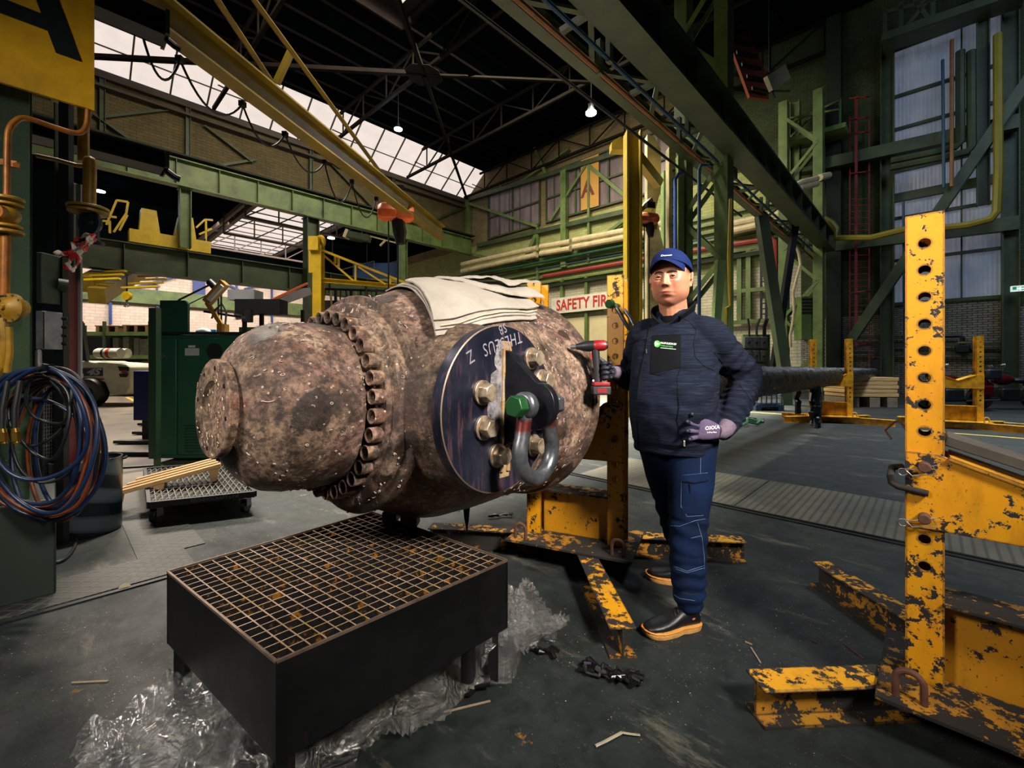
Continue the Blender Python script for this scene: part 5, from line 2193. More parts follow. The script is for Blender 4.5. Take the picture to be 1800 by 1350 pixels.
man.part('pocket_zip', stitch(tbv, [(1212, 850), (1213, 866)], .0024, .004), jdark, jn_)
for an, k in ((an_l, 0), (an_r, 1)):
    man.part('trouser_cuff', MB().tube([an + V((.0, 0, .10)), an + V((0, 0, .055)), an + V((-.005, 0, .02))], [.062, .058, .052], 24), mat('dark_cuff', '#0a1220', .85, 0, .2), jn_)

# ---- shoes
shm = mat('black_leather', '#08090d', .45, 0, .3, 14, .1)
sole_m = mat('tan_sole', '#b98a4a', .8, 0, .4, 60, .2)
welt_m = mat('orange_welt', '#d07a1c', .6, 0, .1)


def shoe(heel, toe, ankle):
    heel, toe = V(heel), V(toe)
    f = (toe - heel).normalized()
    L = (toe - heel).length
    s = V((0, 0, 1)).cross(f)
    up = V((0, 0, 1))
    u = MB()
    #  fraction, half width, height of the top, z of underside
    prof = [(.01, .018, .060), (.05, .030, .085), (.13, .035, .098), (.25, .037, .105), (.38, .040, .100), (.50, .045, .083), (.62, .049, .070), (.75, .050, .062), (.87, .043, .055), (.95, .030, .046), (.995, .012, .034)]
    loft(u, [(heel + f * (a * L) + up * ((h + .022) / 2), s, up, wd, (h - .022) / 2 + .001) for a, wd, h in prof], 22, 2.5)
    hc = heel + f * (.22 * L)
    u.tube([hc + up * .08, ankle + up * .01, ankle + up * .06], [.040, .045, .048], 20)
    u = remesh(u, .004, 5, .6)
    so = man.part('shoe', u, shm, None, 'black leather work shoe', smooth=None)
    so.data.shade_smooth()
    m2 = MB()
    out = []
    for a, wd, h in prof:
        out.append((a, wd + .004))
    ring = [heel + f * (a * L) + s * wd for a, wd in out] + [heel + f * (a * L) - s * wd for a, wd in reversed(out)]

    def zc_of(p):
        a = (p - heel).dot(f) / L
        return .010 * max(0, (a - .8) / .2) ** 1.5 + .004 * (1 if .3 < a < .5 else 0)
    nrg = len(ring)
    vs = []
    for lay, (z, sc_) in enumerate(((0.0, .96), (.010, 1.0), (.024, 1.0), (.030, .97))):
        for p in ring:
            c0 = heel + f * (L * .5)
            q = c0 + (p - c0) * sc_
            vs.append(q + up * (z + zc_of(q) * (1 if lay < 2 else 1)))
    fs = [tuple(range(nrg - 1, -1, -1)), tuple(3 * nrg + k for k in range(nrg))]
    for l in range(3):
        for k in range(nrg):
            j = (k + 1) % nrg
            fs.append((l * nrg + k, l * nrg + j, (l + 1) * nrg + j, (l + 1) * nrg + k))
    man.part('sole', m2.add(vs, fs), sole_m, so, 'tan rubber sole')
    man.part('welt', MB().tube([q + up * (.027 + zc_of(q)) for q in ring], .0035, 6, True), welt_m, so, 'orange welt')
    for k in range(5):
        a = .40 + .055 * k
        h = .104 - .010 * k
        c0 = heel + f * (a * L) + up * (h - .003)
        man.part('lace', MB().tube([c0 - s * .022 - up * .008, c0 - s * .01 + up * .001, c0 + s * .01 + f * .006 + up * .001, c0 + s * .022 + f * .008 - up * .008], .0022, 6), M['black'], so)
    return so


shoe(pz(1229, 1101), pz(1131, 1119), an_l)
shoe((1.055, 2.47, 0), (.785, 2.585, 0), an_r)

# ---- gloved hands
knit = mat('glove_knit', '#463a54', .9, 0, .3, 60, .1, dark='#2c2540')
coat = mat('glove_coating', '#0c1422', .6, 0, .2, 30, .1)
cuffm = mat('glove_cuff', '#5c5060', .9, 0, .4, 70, .2)


def hand(name, W0, fdir, back, thumb_dir, curl, side, fl=(.082, .092, .086, .070), spread=.10, plen=.095, label=None, thick=.0185, tcurl=None, coated=True, ed=None):
    """W0 wrist, fdir towards the knuckles, back = normal of the back of the hand; side = towards the index finger"""
    f = V(fdir).normalized()
    b = V(back)
    b = (b - f * b.dot(f)).normalized()
    s = V(side)
    s = (s - f * s.dot(f) - b * s.dot(b)).normalized()
    u = MB()
    loft(u, [(W0 + f * (plen * a), s, b, w_, t_) for a, w_, t_ in ((-.05, .031, .023), (.15, .036, .024), (.5, .047, .025), (.85, .052, .022), (1.05, .049, .017))], 22, 2.6)
    tips = MB()
    for k in range(4):
        off = (1.5 - k)
        d = (f + s * (off * spread)).normalized()
        p = W0 + f * (plen * (.95 - .03 * abs(off - .5))) + s * (off * .0240)
        pts, rs = [p - f * .02, p], [thick * .62, thick * .64]
        L = fl[k]
        ang = 0
        cur = d
        for j, fr_ in enumerate((.45, .30, .25)):
            ang = R(curl[k][j])
            axis = s
            cur = (Matrix.Rotation(ang, 3, cur.cross(b) if cur.cross(b).length > .1 else s) @ cur).normalized()
            p = p + cur * (L * fr_)
            pts.append(p.copy())
            rs.append(thick * (.60, .55, .46)[j])
        limb(u, pts, rs, 12, 4)
        tips.tube(pts[3:], [r_ * 1.10 for r_ in rs[3:]], 12)
        tips.ball(pts[-1], rs[-1] * 1.10, 10, 8)
    td = V(thumb_dir).normalized()
    p = W0 + f * (plen * .28) + s * .026
    tpts = [p - f * .01 - s * .012, p + td * .022, p + td * .05 + (tcurl or V((0, 0, 0))) * .4, p + td * .072 + (tcurl or V((0, 0, 0)))]
    limb(u, tpts, [.017, .0145, .0125, .010], 12, 4)
    u = remesh(u, .0026, 3, .5)
    g = man.part(name, u, knit if coated else coat, None, label, smooth=None)
    g.data.shade_smooth()
    if coated:
        tp = remesh(tips, .0026, 2, .5)
        c = man.part('finger_coating', tp, coat, g, 'dark dipped fingertips', smooth=None)
        c.data.shade_smooth()
    man.part('glove_cuff', MB().tube([W0 + f * .005, W0 - f * .012, W0 - f * .022 + V(ed) * .018, W0 - f * .026 + V(ed) * .05], [.033, .034, .037, .038], 22), cuffm, g)
    return g, u


# left hand on the hip: back of the hand to the camera, fingers forward
Kn = V((.862, 2.045, .952))
wl = V((.962, 2.045, .935))
gl, glm = hand('glove', wl, (Kn - wl), V((-.15, -1, .1)), V((.1, -.2, -1)), [(8, 24, 26), (6, 22, 26), (6, 22, 26), (4, 22, 26)], V((0, 0, 1)), spread=.24, label='purple-grey knitted glove on the hip', ed=(el_l - wr_l).normalized(),
               tcurl=V((0, .03, 0)))
gb = bvh_of(glm)
tx = cast_mesh(gb, text_mesh('OXXA', 1.0, 0, .015, 'CENTER', 0, 1.0, 1.15), (1252, 752), 7.6, 8.4, .0012, -.1)
if tx:
    man.part('glove_lettering', tx, whit, gl)
tx = cast_mesh(gb, text_mesh('X-Pro-Flex', 1.0, 0, .0, 'CENTER', 0, 1.0, 1.0), (1251, 760), 3.8, 4.2, .0012, -.05)
if tx:
    man.part('glove_lettering', tx, whit, gl)

# right hand gripping the drill
GR = V((.462, 2.325, 1.215))            # grip centre
wr = wr_r + (wr_r - el_r).normalized() * .01
gr_, grm = hand('glove', wr, (GR + V((-.01, -.03, .0)) - wr), V((-.35, -.9, .1)), V((-.75, -.1, .62)), [(45, 70, 45), (50, 72, 45), (52, 72, 45), (52, 70, 45)], V((.0, .0, 1)), spread=.03, plen=.086,
               label='dark glove gripping the drill', coated=False, ed=(el_r - wr_r).normalized())


# ---- cordless impact wrench held against the hub
dred = mat('tool_red', '#740c14', .4, 0, .2, 10)
dblk = mat('tool_black', '#14151a', .5, 0, .2, 10)
dr = Thing('impact_wrench', 'red and black cordless impact wrench held in the dark glove against the hub rim', 'power tool', (.44, 2.33, 1.05))
q0 = pY(1062, 607, 2.30)
q1 = pY(1024, 609, 2.33)
dd_ = (q1 - q0).normalized()
dr.part('motor_housing', MB().lathe([(-.012, 0), (-.012, .022), (.0, .028), (.035, .030), (.05, .029), (.055, .026), (.055, 0)], q0, dd_, 24), dred)
dr.part('rear_cap', MB().lathe([(-.022, 0), (-.020, .015), (-.010, .022), (-.010, 0)], q0, dd_, 20), dblk)
dr.part('gear_nose', MB().lathe([(.050, .029), (.09, .029), (.12, .022), (.13, .018), (.145, .016), (.145, 0)], q0, dd_, 22), M['steel_dark'])
dr.part('socket', MB().lathe([(.14, .012), (.175, .015), (.175, .009), (.165, 0)], q0, dd_, 14), M['steel'])
ga, gb_ = q0 + dd_ * .045 + V((0, 0, -.02)), V((.455, 2.325, 1.135))
dr.part('handle', MB().tube([ga, (ga + gb_) / 2, gb_], [.021, .019, .022], 16), dblk)
dr.part('trigger', MB().box(ga + dd_ * .022 + V((0, 0, -.032)), (.014, .014, .03)), dred)
bq = pY(1056, 682, 2.30)
dr.part('battery_mount', MB().box(bq + V((0, 0, .022)), (.085, .07, .02)), dred, bev=.004)
dr.part('battery', MB().box(bq + V((0, 0, -.012)), (.095, .075, .045)), dblk, bev=.006)
dr.part('battery_badge', MB().box(bq + V((0, -.0385, -.012)), (.05, .002, .022)), dred)
dr.part('work_light', MB().cyl(pY(1043, 669, 2.27), pY(1043, 669, 2.262), .005, n=12), emis('work_light', '#cfe0ff', 3.0))


# ================================================================== left foreground: column, gas pipes, hoses
gloss_green = NT('glossy_green_paint')
gn1 = gloss_green.noise(90, 6, .8)
gloss_green.set('Base Color', gloss_green.mix(gloss_green.ramp(gloss_green.noise(2.4, 5), [(.4, 0), (.7, .6)]), srgb('#2c4434'), srgb('#3e5a2c')))
gloss_green.set('Roughness', .28)
gloss_green.bump(gn1, .9, .01)
# column stands in the hall frame; its broad flange faces -b
cb0 = hz(52, 1030)                      # right foot corner of the flange
ca, cbb = cb0.x, 3.55
CA = pb(52, 640, cbb).x                 # right edge of the flange along the hall
col = Thing('steel_column', 'thick glossy green steel column at the left edge behind the coiled hoses', 'column', (CA - .2, cbb, 0), HALL)
col.part('flange', MB().bb((CA - .42, cbb, 0), (CA, cbb + .03, 6.2)), gloss_green.m)
col.part('flange', MB().bb((CA - .42, cbb + .42, 0), (CA, cbb + .45, 6.2)), gloss_green.m)
col.part('web', MB().bb((CA - .05, cbb + .03, 0), (CA - .02, cbb + .42, 6.2)), M['green_dim'])
col.part('foot_casing', MB().bb((CA - .60, cbb - .10, 0), (CA + .10, cbb + .55, .52)), mat('foot_casing', '#1c2a22', .5, 0, .3, 3), bev=.01)
col.part('head_plate', MB().bb((CA - .6, cbb - .06, 2.92), (CA + .08, cbb + .5, 3.05)), M['green_dim'])

# yellow letter board
BB = 3.42
sg = Thing('bay_letter_sign', 'big yellow board with a black letter A at the top left', 'sign', (pb(80, 170, BB).x, BB, 2.8), HALL)
r0 = pb(166, 194, BB)
sg.part('board', MB().bb((r0.x - 1.25, BB, r0.z), (r0.x, BB + .02, r0.z + 1.6)), mat('sign_yellow', '#e2ae14', .5, 0, .3, 3, dark='#6b5310'))


def bq2(px, py):
    p = pb(px, py, BB)
    return (p.x - r0.x, p.z - r0.z)


blk = mat('letter_black', '#0b1218', .5, 0, .1)
o_, e1, e2 = (r0.x, BB - .003, r0.z), (1, 0, 0), (0, 0, 1)
# full letter A laid out in the board's own plane
fx, fz = bq2(143, 109)
tx_, tz_ = bq2(103, 0)
slope = (fx - tx_) / (tz_ - fz)
gx = bq2(98, 92)[0]
w_ = fx - gx
cz0, cz1 = bq2(85, 55)[1], bq2(74, 25)[1]
W_ = w_ * 4.9
H_ = (W_ - w_) / 2 / slope
H_ = min(H_, 1.4)


def ax_(side, z, inner):
    """x of a leg edge at height z"""
    xr = fx - slope * (z - fz) - (w_ if inner else 0)
    return xr if side > 0 else (2 * (fx - W_ / 2) - xr)


zt_a = fz + H_
A_poly = [(ax_(1, fz, 1), fz), (ax_(1, fz, 0), fz), (ax_(1, zt_a, 0), zt_a), (ax_(-1, zt_a, 0), zt_a), (ax_(-1, fz, 0), fz), (ax_(-1, fz, 1), fz), (ax_(-1, cz0, 1), cz0), (ax_(1, cz0, 1), cz0)]
sg.part('letter', MB().prism(A_poly, o_, e1, e2, (0, -.002, 0)), blk, None, 'black letter A')
za = fz + (W_ - 2 * w_) / 2 / slope
hole = [(ax_(-1, cz1, 1), cz1), (ax_(1, cz1, 1), cz1), (fx - W_ / 2, za)]
sg.part('letter_counter', MB().prism(hole, (r0.x, BB - .0055, r0.z), e1, e2, (0, -.001, 0)), bpy.data.materials['sign_yellow'])

# thin ochre gas pipe with flanges and a round valve
oc = mat('ochre_pipe', '#a8661c', .45, .2, .45, 9, .1, dark='#4a2a10')
ocy = mat('pipe_yellow', '#a8801c', .45, .1, .4, 9, .1, dark='#40300c')
YP = 2.22
gp_ = Thing('gas_pipe', 'thin ochre gas pipe bent over the glossy green column', 'pipe', pY(20, 900, YP))
P_ = [(12, 345), (13, 260), (16, 228), (30, 211), (48, 208), (90, 222), (128, 233), (145, 231), (153, 216), (155, 190), (155, 160)]
pts = [pY(x, y, YP + .0018 * max(0, x - 12)) for x, y in P_]
sm = []
for i in range(len(pts) - 1):
    p0, p1, p2, p3 = pts[max(i - 1, 0)], pts[i], pts[i + 1], pts[min(i + 2, len(pts) - 1)]
    for k in range(5):
        t = k / 5
        sm.append(.5 * ((2 * p1) + (p2 - p0) * t + (2 * p0 - 5 * p1 + 4 * p2 - p3) * t * t + (3 * p1 - p0 - 3 * p2 + p3) * t ** 3))
sm.append(pts[-1])
gp_.part('bent_pipe', MB().tube(sm, .0135, 12), oc)
up = V((0, 0, 1))


def vflange(t, x, y, r, th, mt, Y=YP, nm='flange'):
    c = pY(x, y, Y)
    t.part(nm, MB().cyl(c - up * th / 2, c + up * th / 2, r, n=28), mt, bev=.003)


vflange(gp_, 13, 350, .062, .016, ocy)
vflange(gp_, 13, 360, .058, .014, ocy)
vflange(gp_, 12, 398, .058, .014, ocy)
vflange(gp_, 12, 408, .062, .016, ocy)
c = pY(12, 378, YP)
gp_.part('sight_body', MB().ball(c, .052, 20, 12), ocy)
gp_.part('sight_glass', MB().cyl(c + V((.01, -.045, 0)), c + V((.012, -.062, 0)), .036, n=26).cyl(c + V((.01, -.06, 0)), c + V((.01, -.064, 0)), .026, n=26), oc)
gp_.part('lower_pipe', MB().cyl(pY(10, 412, YP), pY(8, 520, YP), .019, n=14), oc)
c = pY(20, 541, YP)
gp_.part('regulator', MB().lathe([(.05, 0), (.05, .045), (.01, .058), (.008, .072), (-.008, .072), (-.010, .055), (-.03, .03), (-.034, .014), (-.045, .012), (-.045, 0)], c, V((.1, 1, 0)), 36), ocy)
mb = MB()
for k in range(10):
    a = k * math.pi / 5
    mb.cyl(c + V((.063 * math.cos(a), -.006, .063 * math.sin(a))), c + V((.063 * math.cos(a), -.015, .063 * math.sin(a))), .006, n=6)
gp_.part('regulator_bolts', mb, M['steel'])
gp_.part('bypass_pipe', MB().tube([pY(4, 560, YP), pY(8, 590, YP), pY(6, 640, YP), pY(-8, 660, YP)], .02, 12).tube([pY(16, 575, YP), pY(17, 620, YP), pY(12, 655, YP)], .014, 12), ocy)
gp_.part('pipe_clip', MB().beam(pY(-4, 284, YP + .005), pY(32, 290, YP + .02), .022, .03).cyl(pY(28, 290, YP - .02), pY(28, 290, YP + .02), .012, n=12), oc)
# thick yellow pipe with the dark handwheel
YQ = 2.85
gq = Thing('gas_pipe', 'thick yellow gas pipe with a dark round valve, tied with red and white tape', 'pipe', pY(155, 900, YQ))
gq.part('riser', MB().cyl(pY(146, 150, YQ + .12), pY(147, 285, YQ + .12), .030, n=16), ocy)
gq.part('bend', MB().tube([pY(66, 274, YQ + .1), pY(100, 281, YQ + .08), pY(135, 291, YQ + .04), pY(150, 292, YQ), pY(156, 288, YQ)], .013, 12), ocy)
gq.part('drop_pipe', MB().cyl(pY(158, 284, YQ), pY(157, 362, YQ), .034, n=18).ball(pY(158, 284, YQ), .034, 16, 10), ocy)
vflange(gq, 155, 366, .105, .016, M['yellow'], YQ)
vflange(gq, 155, 373, .10, .018, ocy, YQ)
c = pY(161, 393, YQ)
dk = mat('valve_blue_black', '#141c28', .45, .2, .3, 10)
gq.part('handwheel', MB().lathe([(.03, 0), (.03, .05), (.0, .06), (-.002, .078), (-.02, .080), (-.024, .06), (-.014, .03), (-.03, .012), (-.03, 0)], c, V((.15, 1, 0)), 36), dk)
gq.part('valve_body', MB().cyl(pY(157, 378, YQ + .06), pY(157, 425, YQ + .06), .05, n=20), dk)
vflange(gq, 157, 428, .075, .03, dk, YQ + .04)
tape = NT('warning_tape')
tw = tape.n('TexWave', wave_type='BANDS', bands_direction='DIAGONAL')
tw.inputs['Scale'].default_value = 4.5
tape.l(tape.coord, tw.inputs[0])
tape.set('Base Color', tape.ramp(tw.outputs['Fac'], [(.62, srgb('#b02428')), (.68, srgb('#cfc6c2'))]))
tape.set('Roughness', .3)
tapeO = Thing('barrier_tape', 'crumpled red and white barrier tape knotted to the yellow gas pipe', 'tape', pY(140, 430, YQ))
random.seed(3)
for pth in ([(163, 412), (148, 424), (134, 438), (118, 446), (92, 442)], [(160, 410), (140, 420), (128, 424), (130, 440), (110, 452)], [(166, 414), (150, 430), (140, 448), (136, 462), (126, 482)],
            [(170, 420), (155, 432), (142, 440), (122, 455), (116, 478)], [(158, 414), (146, 436), (134, 446), (124, 446), (100, 450)]):
    P2 = [pY(x + random.uniform(-2, 2), y + random.uniform(-2, 2), YQ - .06 + random.uniform(-.03, .03)) for x, y in pth]
    mb = MB()
    Q = []
    for i in range(len(P2) - 1):
        for k in range(5):
            Q.append(P2[i].lerp(P2[i + 1], k / 5) + V((random.uniform(-1, 1), random.uniform(-1, 1), random.uniform(-1, 1))) * .004)
    mb.tube(Q, [.014 + .007 * math.sin(i * 1.1) for i in range(len(Q))], 6, flat=.35)
    tapeO.part('tape_strand', mb, tape.m, smooth=0)

# cabinets and posts behind the column
YC = 2.9
rp = Thing('machine_post', 'dark red machine post with a pale right edge behind the hoses', 'post', pY(126, 900, YC + .3))
dr_ = mat('oxide_red', '#5c1c22', .45, 0, .35, 4)
p0, p1 = pY(112, 640, YC + .3), pY(138, 640, YC + .405)
rp.part('post', MB().bb((p0.x - .04, YC + .3, 0), (p1.x, YC + .4, 1.98)), dr_)
rp.part('edge_strip', MB().bb((p1.x - .02, YC + .405, 0), (p1.x + .016, YC + .42, 2.6)), mat('grey_strip', '#8c9094', .4, .3, .1))
rp.part('upper_frame', MB().bb((p0.x - .1, YC + .36, 1.98), (p1.x - .03, YC + .40, 3.2)), M['grille'])


def pbox(name, x0, y0, x1, y1, Y, d, mt, label, cat, bev=.006, group=None):
    a, b = pY(x0, y0, Y), pY(x1, y1, Y)
    t = Thing(name, label, cat, V(((a.x + b.x) / 2, Y + d / 2, min(a.z, b.z))), 0, group)
    t.part('casing', MB().bb((a.x, Y, b.z), (b.x, Y + d, a.z)), mt, bev=bev)
    if Y < 3.2:
        t.part('mounting_post', MB().bb(((a.x + b.x) / 2 - .03, Y + d, 0), ((a.x + b.x) / 2 + .03, Y + d + .04, a.z)), M['black'])
    return t


t = pbox('junction_box', 63, 443, 73, 532, YC, .124, mat('boxgreen', '#36443c', .5, 0, .3, 5), 'dark grey-green junction box hung above the pale grey one', 'junction box')
t.part('cable_gland', MB().cyl(pY(100, 500, YC + .11), pY(118, 503, YC + .15), .045, n=16), M['green_dim'])
t = pbox('control_box', 62, 546, 77, 614, YC, .125, mat('pale_box', '#8e9098', .5, .1, .4, 9, dark='#3c3e44'), 'pale grey metal box with a row of cable glands above the hoses', 'control box')
for y in (560, 575, 590, 604):
    t.part('gland', MB().cyl(pY(108, y, YC + .12), pY(118, y, YC + .135), .012, n=10), M['steel_dark'])
t.part('lid_seam', MB().beam(pY(77, 548, YC), pY(77, 612, YC), .004), M['steel_dark'])
t = pbox('side_panel_cabinet', 66, 300, 80, 430, YC + .7, .27, mat('dull_panel', '#4a4a4a', .5, .1, .3, 4), 'dull grey sheet panel seen between the pipes, above the junction box', 'panel')
t.part('frame_post', MB().bb(pY(97, 180, YC + .5), pY(106, 445, YC + .55)), M['green_dim'])
t.part('frame_post', MB().bb(pY(110, 200, YC + .6), pY(117, 445, YC + .63)), M['green_deep'])
t.part('crossbar', MB().beam(pY(62, 358, YC + .45), pY(124, 372, YC + .45), .05, .05), M['black'])
t = pbox('mesh_cabinet', 60, 640, 75, 900, YC + .2, .145, mat('dark_cage', '#15201c', .6, .2, .3, 4), 'dark caged cabinet standing behind the coiled hoses', 'cabinet')
mb = MB()
mx_ = pY(75, 640, YC + .2).x + .004
for k in range(9):
    y = YC + .205 + .135 * k / 8
    mb.beam((mx_, y, .35), (mx_, y, 1.2), .003)
for k in range(32):
    z = .36 + k * .026
    mb.beam((mx_, YC + .2, z), (mx_, YC + .345, z), .003)
t.part('wire_mesh', mb, M['steel'])

a, b = pY(38, 300, 3.42), pY(111, 900, 3.42)  # dark sheet added behind the boxes to darken the gap there
single('dark_backing_sheet', MB().bb((a.x, 3.42, 0), (b.x, 3.46, a.z)), mat('backing_dark', '#0e1513', .6, 0, .3, 2),
       'added dark sheet enclosure standing behind the boxes and the hose coils', 'backing', (a.x, 3.42, 0))

# coiled hoses hanging on a hook
YH = 2.12


def hose(name, label, mt, loops, r, seed):
    random.seed(seed)
    t = Thing(name, label, 'hose', pY(75, 660, YH))
    for (cx, cy, rx, ry, dy, tw_) in loops:
        pts = []
        n = 56
        for k in range(n):
            a = 2 * math.pi * k / n
            xx = cx + rx * math.sin(a) * (1 + .10 * math.cos(a + tw_)) + 3 * math.sin(2 * a + tw_)
            yy = cy - ry * math.cos(a) + 4 * math.sin(a * 3 + tw_)
            pts.append(pY(xx, yy, YH + dy + .02 * math.sin(a * 2 + tw_)))
        t.part('loop', MB().tube(pts, r, 10, True), mt, smooth=60)
    return t


hb = mat('hose_blue', '#0c2040', .4, 0, .25, 8)
ho_ = mat('hose_orange', '#6b3014', .45, 0, .3, 8)
hk = mat('hose_black', '#0e1216', .4, 0, .2, 8)
hose('air_hose', 'blue hose coils hanging over the dark caged cabinet at left', hb,
     [(78, 775, 96, 128, 0, .3), (62, 768, 92, 122, .05, 1.2), (80, 790, 90, 120, .09, 2.3), (70, 745, 84, 98, -.03, 3.1), (95, 785, 82, 126, .12, 4.0), (60, 800, 100, 96, .14, 5.1), (118, 790, 50, 120, .15, .9)], .010, 1)
hose('welding_hose', 'orange-brown hose coils hanging together with the blue ones', ho_,
     [(72, 782, 94, 124, .03, .8), (86, 786, 86, 124, .07, 1.9), (58, 778, 94, 118, .11, 2.9), (96, 792, 80, 118, .15, 3.7), (106, 800, 66, 112, .17, 5.0)], .009, 2)
hose('black_cable_coil', 'thin black cable looped inside the hanging hose coils', hk,
     [(78, 735, 48, 74, .02, .5), (85, 760, 58, 90, .05, 2.5), (62, 720, 52, 60, .06, 4.2), (92, 700, 40, 48, .04, 1.1), (85, 770, 100, 128, .10, 2.0)], .0075, 3)
t = Thing('brass_couplings', 'two brass hose couplings dangling in front of the hose coils', 'coupling', pY(15, 765, YH - .05))
for x, y in ((4, 765), (26, 764)):
    p = pY(x, y, YH - .06)
    t.part('coupling', MB().cyl(p + V((0, 0, .03)), p + V((.004, 0, .01)), .014, n=12).cyl(p + V((.004, 0, .01)), p + V((.008, 0, -.03)), .017, n=6).cyl(p + V((.008, 0, -.03)), p + V((.01, 0, -.04)), .012, n=12), mat('brass', '#b08a3c', .3, .9, .2, 20))
    t.part('hose_end', MB().tube([p + V((0, 0, .03)), p + V((-.01, .01, .12)), p + V((-.02, .04, .25))], .012, 10), hk)
t = Thing('hose_hook', 'dark steel hook on the column that carries the hose coils', 'hook', pY(68, 640, YH))
t.part('hook', MB().tube([pY(68, 618, YH + .15), pY(68, 640, YH + .02), pY(70, 650, YH - .03), pY(78, 646, YH - .06), pY(80, 640, YH - .06)], .012, 10), M['steel_dark'])

# wrapped drum
dc = pz(148, 945)
dc = V((-3.17, 3.28, 0))
film2 = NT('wrapped_drum')
fw = film2.n('TexWave', wave_type='BANDS', bands_direction='Z')
fw.inputs['Scale'].default_value = 1.6
fw.inputs['Distortion'].default_value = 1.5
film2.l(film2.mapping((1, 1, 1), (R(14), R(-10), 0)), fw.inputs[0])
film2.set('Base Color', film2.ramp(fw.outputs['Fac'], [(.35, srgb('#0c121a')), (.5, srgb('#2c363e')), (.8, srgb('#3c464c'))]))
film2.set('Roughness', .25)
film2.bump(film2.noise(14, 6, .7), .5, .01)
t = Thing('steel_drum', 'open drum wrapped in grey film standing behind the hose coils', 'drum', dc)
t.part('barrel', MB().lathe([(0, 0), (0, .19), (.02, .2), (.53, .205), (.55, .205), (.55, .195), (.52, .19), (.05, .185), (.05, 0)], dc, (0, 0, 1), 48), film2.m)

# timber slat bench and mesh dolly
pine = mat('new_pine', '#a88352', .6, 0, .3, 2.5, .08, vec_scale=(1, 6, 6))
L0, L1 = pY(190, 868, 3.65), pY(383, 838, 3.95)
dL = (L1 - L0)
t = Thing('slatted_trestle', 'new pine trestle of stacked slats tipped over the edge of the mesh dolly', 'trestle', L0)
dn_ = dL.normalized()
sdv = V((0, 0, 1)).cross(dn_).normalized()
uu = dn_.cross(sdv)
A_, B_ = pY(192, 872, 3.62), pY(388, 818, 4.02)
dn_ = (B_ - A_).normalized()
sdv = V((0, 0, 1)).cross(dn_).normalized()
if sdv.y < 0:
    sdv = -sdv
for k in range(4):
    o = sdv * (.055 * k) + V((0, 0, .004 + .012 * k))
    t.part('slat', MB().beam(A_ + o + dn_ * (.05 * k), B_ + o - dn_ * (.02 * k), .05, .035), pine, bev=.003)
for f, s_ in ((.04, .0), (.42, .0), (.93, .0)):
    c = A_.lerp(B_, f) + sdv * .08
    h = .10 if f < .9 else .11
    t.part('foot_block', MB().prism([(-.04, 0), (.04, 0), (.025, -h), (-.015, -h)], c - sdv * .1 - V((0, 0, .016)), dn_, V((0, 0, 1)), sdv * .2), pine)
dq = [pz(258, 893, .17), pz(345, 903, .17), pz(445, 870, .17), pz(440, 862, .17), pz(385, 818, .17)]
dd0, dd1, dd2 = pz(262, 888, .17), pz(448, 868, .17), pz(398, 815, .17)
dd3 = dd0 + (dd2 - dd1)
dcn = (dd0 + dd1 + dd2 + dd3) / 4
t = Thing('mesh_dolly', 'low black dolly with an expanded mesh deck on swivel castors', 'dolly', V((dcn.x, dcn.y, 0)))
q4 = [dd0, dd1, dd2, dd3]
for i in range(4):
    t.part('frame_rail', MB().beam(q4[i], q4[(i + 1) % 4], .03, .05), M['black'], bev=.003)
mb = MB()
for k in range(1, 16):
    f = k / 16
    mb.beam(q4[0].lerp(q4[1], f), q4[3].lerp(q4[2], f), .006, .004, off=(0, .012))
    if k % 2:
        mb.beam(q4[0].lerp(q4[3], f), q4[1].lerp(q4[2], f), .006, .004, off=(0, .014))
for k in range(-9, 16):
    pts2 = []
    f0, f1 = max(0, k / 16), min(1, (k + 10) / 16)
    if f1 > f0:
        mb.beam(q4[0].lerp(q4[1], f0).lerp(q4[3].lerp(q4[2], f0), max(0, (f0 * 16 - k) / 10)), q4[0].lerp(q4[1], f1).lerp(q4[3].lerp(q4[2], f1), min(1, (f1 * 16 - k) / 10)), .005, .004, off=(0, .013))
t.part('mesh_deck', mb, mat('mesh_grey', '#5c584f', .5, .3, .3, 8))
t.part('deck_sheet', MB().poly3([p - V((0, 0, .004)) for p in q4], (0, 0, -.004)), M['blackgloss'])
for i, p in enumerate(q4):
    c = p + (dcn - p) * .14
    w = t.part('castor', MB().cyl(V((c.x - .02, c.y, .055)), V((c.x + .02, c.y, .055)), .055, n=22), M['black'], bev=.005)
    t.part('castor_fork', MB().bb((c.x - .03, c.y - .03, .055), (c.x - .024, c.y + .03, .15)).bb((c.x + .024, c.y - .03, .055), (c.x + .03, c.y + .03, .15)).bb((c.x - .035, c.y - .035, .14), (c.x + .035, c.y + .035, .152)), M['steel'], w)
tx = place(text_mesh('TECHNOCRAFT LINE', .035, .0005, 0, 'CENTER'), q4[0].lerp(q4[1], .62) + V((0, -.018, .0)), q4[1] - q4[0], V((0, 0, 1)))
t.part('lettering', tx, M['steel'])

# floor cables
def cable(label, pts, r=.012, z=.012, mt='black', name='floor_cable'):
    P2 = [pz(x, y, z) for x, y in pts]
    Q = []
    for i in range(len(P2) - 1):
        p0, p1, p2, p3 = P2[max(i - 1, 0)], P2[i], P2[i + 1], P2[min(i + 2, len(P2) - 1)]
        for k in range(6):
            t_ = k / 6
            Q.append(.5 * ((2 * p1) + (p2 - p0) * t_ + (2 * p0 - 5 * p1 + 4 * p2 - p3) * t_ * t_ + (3 * p1 - p0 - 3 * p2 + p3) * t_ ** 3))
    Q.append(P2[-1])
    return single(name, MB().tube(Q, r, 8), M[mt], label, 'cable', Q[0])


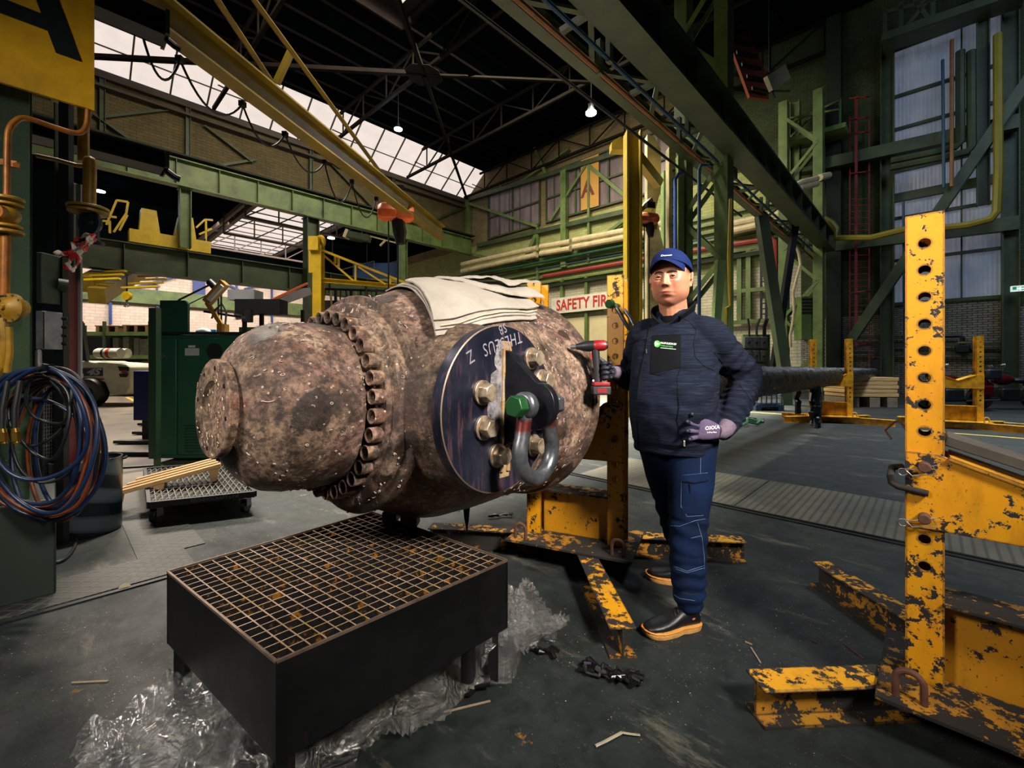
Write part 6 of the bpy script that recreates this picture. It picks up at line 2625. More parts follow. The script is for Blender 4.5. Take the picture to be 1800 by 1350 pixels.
cable('black cable looping on the floor left of the wrapped drum', [(105, 890), (128, 920), (133, 955), (110, 985), (72, 990)], .010)
cable('black cable bent on the floor behind the wrapped drum', [(178, 797), (200, 795), (222, 800), (215, 806), (190, 806), (178, 798)], .014)
cable('straight black conduit lying across the floor left of the trestle', [(200, 823), (280, 818)], .012, .012, 'steel_dark')

# ================================================================== left background machines
YM = 5.6
mgreen = mat('machine_green', '#14402c', .4, 0, .3, 2)
mdeep = mat('machine_dark_green', '#0c2a20', .4, 0, .3, 2)
t = Thing('machine_cabinet', 'big dark green machine cabinet with two doors behind the hub', 'machine cabinet', pz(330, 815))
X0, X1, X2 = pY(275, 640, YM).x, pY(313, 640, YM).x, pY(395, 640, YM).x + .6
zt_ = CAMZ + (640 - 588) / FPX * YM
t.part('cabinet_body', MB().bb((X0, YM, 0.05), (X2, YM + 1.3, zt_)), mgreen, bev=.01)
t.part('door', MB().bb((X0 + .02, YM - .02, .10), (X1 - .01, YM + .01, zt_ - .05)), mgreen, bev=.004)
d2 = t.part('door', MB().bb((X1 + .01, YM - .02, .10), (X2 - .05, YM + .01, zt_ - .05)), mgreen, bev=.004)
c = pY(286, 627, YM - .02)
t.part('lock', MB().cyl(c, c + V((0, -.02, 0)), .03, n=20), M['steel'], d2)
a, b = pY(325, 612, YM - .024), pY(350, 625, YM - .024)
t.part('data_plate', MB().bb((a.x, a.y, b.z), (b.x, a.y + .003, a.z)), mat('grey_label', '#8e9490', .5, 0, .1), d2)
a, b = pY(331, 607, YM - .024), pY(343, 611, YM - .024)
t.part('data_plate', MB().bb((a.x, a.y, b.z), (b.x, a.y + .003, a.z)), mat('grey_label2', '#9ca29e', .5, 0, .1), d2)
c = pY(377, 617, YM - .02)
t.part('fan_opening', MB().cyl(c, c + V((0, -.004, 0)), .10, n=26), M['black'], d2)
mb = MB()
for k in range(10):
    p, q = pY(324, 748 + k * 5, YM - .024), pY(352, 748 + k * 5, YM - .024)
    mb.bb((p.x, p.y - .004, p.z - .008), (q.x, p.y, p.z + .004))
t.part('louvre', mb, mdeep, d2)
t.part('worktop', MB().bb((X0 - .02, YM - .04, zt_), (X2, YM + 1.3, zt_ + .03)), M['steel_dark'])
a, b = pY(281, 528, YM + .5), pY(330, 588, YM + .5)
t = Thing('machine_guard', 'upright dark green sheet guard on top of the machine cabinet', 'guard', V((a.x, YM + .5, b.z)))
t.part('sheet', MB().prism([(0, 0), (b.x - a.x, 0), (b.x - a.x, (a.z - b.z) * .9), (b.x - a.x - .04, a.z - b.z), (0, a.z - b.z)], (a.x, YM + .5, b.z), (1, 0, 0), (0, 0, 1), (0, .04, 0)), mgreen)
a, b = pY(261, 541, YM - .35), pY(274, 810, YM - .35)
t = Thing('tall_guard_panel', 'narrow tall green panel standing left of the machine cabinet', 'panel', V((a.x, YM - .35, 0)))
t.part('panel', MB().bb((a.x, YM - .35, .12), (b.x, YM - .27, a.z)), mat('panel_green', '#1c3420', .45, 0, .3, 2))
t.part('leg', MB().bb((a.x + .02, YM - .3, 0), (a.x + .07, YM - .25, .5)), M['green_dim'])
for k, (x0, y, x1) in enumerate(((205, 776, 274), (213, 796, 274), (237, 760, 274), (246, 745, 276))):
    p, q = pz(x0, y, .04), pz(x1, y, .04)
    single('pallet_fork', MB().beam(p, (q.x, p.y, q.z), .14, .05), M['black'], ['upper long black fork arm on the floor left of the cabinet', 'nearest long black fork arm on the floor left of the cabinet', 'third black fork arm back, short end showing', 'farthest black fork arm, just below the blue cabinet'][k], 'fork arm', p, bev=.01)
a, b = pY(234, 652, 7.0), pY(262, 739, 7.0)
t = Thing('blue_cabinet', 'bright blue steel cabinet between the forklift and the green machine', 'cabinet', V((a.x, 7, 0)))
t.part('casing', MB().bb((a.x, 7, b.z), (b.x + .5, 7.6, a.z)), mat('cabinet_blue', '#101f70', .45, 0, .2, 3), bev=.01)
t.part('plinth', MB().bb((a.x + .1, 7.05, 0), (b.x + .4, 7.5, b.z)), M['black'])

# machine lamp on a jointed arm, and a cable boom
t = Thing('machine_lamp', 'jointed ochre machine lamp with a long tube head above the green cabinet', 'lamp', pY(385, 590, YM + .3))
lam = mat('lamp_ochre', '#8a641c', .45, .2, .2, 6)
t.part('lamp_head', MB().beam(pY(364, 532, YM + .3), pY(396, 497, YM + .3), .09, .10), lam)
t.part('diffuser', MB().beam(pY(367, 528, YM + .24), pY(391, 502, YM + .24), .04, .05), mat('tube_diffuser', '#a8a090', .4, 0, .1))
t.part('arm', MB().beam(pY(364, 532, YM + .3), pY(392, 575, YM + .3), .04, .05), lam)
t.part('bracket', MB().bb(pY(381, 569, YM + .25), pY(403, 590, YM + .4)), lam)
t.part('cable', MB().tube([pY(372, 560, YM + .3), pY(378, 545, YM + .3), pY(390, 534, YM + .3), pY(398, 548, YM + .3), pY(396, 570, YM + .3)], .012, 6), M['black'])
t = Thing('cable_boom', 'thin black boom and camera head reaching above the green guard', 'boom', pY(315, 527, YM + .6))
t.part('boom_rod', MB().cyl(pY(315, 527, YM + .6), pY(366, 502, YM + .6), .014, n=8).cyl(pY(331, 535, YM + .6), pY(378, 512, YM + .6), .008, n=8), M['black'])
t.part('boom_rod', MB().cyl(pY(315, 527, YM + .6), pY(315, 560, YM + .56), .02, n=8), M['black'])
t.part('camera_head', MB().cyl(pY(368, 495, YM + .6), pY(382, 508, YM + .6), .05, n=14), M['steel_dark'])
t = Thing('stand_frame', 'upright black twin-rod frame behind the lamp on the green cabinet', 'frame', pY(386, 592, YM + .7))
t.part('rod', MB().cyl(pY(384, 518, YM + .7), pY(384, 592, YM + .7), .012, n=8), M['black'])
t.part('rod', MB().cyl(pY(389, 518, YM + .7), pY(389, 592, YM + .7), .012, n=8), M['black'])
t.part('crossbar', MB().beam(pY(384, 518, YM + .7), pY(389, 518, YM + .7), .02), M['black'])
t.part('tray', MB().beam(pY(362, 548, YM + .7), pY(428, 558, YM + .7), .1, .03), M['steel_dark'])
for k, (x0, x1, y0, col_, nm) in enumerate(((345, 372, 575, '#9aa0a8', 'grey plastic bag lying on the green cabinet'), (362, 379, 579, '#3f86b4', 'light blue carton on the green cabinet'), (389, 397, 577, '#23358c', 'small dark blue can on the green cabinet'))):
    a, b = pY(x0, y0, YM + .35), pY(x1, 591, YM + .35)
    m_ = mat('stuff_%d' % k, col_, .6, 0, .3, 10)
    if k == 2:
        mb = MB().cyl(V(((a.x + b.x) / 2, a.y, zt_ + .03)), V(((a.x + b.x) / 2, a.y, a.z)), (b.x - a.x) / 2, n=16)
    elif k == 0:
        mb = MB().ball(V(((a.x + b.x) / 2, a.y, zt_ + .06)), .1, 12, 8, (1, .8, .5))
    else:
        mb = MB().bb((a.x, a.y, zt_ + .03), (b.x, a.y + .2, a.z))
    single(['plastic_bag', 'carton', 'can'][k], mb, m_, nm, ['bag', 'carton', 'can'][k], V((a.x, a.y, zt_ + .03)), bev=.004)

# forklift seen from its rear side
YF = 13.0
fk = Thing('forklift', 'white forklift truck with gas bottles parked behind the red post', 'forklift', pz(185, 706))
fw_ = mat('forklift_white', '#bdbdaa', .45, 0, .3, 2)


def fp(px, py, Y=YF):
    return pY(px, py, Y)


def fprism(pts, d, Y=YF):
    return MB().poly3([fp(x, y, Y) for x, y in pts], (0, d, 0))


fk.part('counterweight', fprism([(100, 700), (100, 636), (152, 634), (160, 636), (222, 640), (228, 646), (229, 680), (222, 692), (200, 696), (192, 690), (184, 672), (166, 666), (150, 668), (140, 680), (138, 700)], 1.3), fw_, bev=.03)
fk.part('side_panel', fprism([(100, 661), (100, 648), (180, 647), (180, 661)], .01, YF - .02), mat('panel_navy', '#252c38', .4, 0, .1))
fk.part('stripe', fprism([(100, 667), (100, 664), (182, 665), (182, 668)], .01, YF - .02), M['red'])
fk.part('lamp_cluster', fprism([(207, 644), (226, 645), (226, 652), (210, 652)], .02, YF - .02), M['blackgloss'])
fk.part('lamp_cluster', fprism([(209, 657), (225, 657), (222, 663), (211, 663)], .02, YF - .02), M['blackgloss'])
c = fp(162, 687)
fk.part('tyre', MB().lathe([(-.02, .14), (-.06, .2), (-.06, .38), (0, .42), (.2, .42), (.26, .38), (.26, .2)], V((c.x, YF - .1, .42)), (0, 1, 0), 32), M['black'])
fk.part('wheel_hub', MB().lathe([(-.04, 0), (-.04, .08), (.0, .16), (0, .21)], V((c.x, YF - .1, .42)), (0, 1, 0), 24), M['steel_dark'])
c = fp(203, 690)
fk.part('tyre', MB().lathe([(0, 0), (0, .36), (.2, .38), (.3, .3), (.3, 0)], V((c.x, YF + 1.0, .38)), (0, 1, 0), 28), M['black'])
fk.part('overhead_guard', MB().beam(fp(142, 568), fp(152, 634), .12).beam(fp(142, 568, YF + 1), fp(152, 634, YF + 1), .12).beam(fp(100, 568), fp(142, 568), .12).beam(fp(142, 568), fp(142, 568, YF + 1), .12), M['black'])
fk.part('mast_panel', fprism([(100, 572), (150, 572), (150, 636), (100, 636)], .05, YF + .5), M['green_deep'])
for dx, Yb in ((0, YF), (14, YF + .5)):
    p, q = fp(166 + dx, 621, Yb), fp(208 + dx, 621, Yb)
    fk.part('gas_bottle', MB().lathe([(0, 0), (.0, .04), (.04, .05), (.07, .13), (.12, .15), (.64, .15), (.70, .13), (.72, .15), (.78, .15), (.78, 0)], p, q - p, 24), fw_, None, 'white gas bottle lying across the rear')
p, q = fp(192, 621, YF - .005), fp(197, 621, YF - .005)
fk.part('bottle_band', MB().cyl(p, q, .155, n=24), M['red'])
p, q = fp(184, 621, YF - .005), fp(187, 621, YF - .005)
fk.part('bottle_band', MB().cyl(p, q, .155, n=24), M['black'])
fk.part('lettering', place(text_mesh('4S', .26, .002, .012, 'CENTER', .35, 1, 1.5), fp(163, 654, YF - .035), (1, 0, 0), (0, 0, 1)), mat('decal_grey', '#8a9096', .5, 0, 0))
fk.part('lettering', place(text_mesh('NISSAN', .16, .002, .008, 'RIGHT', 0, 1, 1.2), fp(147, 661, YF - .035), (1, 0, 0), (0, 0, 1)), whit)
fk.part('lettering', place(text_mesh('45', .14, .002, .008, 'CENTER', 0, 1, 1.2), fp(218, 654, YF - .035), (1, 0, 0), (0, 0, 1)), M['red'])

# storage rack along the side bay with crates
YR = 17.0
rk = Thing('storage_rack', 'green pallet rack behind the forklift with crates on two levels', 'rack', pY(205, 672, YR))
for y in (583, 624, 672):
    rk.part('shelf', MB().bb((fp(140, y, YR).x, YR, fp(0, y, YR).z - .15), (fp(265, y, YR).x, YR + 1.3, fp(0, y, YR).z)), M['green'])
for x in (182, 262):
    rk.part('upright', MB().bb((fp(x, 0, YR).x, YR - .05, 0), (fp(x + 3, 0, YR).x, YR + .05, 2.9)), M['green_dim'])
rk.part('back_panel', MB().bb((fp(140, 0, YR + 1.3).x, YR + 1.3, 0), (fp(268, 0, YR + 1.3).x, YR + 1.35, fp(0, 583, YR + 1.3).z)), M['black'])
wb = mat('crate_wood', '#7a5a38', .8, 0, .4, 4)
gb2 = mat('box_grey', '#8a8780', .6, 0, .5, 5)
for i, (x0, x1, y0, y1, mt_, nm, cat_) in enumerate(((166, 208, 572, 583, wb, 'wooden pallet on the top shelf of the rack, left one', 'pallet'), (214, 262, 571, 583, wb, 'wooden pallet on the top shelf of the rack, right one', 'pallet'),
        (198, 208, 594, 618, gb2, 'grey metal box on the middle rack shelf, leftmost', 'box'), (216, 226, 592, 618, gb2, 'pale grey box with a notched label on the middle rack shelf', 'box'), (235, 244, 594, 618, gb2, 'grey box on the middle rack shelf, third from the left', 'box'), (245, 254, 596, 618, gb2, 'brownish grey box on the middle rack shelf, rightmost', 'box'),
        (236, 248, 636, 646, wb, 'small wooden crate on the lower rack level, left', 'crate'), (249, 260, 634, 646, wb, 'small wooden crate on the lower rack level, right', 'crate'), (236, 260, 648, 668, wb, 'wide cardboard-brown crate above the blue cabinet', 'crate'))):
    a, b = fp(x0, y0, YR + .2), fp(x1, y1, YR + .2)
    zb = {583: fp(0, 583, YR).z, 618: fp(0, 624, YR).z, 646: fp(0, 652, YR).z, 668: fp(0, 672, YR).z}[y1]
    mb = MB()
    if cat_ == 'pallet':
        mb.bb((a.x, a.y, a.z - .04), (b.x, a.y + 1, a.z))
        for k in range(3):
            xx = a.x + (b.x - a.x) * (.05 + .4 * k)
            mb.bb((xx, a.y, zb), (xx + .12, a.y + 1, a.z - .04))
    else:
        mb.bb((a.x, a.y, zb), (b.x, a.y + .6, a.z))
    single(cat_ + ('' if cat_ != 'box' else ''), mb, mt_, nm, cat_, V((a.x, a.y, zb)), bev=.01)


# ================================================================== overhead things and middle distance
# yellow jib beam with hoist and festoon
jb0, jb1 = V((-5.0, 2.0, 5.5)), V((-2.28, 14.3, 5.5))
jd = (jb1 - jb0).normalized()
jx = Thing('jib_beam', 'long yellow crane beam slanting down from the top left to the orange hoist', 'crane beam', jb0)
M['jib'] = mat('jib_yellow', '#75600f', .5, 0, .35, 1.5, dark='#3a2f0a')
jx.part('beam', MB().ibeam(jb0, jb1, .26, .42, .03, .02), M['jib'])
for p, q in (((450, 0, 7.2), (692, 332, 12.2)), ((385, 0, 6.6), (497, 170, 8.9))):
    a, b = pY(*p), pY(*q)
    a = a + (a - b).normalized() * 2.0
    jx.part('tie_bar', MB().angle(a, b, .10, .02), M['jib'])
jx.part('strut', MB().beam(pY(511, 92, 8.4), pY(486, 146, 8.4), .10), M['yellow'])
for k in range(5):
    f = .1 + .2 * k
hoist_o = M['orange']
hx = jb0 + jd * ((11.4 - 2.0) / jd.y)


def hoist(label, c, ax, chain_len, s=1.0, chain_label=None):
    ax = V(ax).normalized()
    sd = V((0, 0, 1)).cross(ax)
    t = Thing('chain_hoist', label, 'hoist', c)
    t.part('trolley', MB().box(c + V((0, 0, .30 * s)), (.22 * s, .30 * s, .16 * s), Matrix.Rotation(math.atan2(ax.y, ax.x), 3, 'Z')), M['steel_dark'])
    t.part('motor', MB().lathe([(-.28 * s, 0), (-.28 * s, .10 * s), (-.22 * s, .145 * s), (-.02 * s, .15 * s), (0, .13 * s)], c, ax, 8), hoist_o, bev=.01)
    t.part('gearcase', MB().lathe([(.0, .13 * s), (.04 * s, .155 * s), (.20 * s, .145 * s), (.26 * s, .10 * s), (.26 * s, 0)], c, ax, 8), hoist_o)
    t.part('chain_bag', MB().tube([c + ax * .02 * s - V((0, 0, .12 * s)), c + ax * .05 * s - V((0, 0, .3 * s)), c + ax * .06 * s - V((0, 0, .48 * s))], [.10 * s, .11 * s, .07 * s], 10), M['black'])
    t.part('chain', MB().cyl(c - ax * .12 * s - V((0, 0, .12 * s)), c - ax * .12 * s - V((0, 0, chain_len)), .012 * s, n=6), M['steel_dark'])
    t.part('chain', MB().cyl(c + ax * .02 * s - V((0, 0, .12 * s)), c + ax * .02 * s - V((0, 0, chain_len * .98)), .014 * s, n=6), M['steel_dark'])
    t.part('hook_block', MB().tube([c - ax * .05 * s - V((0, 0, chain_len)), c - ax * .05 * s - V((0, 0, chain_len + .12 * s)), c - V((0, 0, chain_len + .2 * s))], .025 * s, 8), M['steel_dark'])
    return t


hoist('orange chain hoist hanging under the long yellow crane beam', pY(697, 374, 12.0) + V((0, 0, .0)), (1, .25, 0), 2.4, 1.75)
fs_ = Thing('festoon_cable', 'black power cable looping below the long yellow crane beam', 'cable', jb0 + jd * 6)
hang = [(190, 30), (305, 80), (417, 162), (497, 218), (560, 270), (615, 306), (655, 338)]
prev = None
for x, y in hang:
    # where the hanging point lies on the beam
    f = 4.25 * FPX / max(1, (640 - y + 4))
    p = pY(x, y, max(3.0, f * .985))
    p.z = 5.27
    k = (p.y - jb0.y) / jd.y
    p = jb0 + jd * k + V((-.16, 0, -.28))
    if prev is not None:
        pts = []
        sag = .40 if p.y < 9 else .6
        for i in range(13):
            u = i / 12
            pts.append(prev.lerp(p, u) - V((0, 0, sag * 4 * u * (1 - u))))
        fs_.part('cable_loop', MB().tube(pts, .016, 6), M['black'])
    fs_.part('trolley', MB().box(p, (.08, .08, .08)), M['steel_dark'])
    prev = p

M['jyel'] = mat('jib_crane_yellow', '#d0ae1a', .45, 0, .25, 1.5, dark='#6b540c')
for (x0, y0), (x1, y1), h, lb in (((120, -22), (291, 54), .22, 'black roof-rail beam ending beside the yellow letter board'), ((120, 243), (290, 290), .15, 'dark channel beam with a small end knob below the letter board')):
    p, q = pb(x0, y0, 5.2), pb(x1, y1, 5.2)
    z = (p.z + q.z) / 2
    t = Thing('rail_beam', lb, 'beam', (q.x, 5.2, z), HALL)
    t.part('beam', MB().channel((p.x - 2.5, 5.2, z), (q.x, 5.2, z), .22, h, .02, (0, 0, 1)), M['steel_dark'])
    t.part('end_plate', MB().bb((q.x - .02, 5.05, z - h / 2), (q.x + .01, 5.35, z + h / 2)), M['green_dim'])
    if h < .4:
        t.part('end_knob', MB().tube([(q.x, 5.15, z - h / 2), (q.x + .06, 5.12, z - h / 2 - .05), (q.x + .10, 5.12, z - h / 2 - .06)], .03, 8), M['steel_dark'])

# yellow jib column and truss arm behind the hub
YJ = 20.5
jc_ = Thing('jib_crane', 'yellow jib crane column with a trussed arm behind the tarpaulin', 'jib crane', pz(560, 640 + 1.25 * FPX / YJ))
cx = pY(560, 0, YJ).x
jc_.part('column', MB().ibeam((cx, YJ, 0), (cx, YJ, CAMZ + (640 - 432) / FPX * YJ), .40, .40, .05, .04, (0, 1, 0)), M['jyel'])
jc_.part('head_bearing', MB().bb((cx - .35, YJ - .3, CAMZ + (640 - 442) / FPX * YJ), (cx + .1, YJ + .2, CAMZ + (640 - 418) / FPX * YJ)).cyl(pY(562, 424, YJ), pY(566, 424, YJ + .1), .28, n=14), M['jyel'])
jc_.part('back_plate', MB().bb((cx - .42, YJ - .1, CAMZ + (640 - 480) / FPX * YJ), (cx - .22, YJ + .2, CAMZ + (640 - 430) / FPX * YJ)), M['jyel'])


def yj(x, y, dY=0.0):
    return pY(x, y, YJ + dY)


jc_.part('arm', MB().ibeam(yj(566, 493), yj(760, 508, 1.2), .24, .20, .03, .03), M['jyel'])
jc_.part('top_chord', MB().beam(yj(566, 440), yj(725, 502, 1.0), .12, .10), M['jyel'])
for p, q in (((567, 447), (622, 494)), ((589, 450), (589, 463)), ((595, 452), (595, 470)), ((625, 466), (625, 494)), ((630, 469), (678, 500)), ((686, 490), (686, 500))):
    jc_.part('lacing', MB().beam(yj(*p, .3), yj(*q, .3), .09, .08), M['jyel'])

# flood lamp and bracket below the crane girder
t = Thing('flood_lamp', 'switched-off box flood lamp under the left crane girder', 'lamp', pY(630, 415, 22))
t.part('housing', MB().beam(pY(612, 412, 22), pY(650, 420, 22), .45, .30), M['green_dim'])
t.part('end_cap', MB().beam(pY(608, 411, 22), pY(613, 413, 22), .5, .42), M['cream'])
t.part('hanger', MB().cyl(pY(645, 405, 22), pY(645, 480, 22), .015, n=6), M['steel_dark'])
t.part('bracket', MB().beam(pY(650, 415, 22), pY(700, 428, 22), .06, .06).beam(pY(668, 432, 22), pY(678, 422, 22), .08, .08), M['cream'])

# glowing high-bay lamps
lg = emis('lamp_glow', '#f2fbff', 14.0)
for (x, y, Y, r, lb, e) in ((700, 228, 26, .26, 'small lit high-bay lamp hanging beside the long slanted roof light', 160),
                         (1039, 200, 15, .20, 'brightest high-bay lamp left of the overhead green girder', 320),
                         (582, 419, 33, .28, 'lit lamp far off in the side bay, right of the yellow jib column head', 60),
                         (176, 337, 26, .26, 'lit lamp in the side bay beside the yellow gas pipe', 60)):
    c = pY(x, y, Y)
    t = Thing('high_bay_lamp', lb, 'lamp', c)
    t.part('housing', MB().lathe([(.05, r * .9), (.22, r * .45), (.34, .1), (.34, 0)], c, (0, 0, 1), 24), M['steel_dark'])
    t.part('lens', MB().lathe([(0, 0), (.0, r * .9), (.05, r * .92), (.05, 0)], c, (0, 0, 1), 24), lg, None, 'glowing round lens')
    t.part('drop_rod', MB().cyl(c + V((0, 0, .3)), V((c.x, c.y, 17.2 if x > 600 else 12.0)), .02, n=6), M['steel_dark'])
    l = bpy.data.lights.new('high_bay_light', 'POINT')
    l.energy = e
    l.color = (.75, .9, 1.0)
    l.shadow_soft_size = .25
    lo = bpy.data.objects.new('high_bay_light', l)
    lo.location = c + V((0, 0, -.2))
    C.objects.link(lo)

# yellow trolleys on the lower girder, railings
ym2 = mat('carriage_yellow', '#dcba1e', .45, 0, .3, 2)
BG = 29.4
def gb3(x, y, b=BG):
    return pb(x, y, b)


t = Thing('crane_carriage', 'long yellow end carriage with two trapezoid buffers on the lower left girder', 'crane carriage', gb3(300, 430), HALL)
p, q = gb3(226, 400), gb3(368, 432)
t.part('carriage_beam', MB().bb((p.x, BG - .35, 7.4), (q.x, BG + .35, 8.05)), ym2)
for x0, x1 in ((243, 280), (305, 343)):
    p, q = gb3(x0, 380), gb3(x1, 412)
    t.part('buffer', MB().prism([(0, 0), (q.x - p.x, 0), (q.x - p.x - .15, 1.15), (q.x - p.x - .75, 1.15)], (p.x, BG - .3, 8.05), (1, 0, 0), (0, 0, 1), (0, .6, 0)), ym2)
t = Thing('crane_railing', 'yellow stair railing on the crane walkway left of the trapezoid buffers', 'railing', gb3(205, 410), HALL)
for p, q in (((187, 395), (205, 352)), ((205, 352), (225, 355)), ((225, 355), (222, 375)), ((222, 375), (200, 408)), ((193, 410), (193, 388)), ((180, 388), (195, 390)), ((210, 405), (224, 378)), ((187, 380), (205, 382)), ((345, 400), (360, 386)), ((360, 386), (374, 387)), ((362, 388), (362, 420)), ((350, 412), (372, 402))):
    t.part('rail', MB().beam(gb3(*p), gb3(*q), .09, .09), ym2)
# side-bay walkway trusses, yellow
t = Thing('side_bay_crane', 'pair of yellow crane beams with ladder-like walkways seen under the lower girder', 'bridge crane', pY(220, 470, 24))
for (x0, y0), (x1, y1), w_ in (((150, 500), (235, 452), .5), ((170, 520), (262, 468), .6)):
    t.part('beam', MB().beam(pY(x0, y0, 20), pY(x1, y1, 30), w_, .7), mat('side_yellow', '#8a7418', .5, 0, .3, 2))
for k in range(9):
    f = k / 8
    a = pY(150, 492, 19).lerp(pY(205, 452, 29), f)
    t.part('tread', MB().beam(a, a + V((1.3, .2, .1)), .2, .08), ym2)
    a = pY(215, 506, 20).lerp(pY(275, 465, 30), f)
    t.part('tread', MB().beam(a, a + V((1.5, .2, .1)), .2, .08), ym2)
c = pY(223, 520, 20)
t = Thing('crane_hook_block', 'yellow hook block hanging below the side bay crane', 'hook block', c)
t.part('sheave', MB().cyl(c + V((0, -.08, 0)), c + V((0, .08, 0)), .20, n=20), ym2)
t.part('hook', MB().tube([c - V((0, 0, .15)), c - V((0, 0, .38)), c - V((-.08, 0, .46)), c - V((.0, 0, .52)), c - V((.1, 0, .46))], .05, 8), M['steel'])
t.part('rope', MB().cyl(c, c + V((0, 0, 1.0)), .03, n=6), M['black'])

# cluttered machine line in the side bay behind the column
t = Thing('conveyor_line', 'grey conveyor machine line slanting behind the dark green column', 'machine', pY(480, 600, 24))
t.part('boom', MB().beam(pY(420, 555, 22), pY(540, 512, 26), .6, .4), mat('machine_grey', '#8c8690', .5, .1, .4, 1))
t.part('boom', MB().beam(pY(440, 545, 22), pY(540, 498, 26), .12, .10), M['orange'])
t.part('carriage', MB().box(pY(460, 540, 22), (2.2, .8, .7)), M['steel_dark'])
t.part('drive_box', MB().box(pY(432, 520, 22), (1.3, .8, .5)), mat('machine_pale', '#90949c', .5, .1, .4, 1))
t.part('drum', MB().cyl(pY(435, 545, 21.6), pY(435, 566, 21.6), .25, n=16), M['steel_dark'])
t.part('bed', MB().bb(pY(420, 575, 25), pY(545, 612, 27)), M['green_deep'])
for x, Y in ((430, 22.3), (460, 22.3), (532, 26)):
    c = pY(x, 545, Y)
    t.part('leg', MB().bb((c.x - .08, Y - .08, 0), (c.x + .08, Y + .08, c.z)), M['steel_dark'])
t = Thing('hanging_tools', 'dark cluster of slings and shackles hanging under the yellow jib arm', 'slings', pY(600, 530, 21))
for k in range(11):
    x = 572 + k * 9
    t.part('sling', MB().cyl(pY(x, 508, 21), pY(x + (k * 5 % 7) - 3, 530 + (k * 11) % 17, 21), .03 + .02 * (k % 3), n=6), [M['steel_dark'], M['cream'], M['black'], M['rust'], M['bluepipe']][k % 5])
t.part('rail', MB().beam(pY(566, 508, 21), pY(690, 512, 21), .1, .1), M['steel_dark'])
single('tool_bench', MB().bb(pY(566, 528, 21.3), pY(690, 560, 23)), M['black'], 'dark bench under the hanging slings behind the hub', 'bench', pY(600, 560, 21.3))
# railing and blue panel in the side bay
t = Thing('blue_platform', 'blue panel platform with a pale railing in the side bay', 'platform', pY(650, 480, 34))
t.part('panel', MB().bb(pY(620, 462, 34), pY(700, 490, 34.3)), mat('platform_blue', '#1c3c68', .5, 0, .2, 1))
t.part('railing', MB().beam(pY(600, 474, 33.5), pY(658, 459, 33.5), .06).beam(pY(658, 459, 33.5), pY(658, 480, 33.5), .06), M['steel'])

# ---- tall yellow mast and cream riveted panel right of the middle post
YY = 10.5
t = Thing('yellow_mast', 'tall yellow I-section mast rising behind the middle stand', 'mast', pz(1112, 640 + 1.25 * FPX / YY))
mx = pY(1112, 0, YY).x
zt2 = CAMZ + (640 - 234) / FPX * YY
t.part('shaft', MB().ibeam((mx, YY, 0), (mx, YY, zt2), .36, .36, .05, .04, (1, 0, 0)), M['yellow'])
t.part('arm', MB().beam((mx + .1, YY + .3, zt2 - .3), (mx + .9, YY + .8, zt2 - .9), .2, .24).beam((mx + .1, YY + .2, zt2 - 1.9), (mx + .6, YY + .5, zt2 - 1.4), .1, .1).beam((mx, YY + .2, zt2 - 2.0), (mx + .7, YY + .6, zt2 - 2.0), .22, .3), M['yellow'])
t.part('cap', MB().prism([(-.22, 0), (.22, 0), (.22, .2), (.0, .34), (-.22, .2)], (mx - .05, YY + 1.0, zt2 + .1), (1, 0, 0), (0, 0, 1), (0, .3, 0)), M['yellow'])
t = Thing('riveted_casing', 'cream and green riveted steel casing between the yellow mast and the laced stanchion', 'casing', pz(1160, 640 + 1.25 * FPX / 12))
def cpoly(pts, Y, d=.25):
    return MB().poly3([pY(x, y, Y) for x, y in pts], (0, d, 0))


crm = mat('peeling_cream', '#9a9068', .6, 0, .5, 1.6, dark='#4c4a2c')
t.part('plate', cpoly([(1138, 640), (1138, 236), (1150, 240), (1162, 262), (1162, 330), (1152, 372), (1170, 450), (1170, 640)], 11.6), crm)
t.part('plate', cpoly([(1176, 640), (1176, 258), (1188, 266), (1190, 640)], 11.2), crm)
t.part('channel', cpoly([(1167, 640), (1167, 300), (1174, 300), (1174, 640)], 11.8), M['green'])
t.part('channel', cpoly([(1192, 640), (1192, 272), (1203, 276), (1203, 640)], 11.0), M['green'])
mb = MB()
for k in range(14):
    p = pY(1184, 300 + k * 16, 11.19)
    mb.cyl(p, p - V((0, .03, 0)), .035, n=6)
for k in range(4):
    for j in range(2):
        p = pY(1146 + k * 4, 312 + j * 14, 11.59)
        mb.cyl(p, p - V((0, .03, 0)), .03, n=6)
t.part('rivets', mb, M['steel_dark'])
hoist('small orange hoist hanging beside the yellow mast', pY(1140, 384, 10.8), (1, .2, 0), 3.2, .95)
single('blue_conduit', MB().tube([pY(1246, 290, 8.2), pY(1232, 290, 8.2), pY(1229, 300, 8.2), V((pY(1229, 0, 8.2).x, 8.2, .01))], .035, 8), M['bluepipe'], 'pale blue conduit running down the front of the laced stanchion', 'pipe', pY(1229, 560, 8.2))
single('blue_conduit', MB().tube([pY(1202, 304, 10), pY(1192, 306, 10), pY(1187, 316, 10), V((pY(1187, 0, 10).x, 10, .01))], .04, 8), M['blue'], 'dark blue conduit bending down left of the laced stanchion', 'pipe', pY(1187, 450, 10))
single('olive_conduit', MB().tube([pY(1284, 350, 7.8), pY(1281, 450, 7.8), pY(1283, 538, 7.8), pY(1276, 542, 7.8), V((pY(1276, 0, 7.8).x, 7.8, .01))], .03, 8), M['yellow'], 'olive conduit with a jog running down right of the laced stanchion', 'pipe', pY(1275, 560, 7.8))

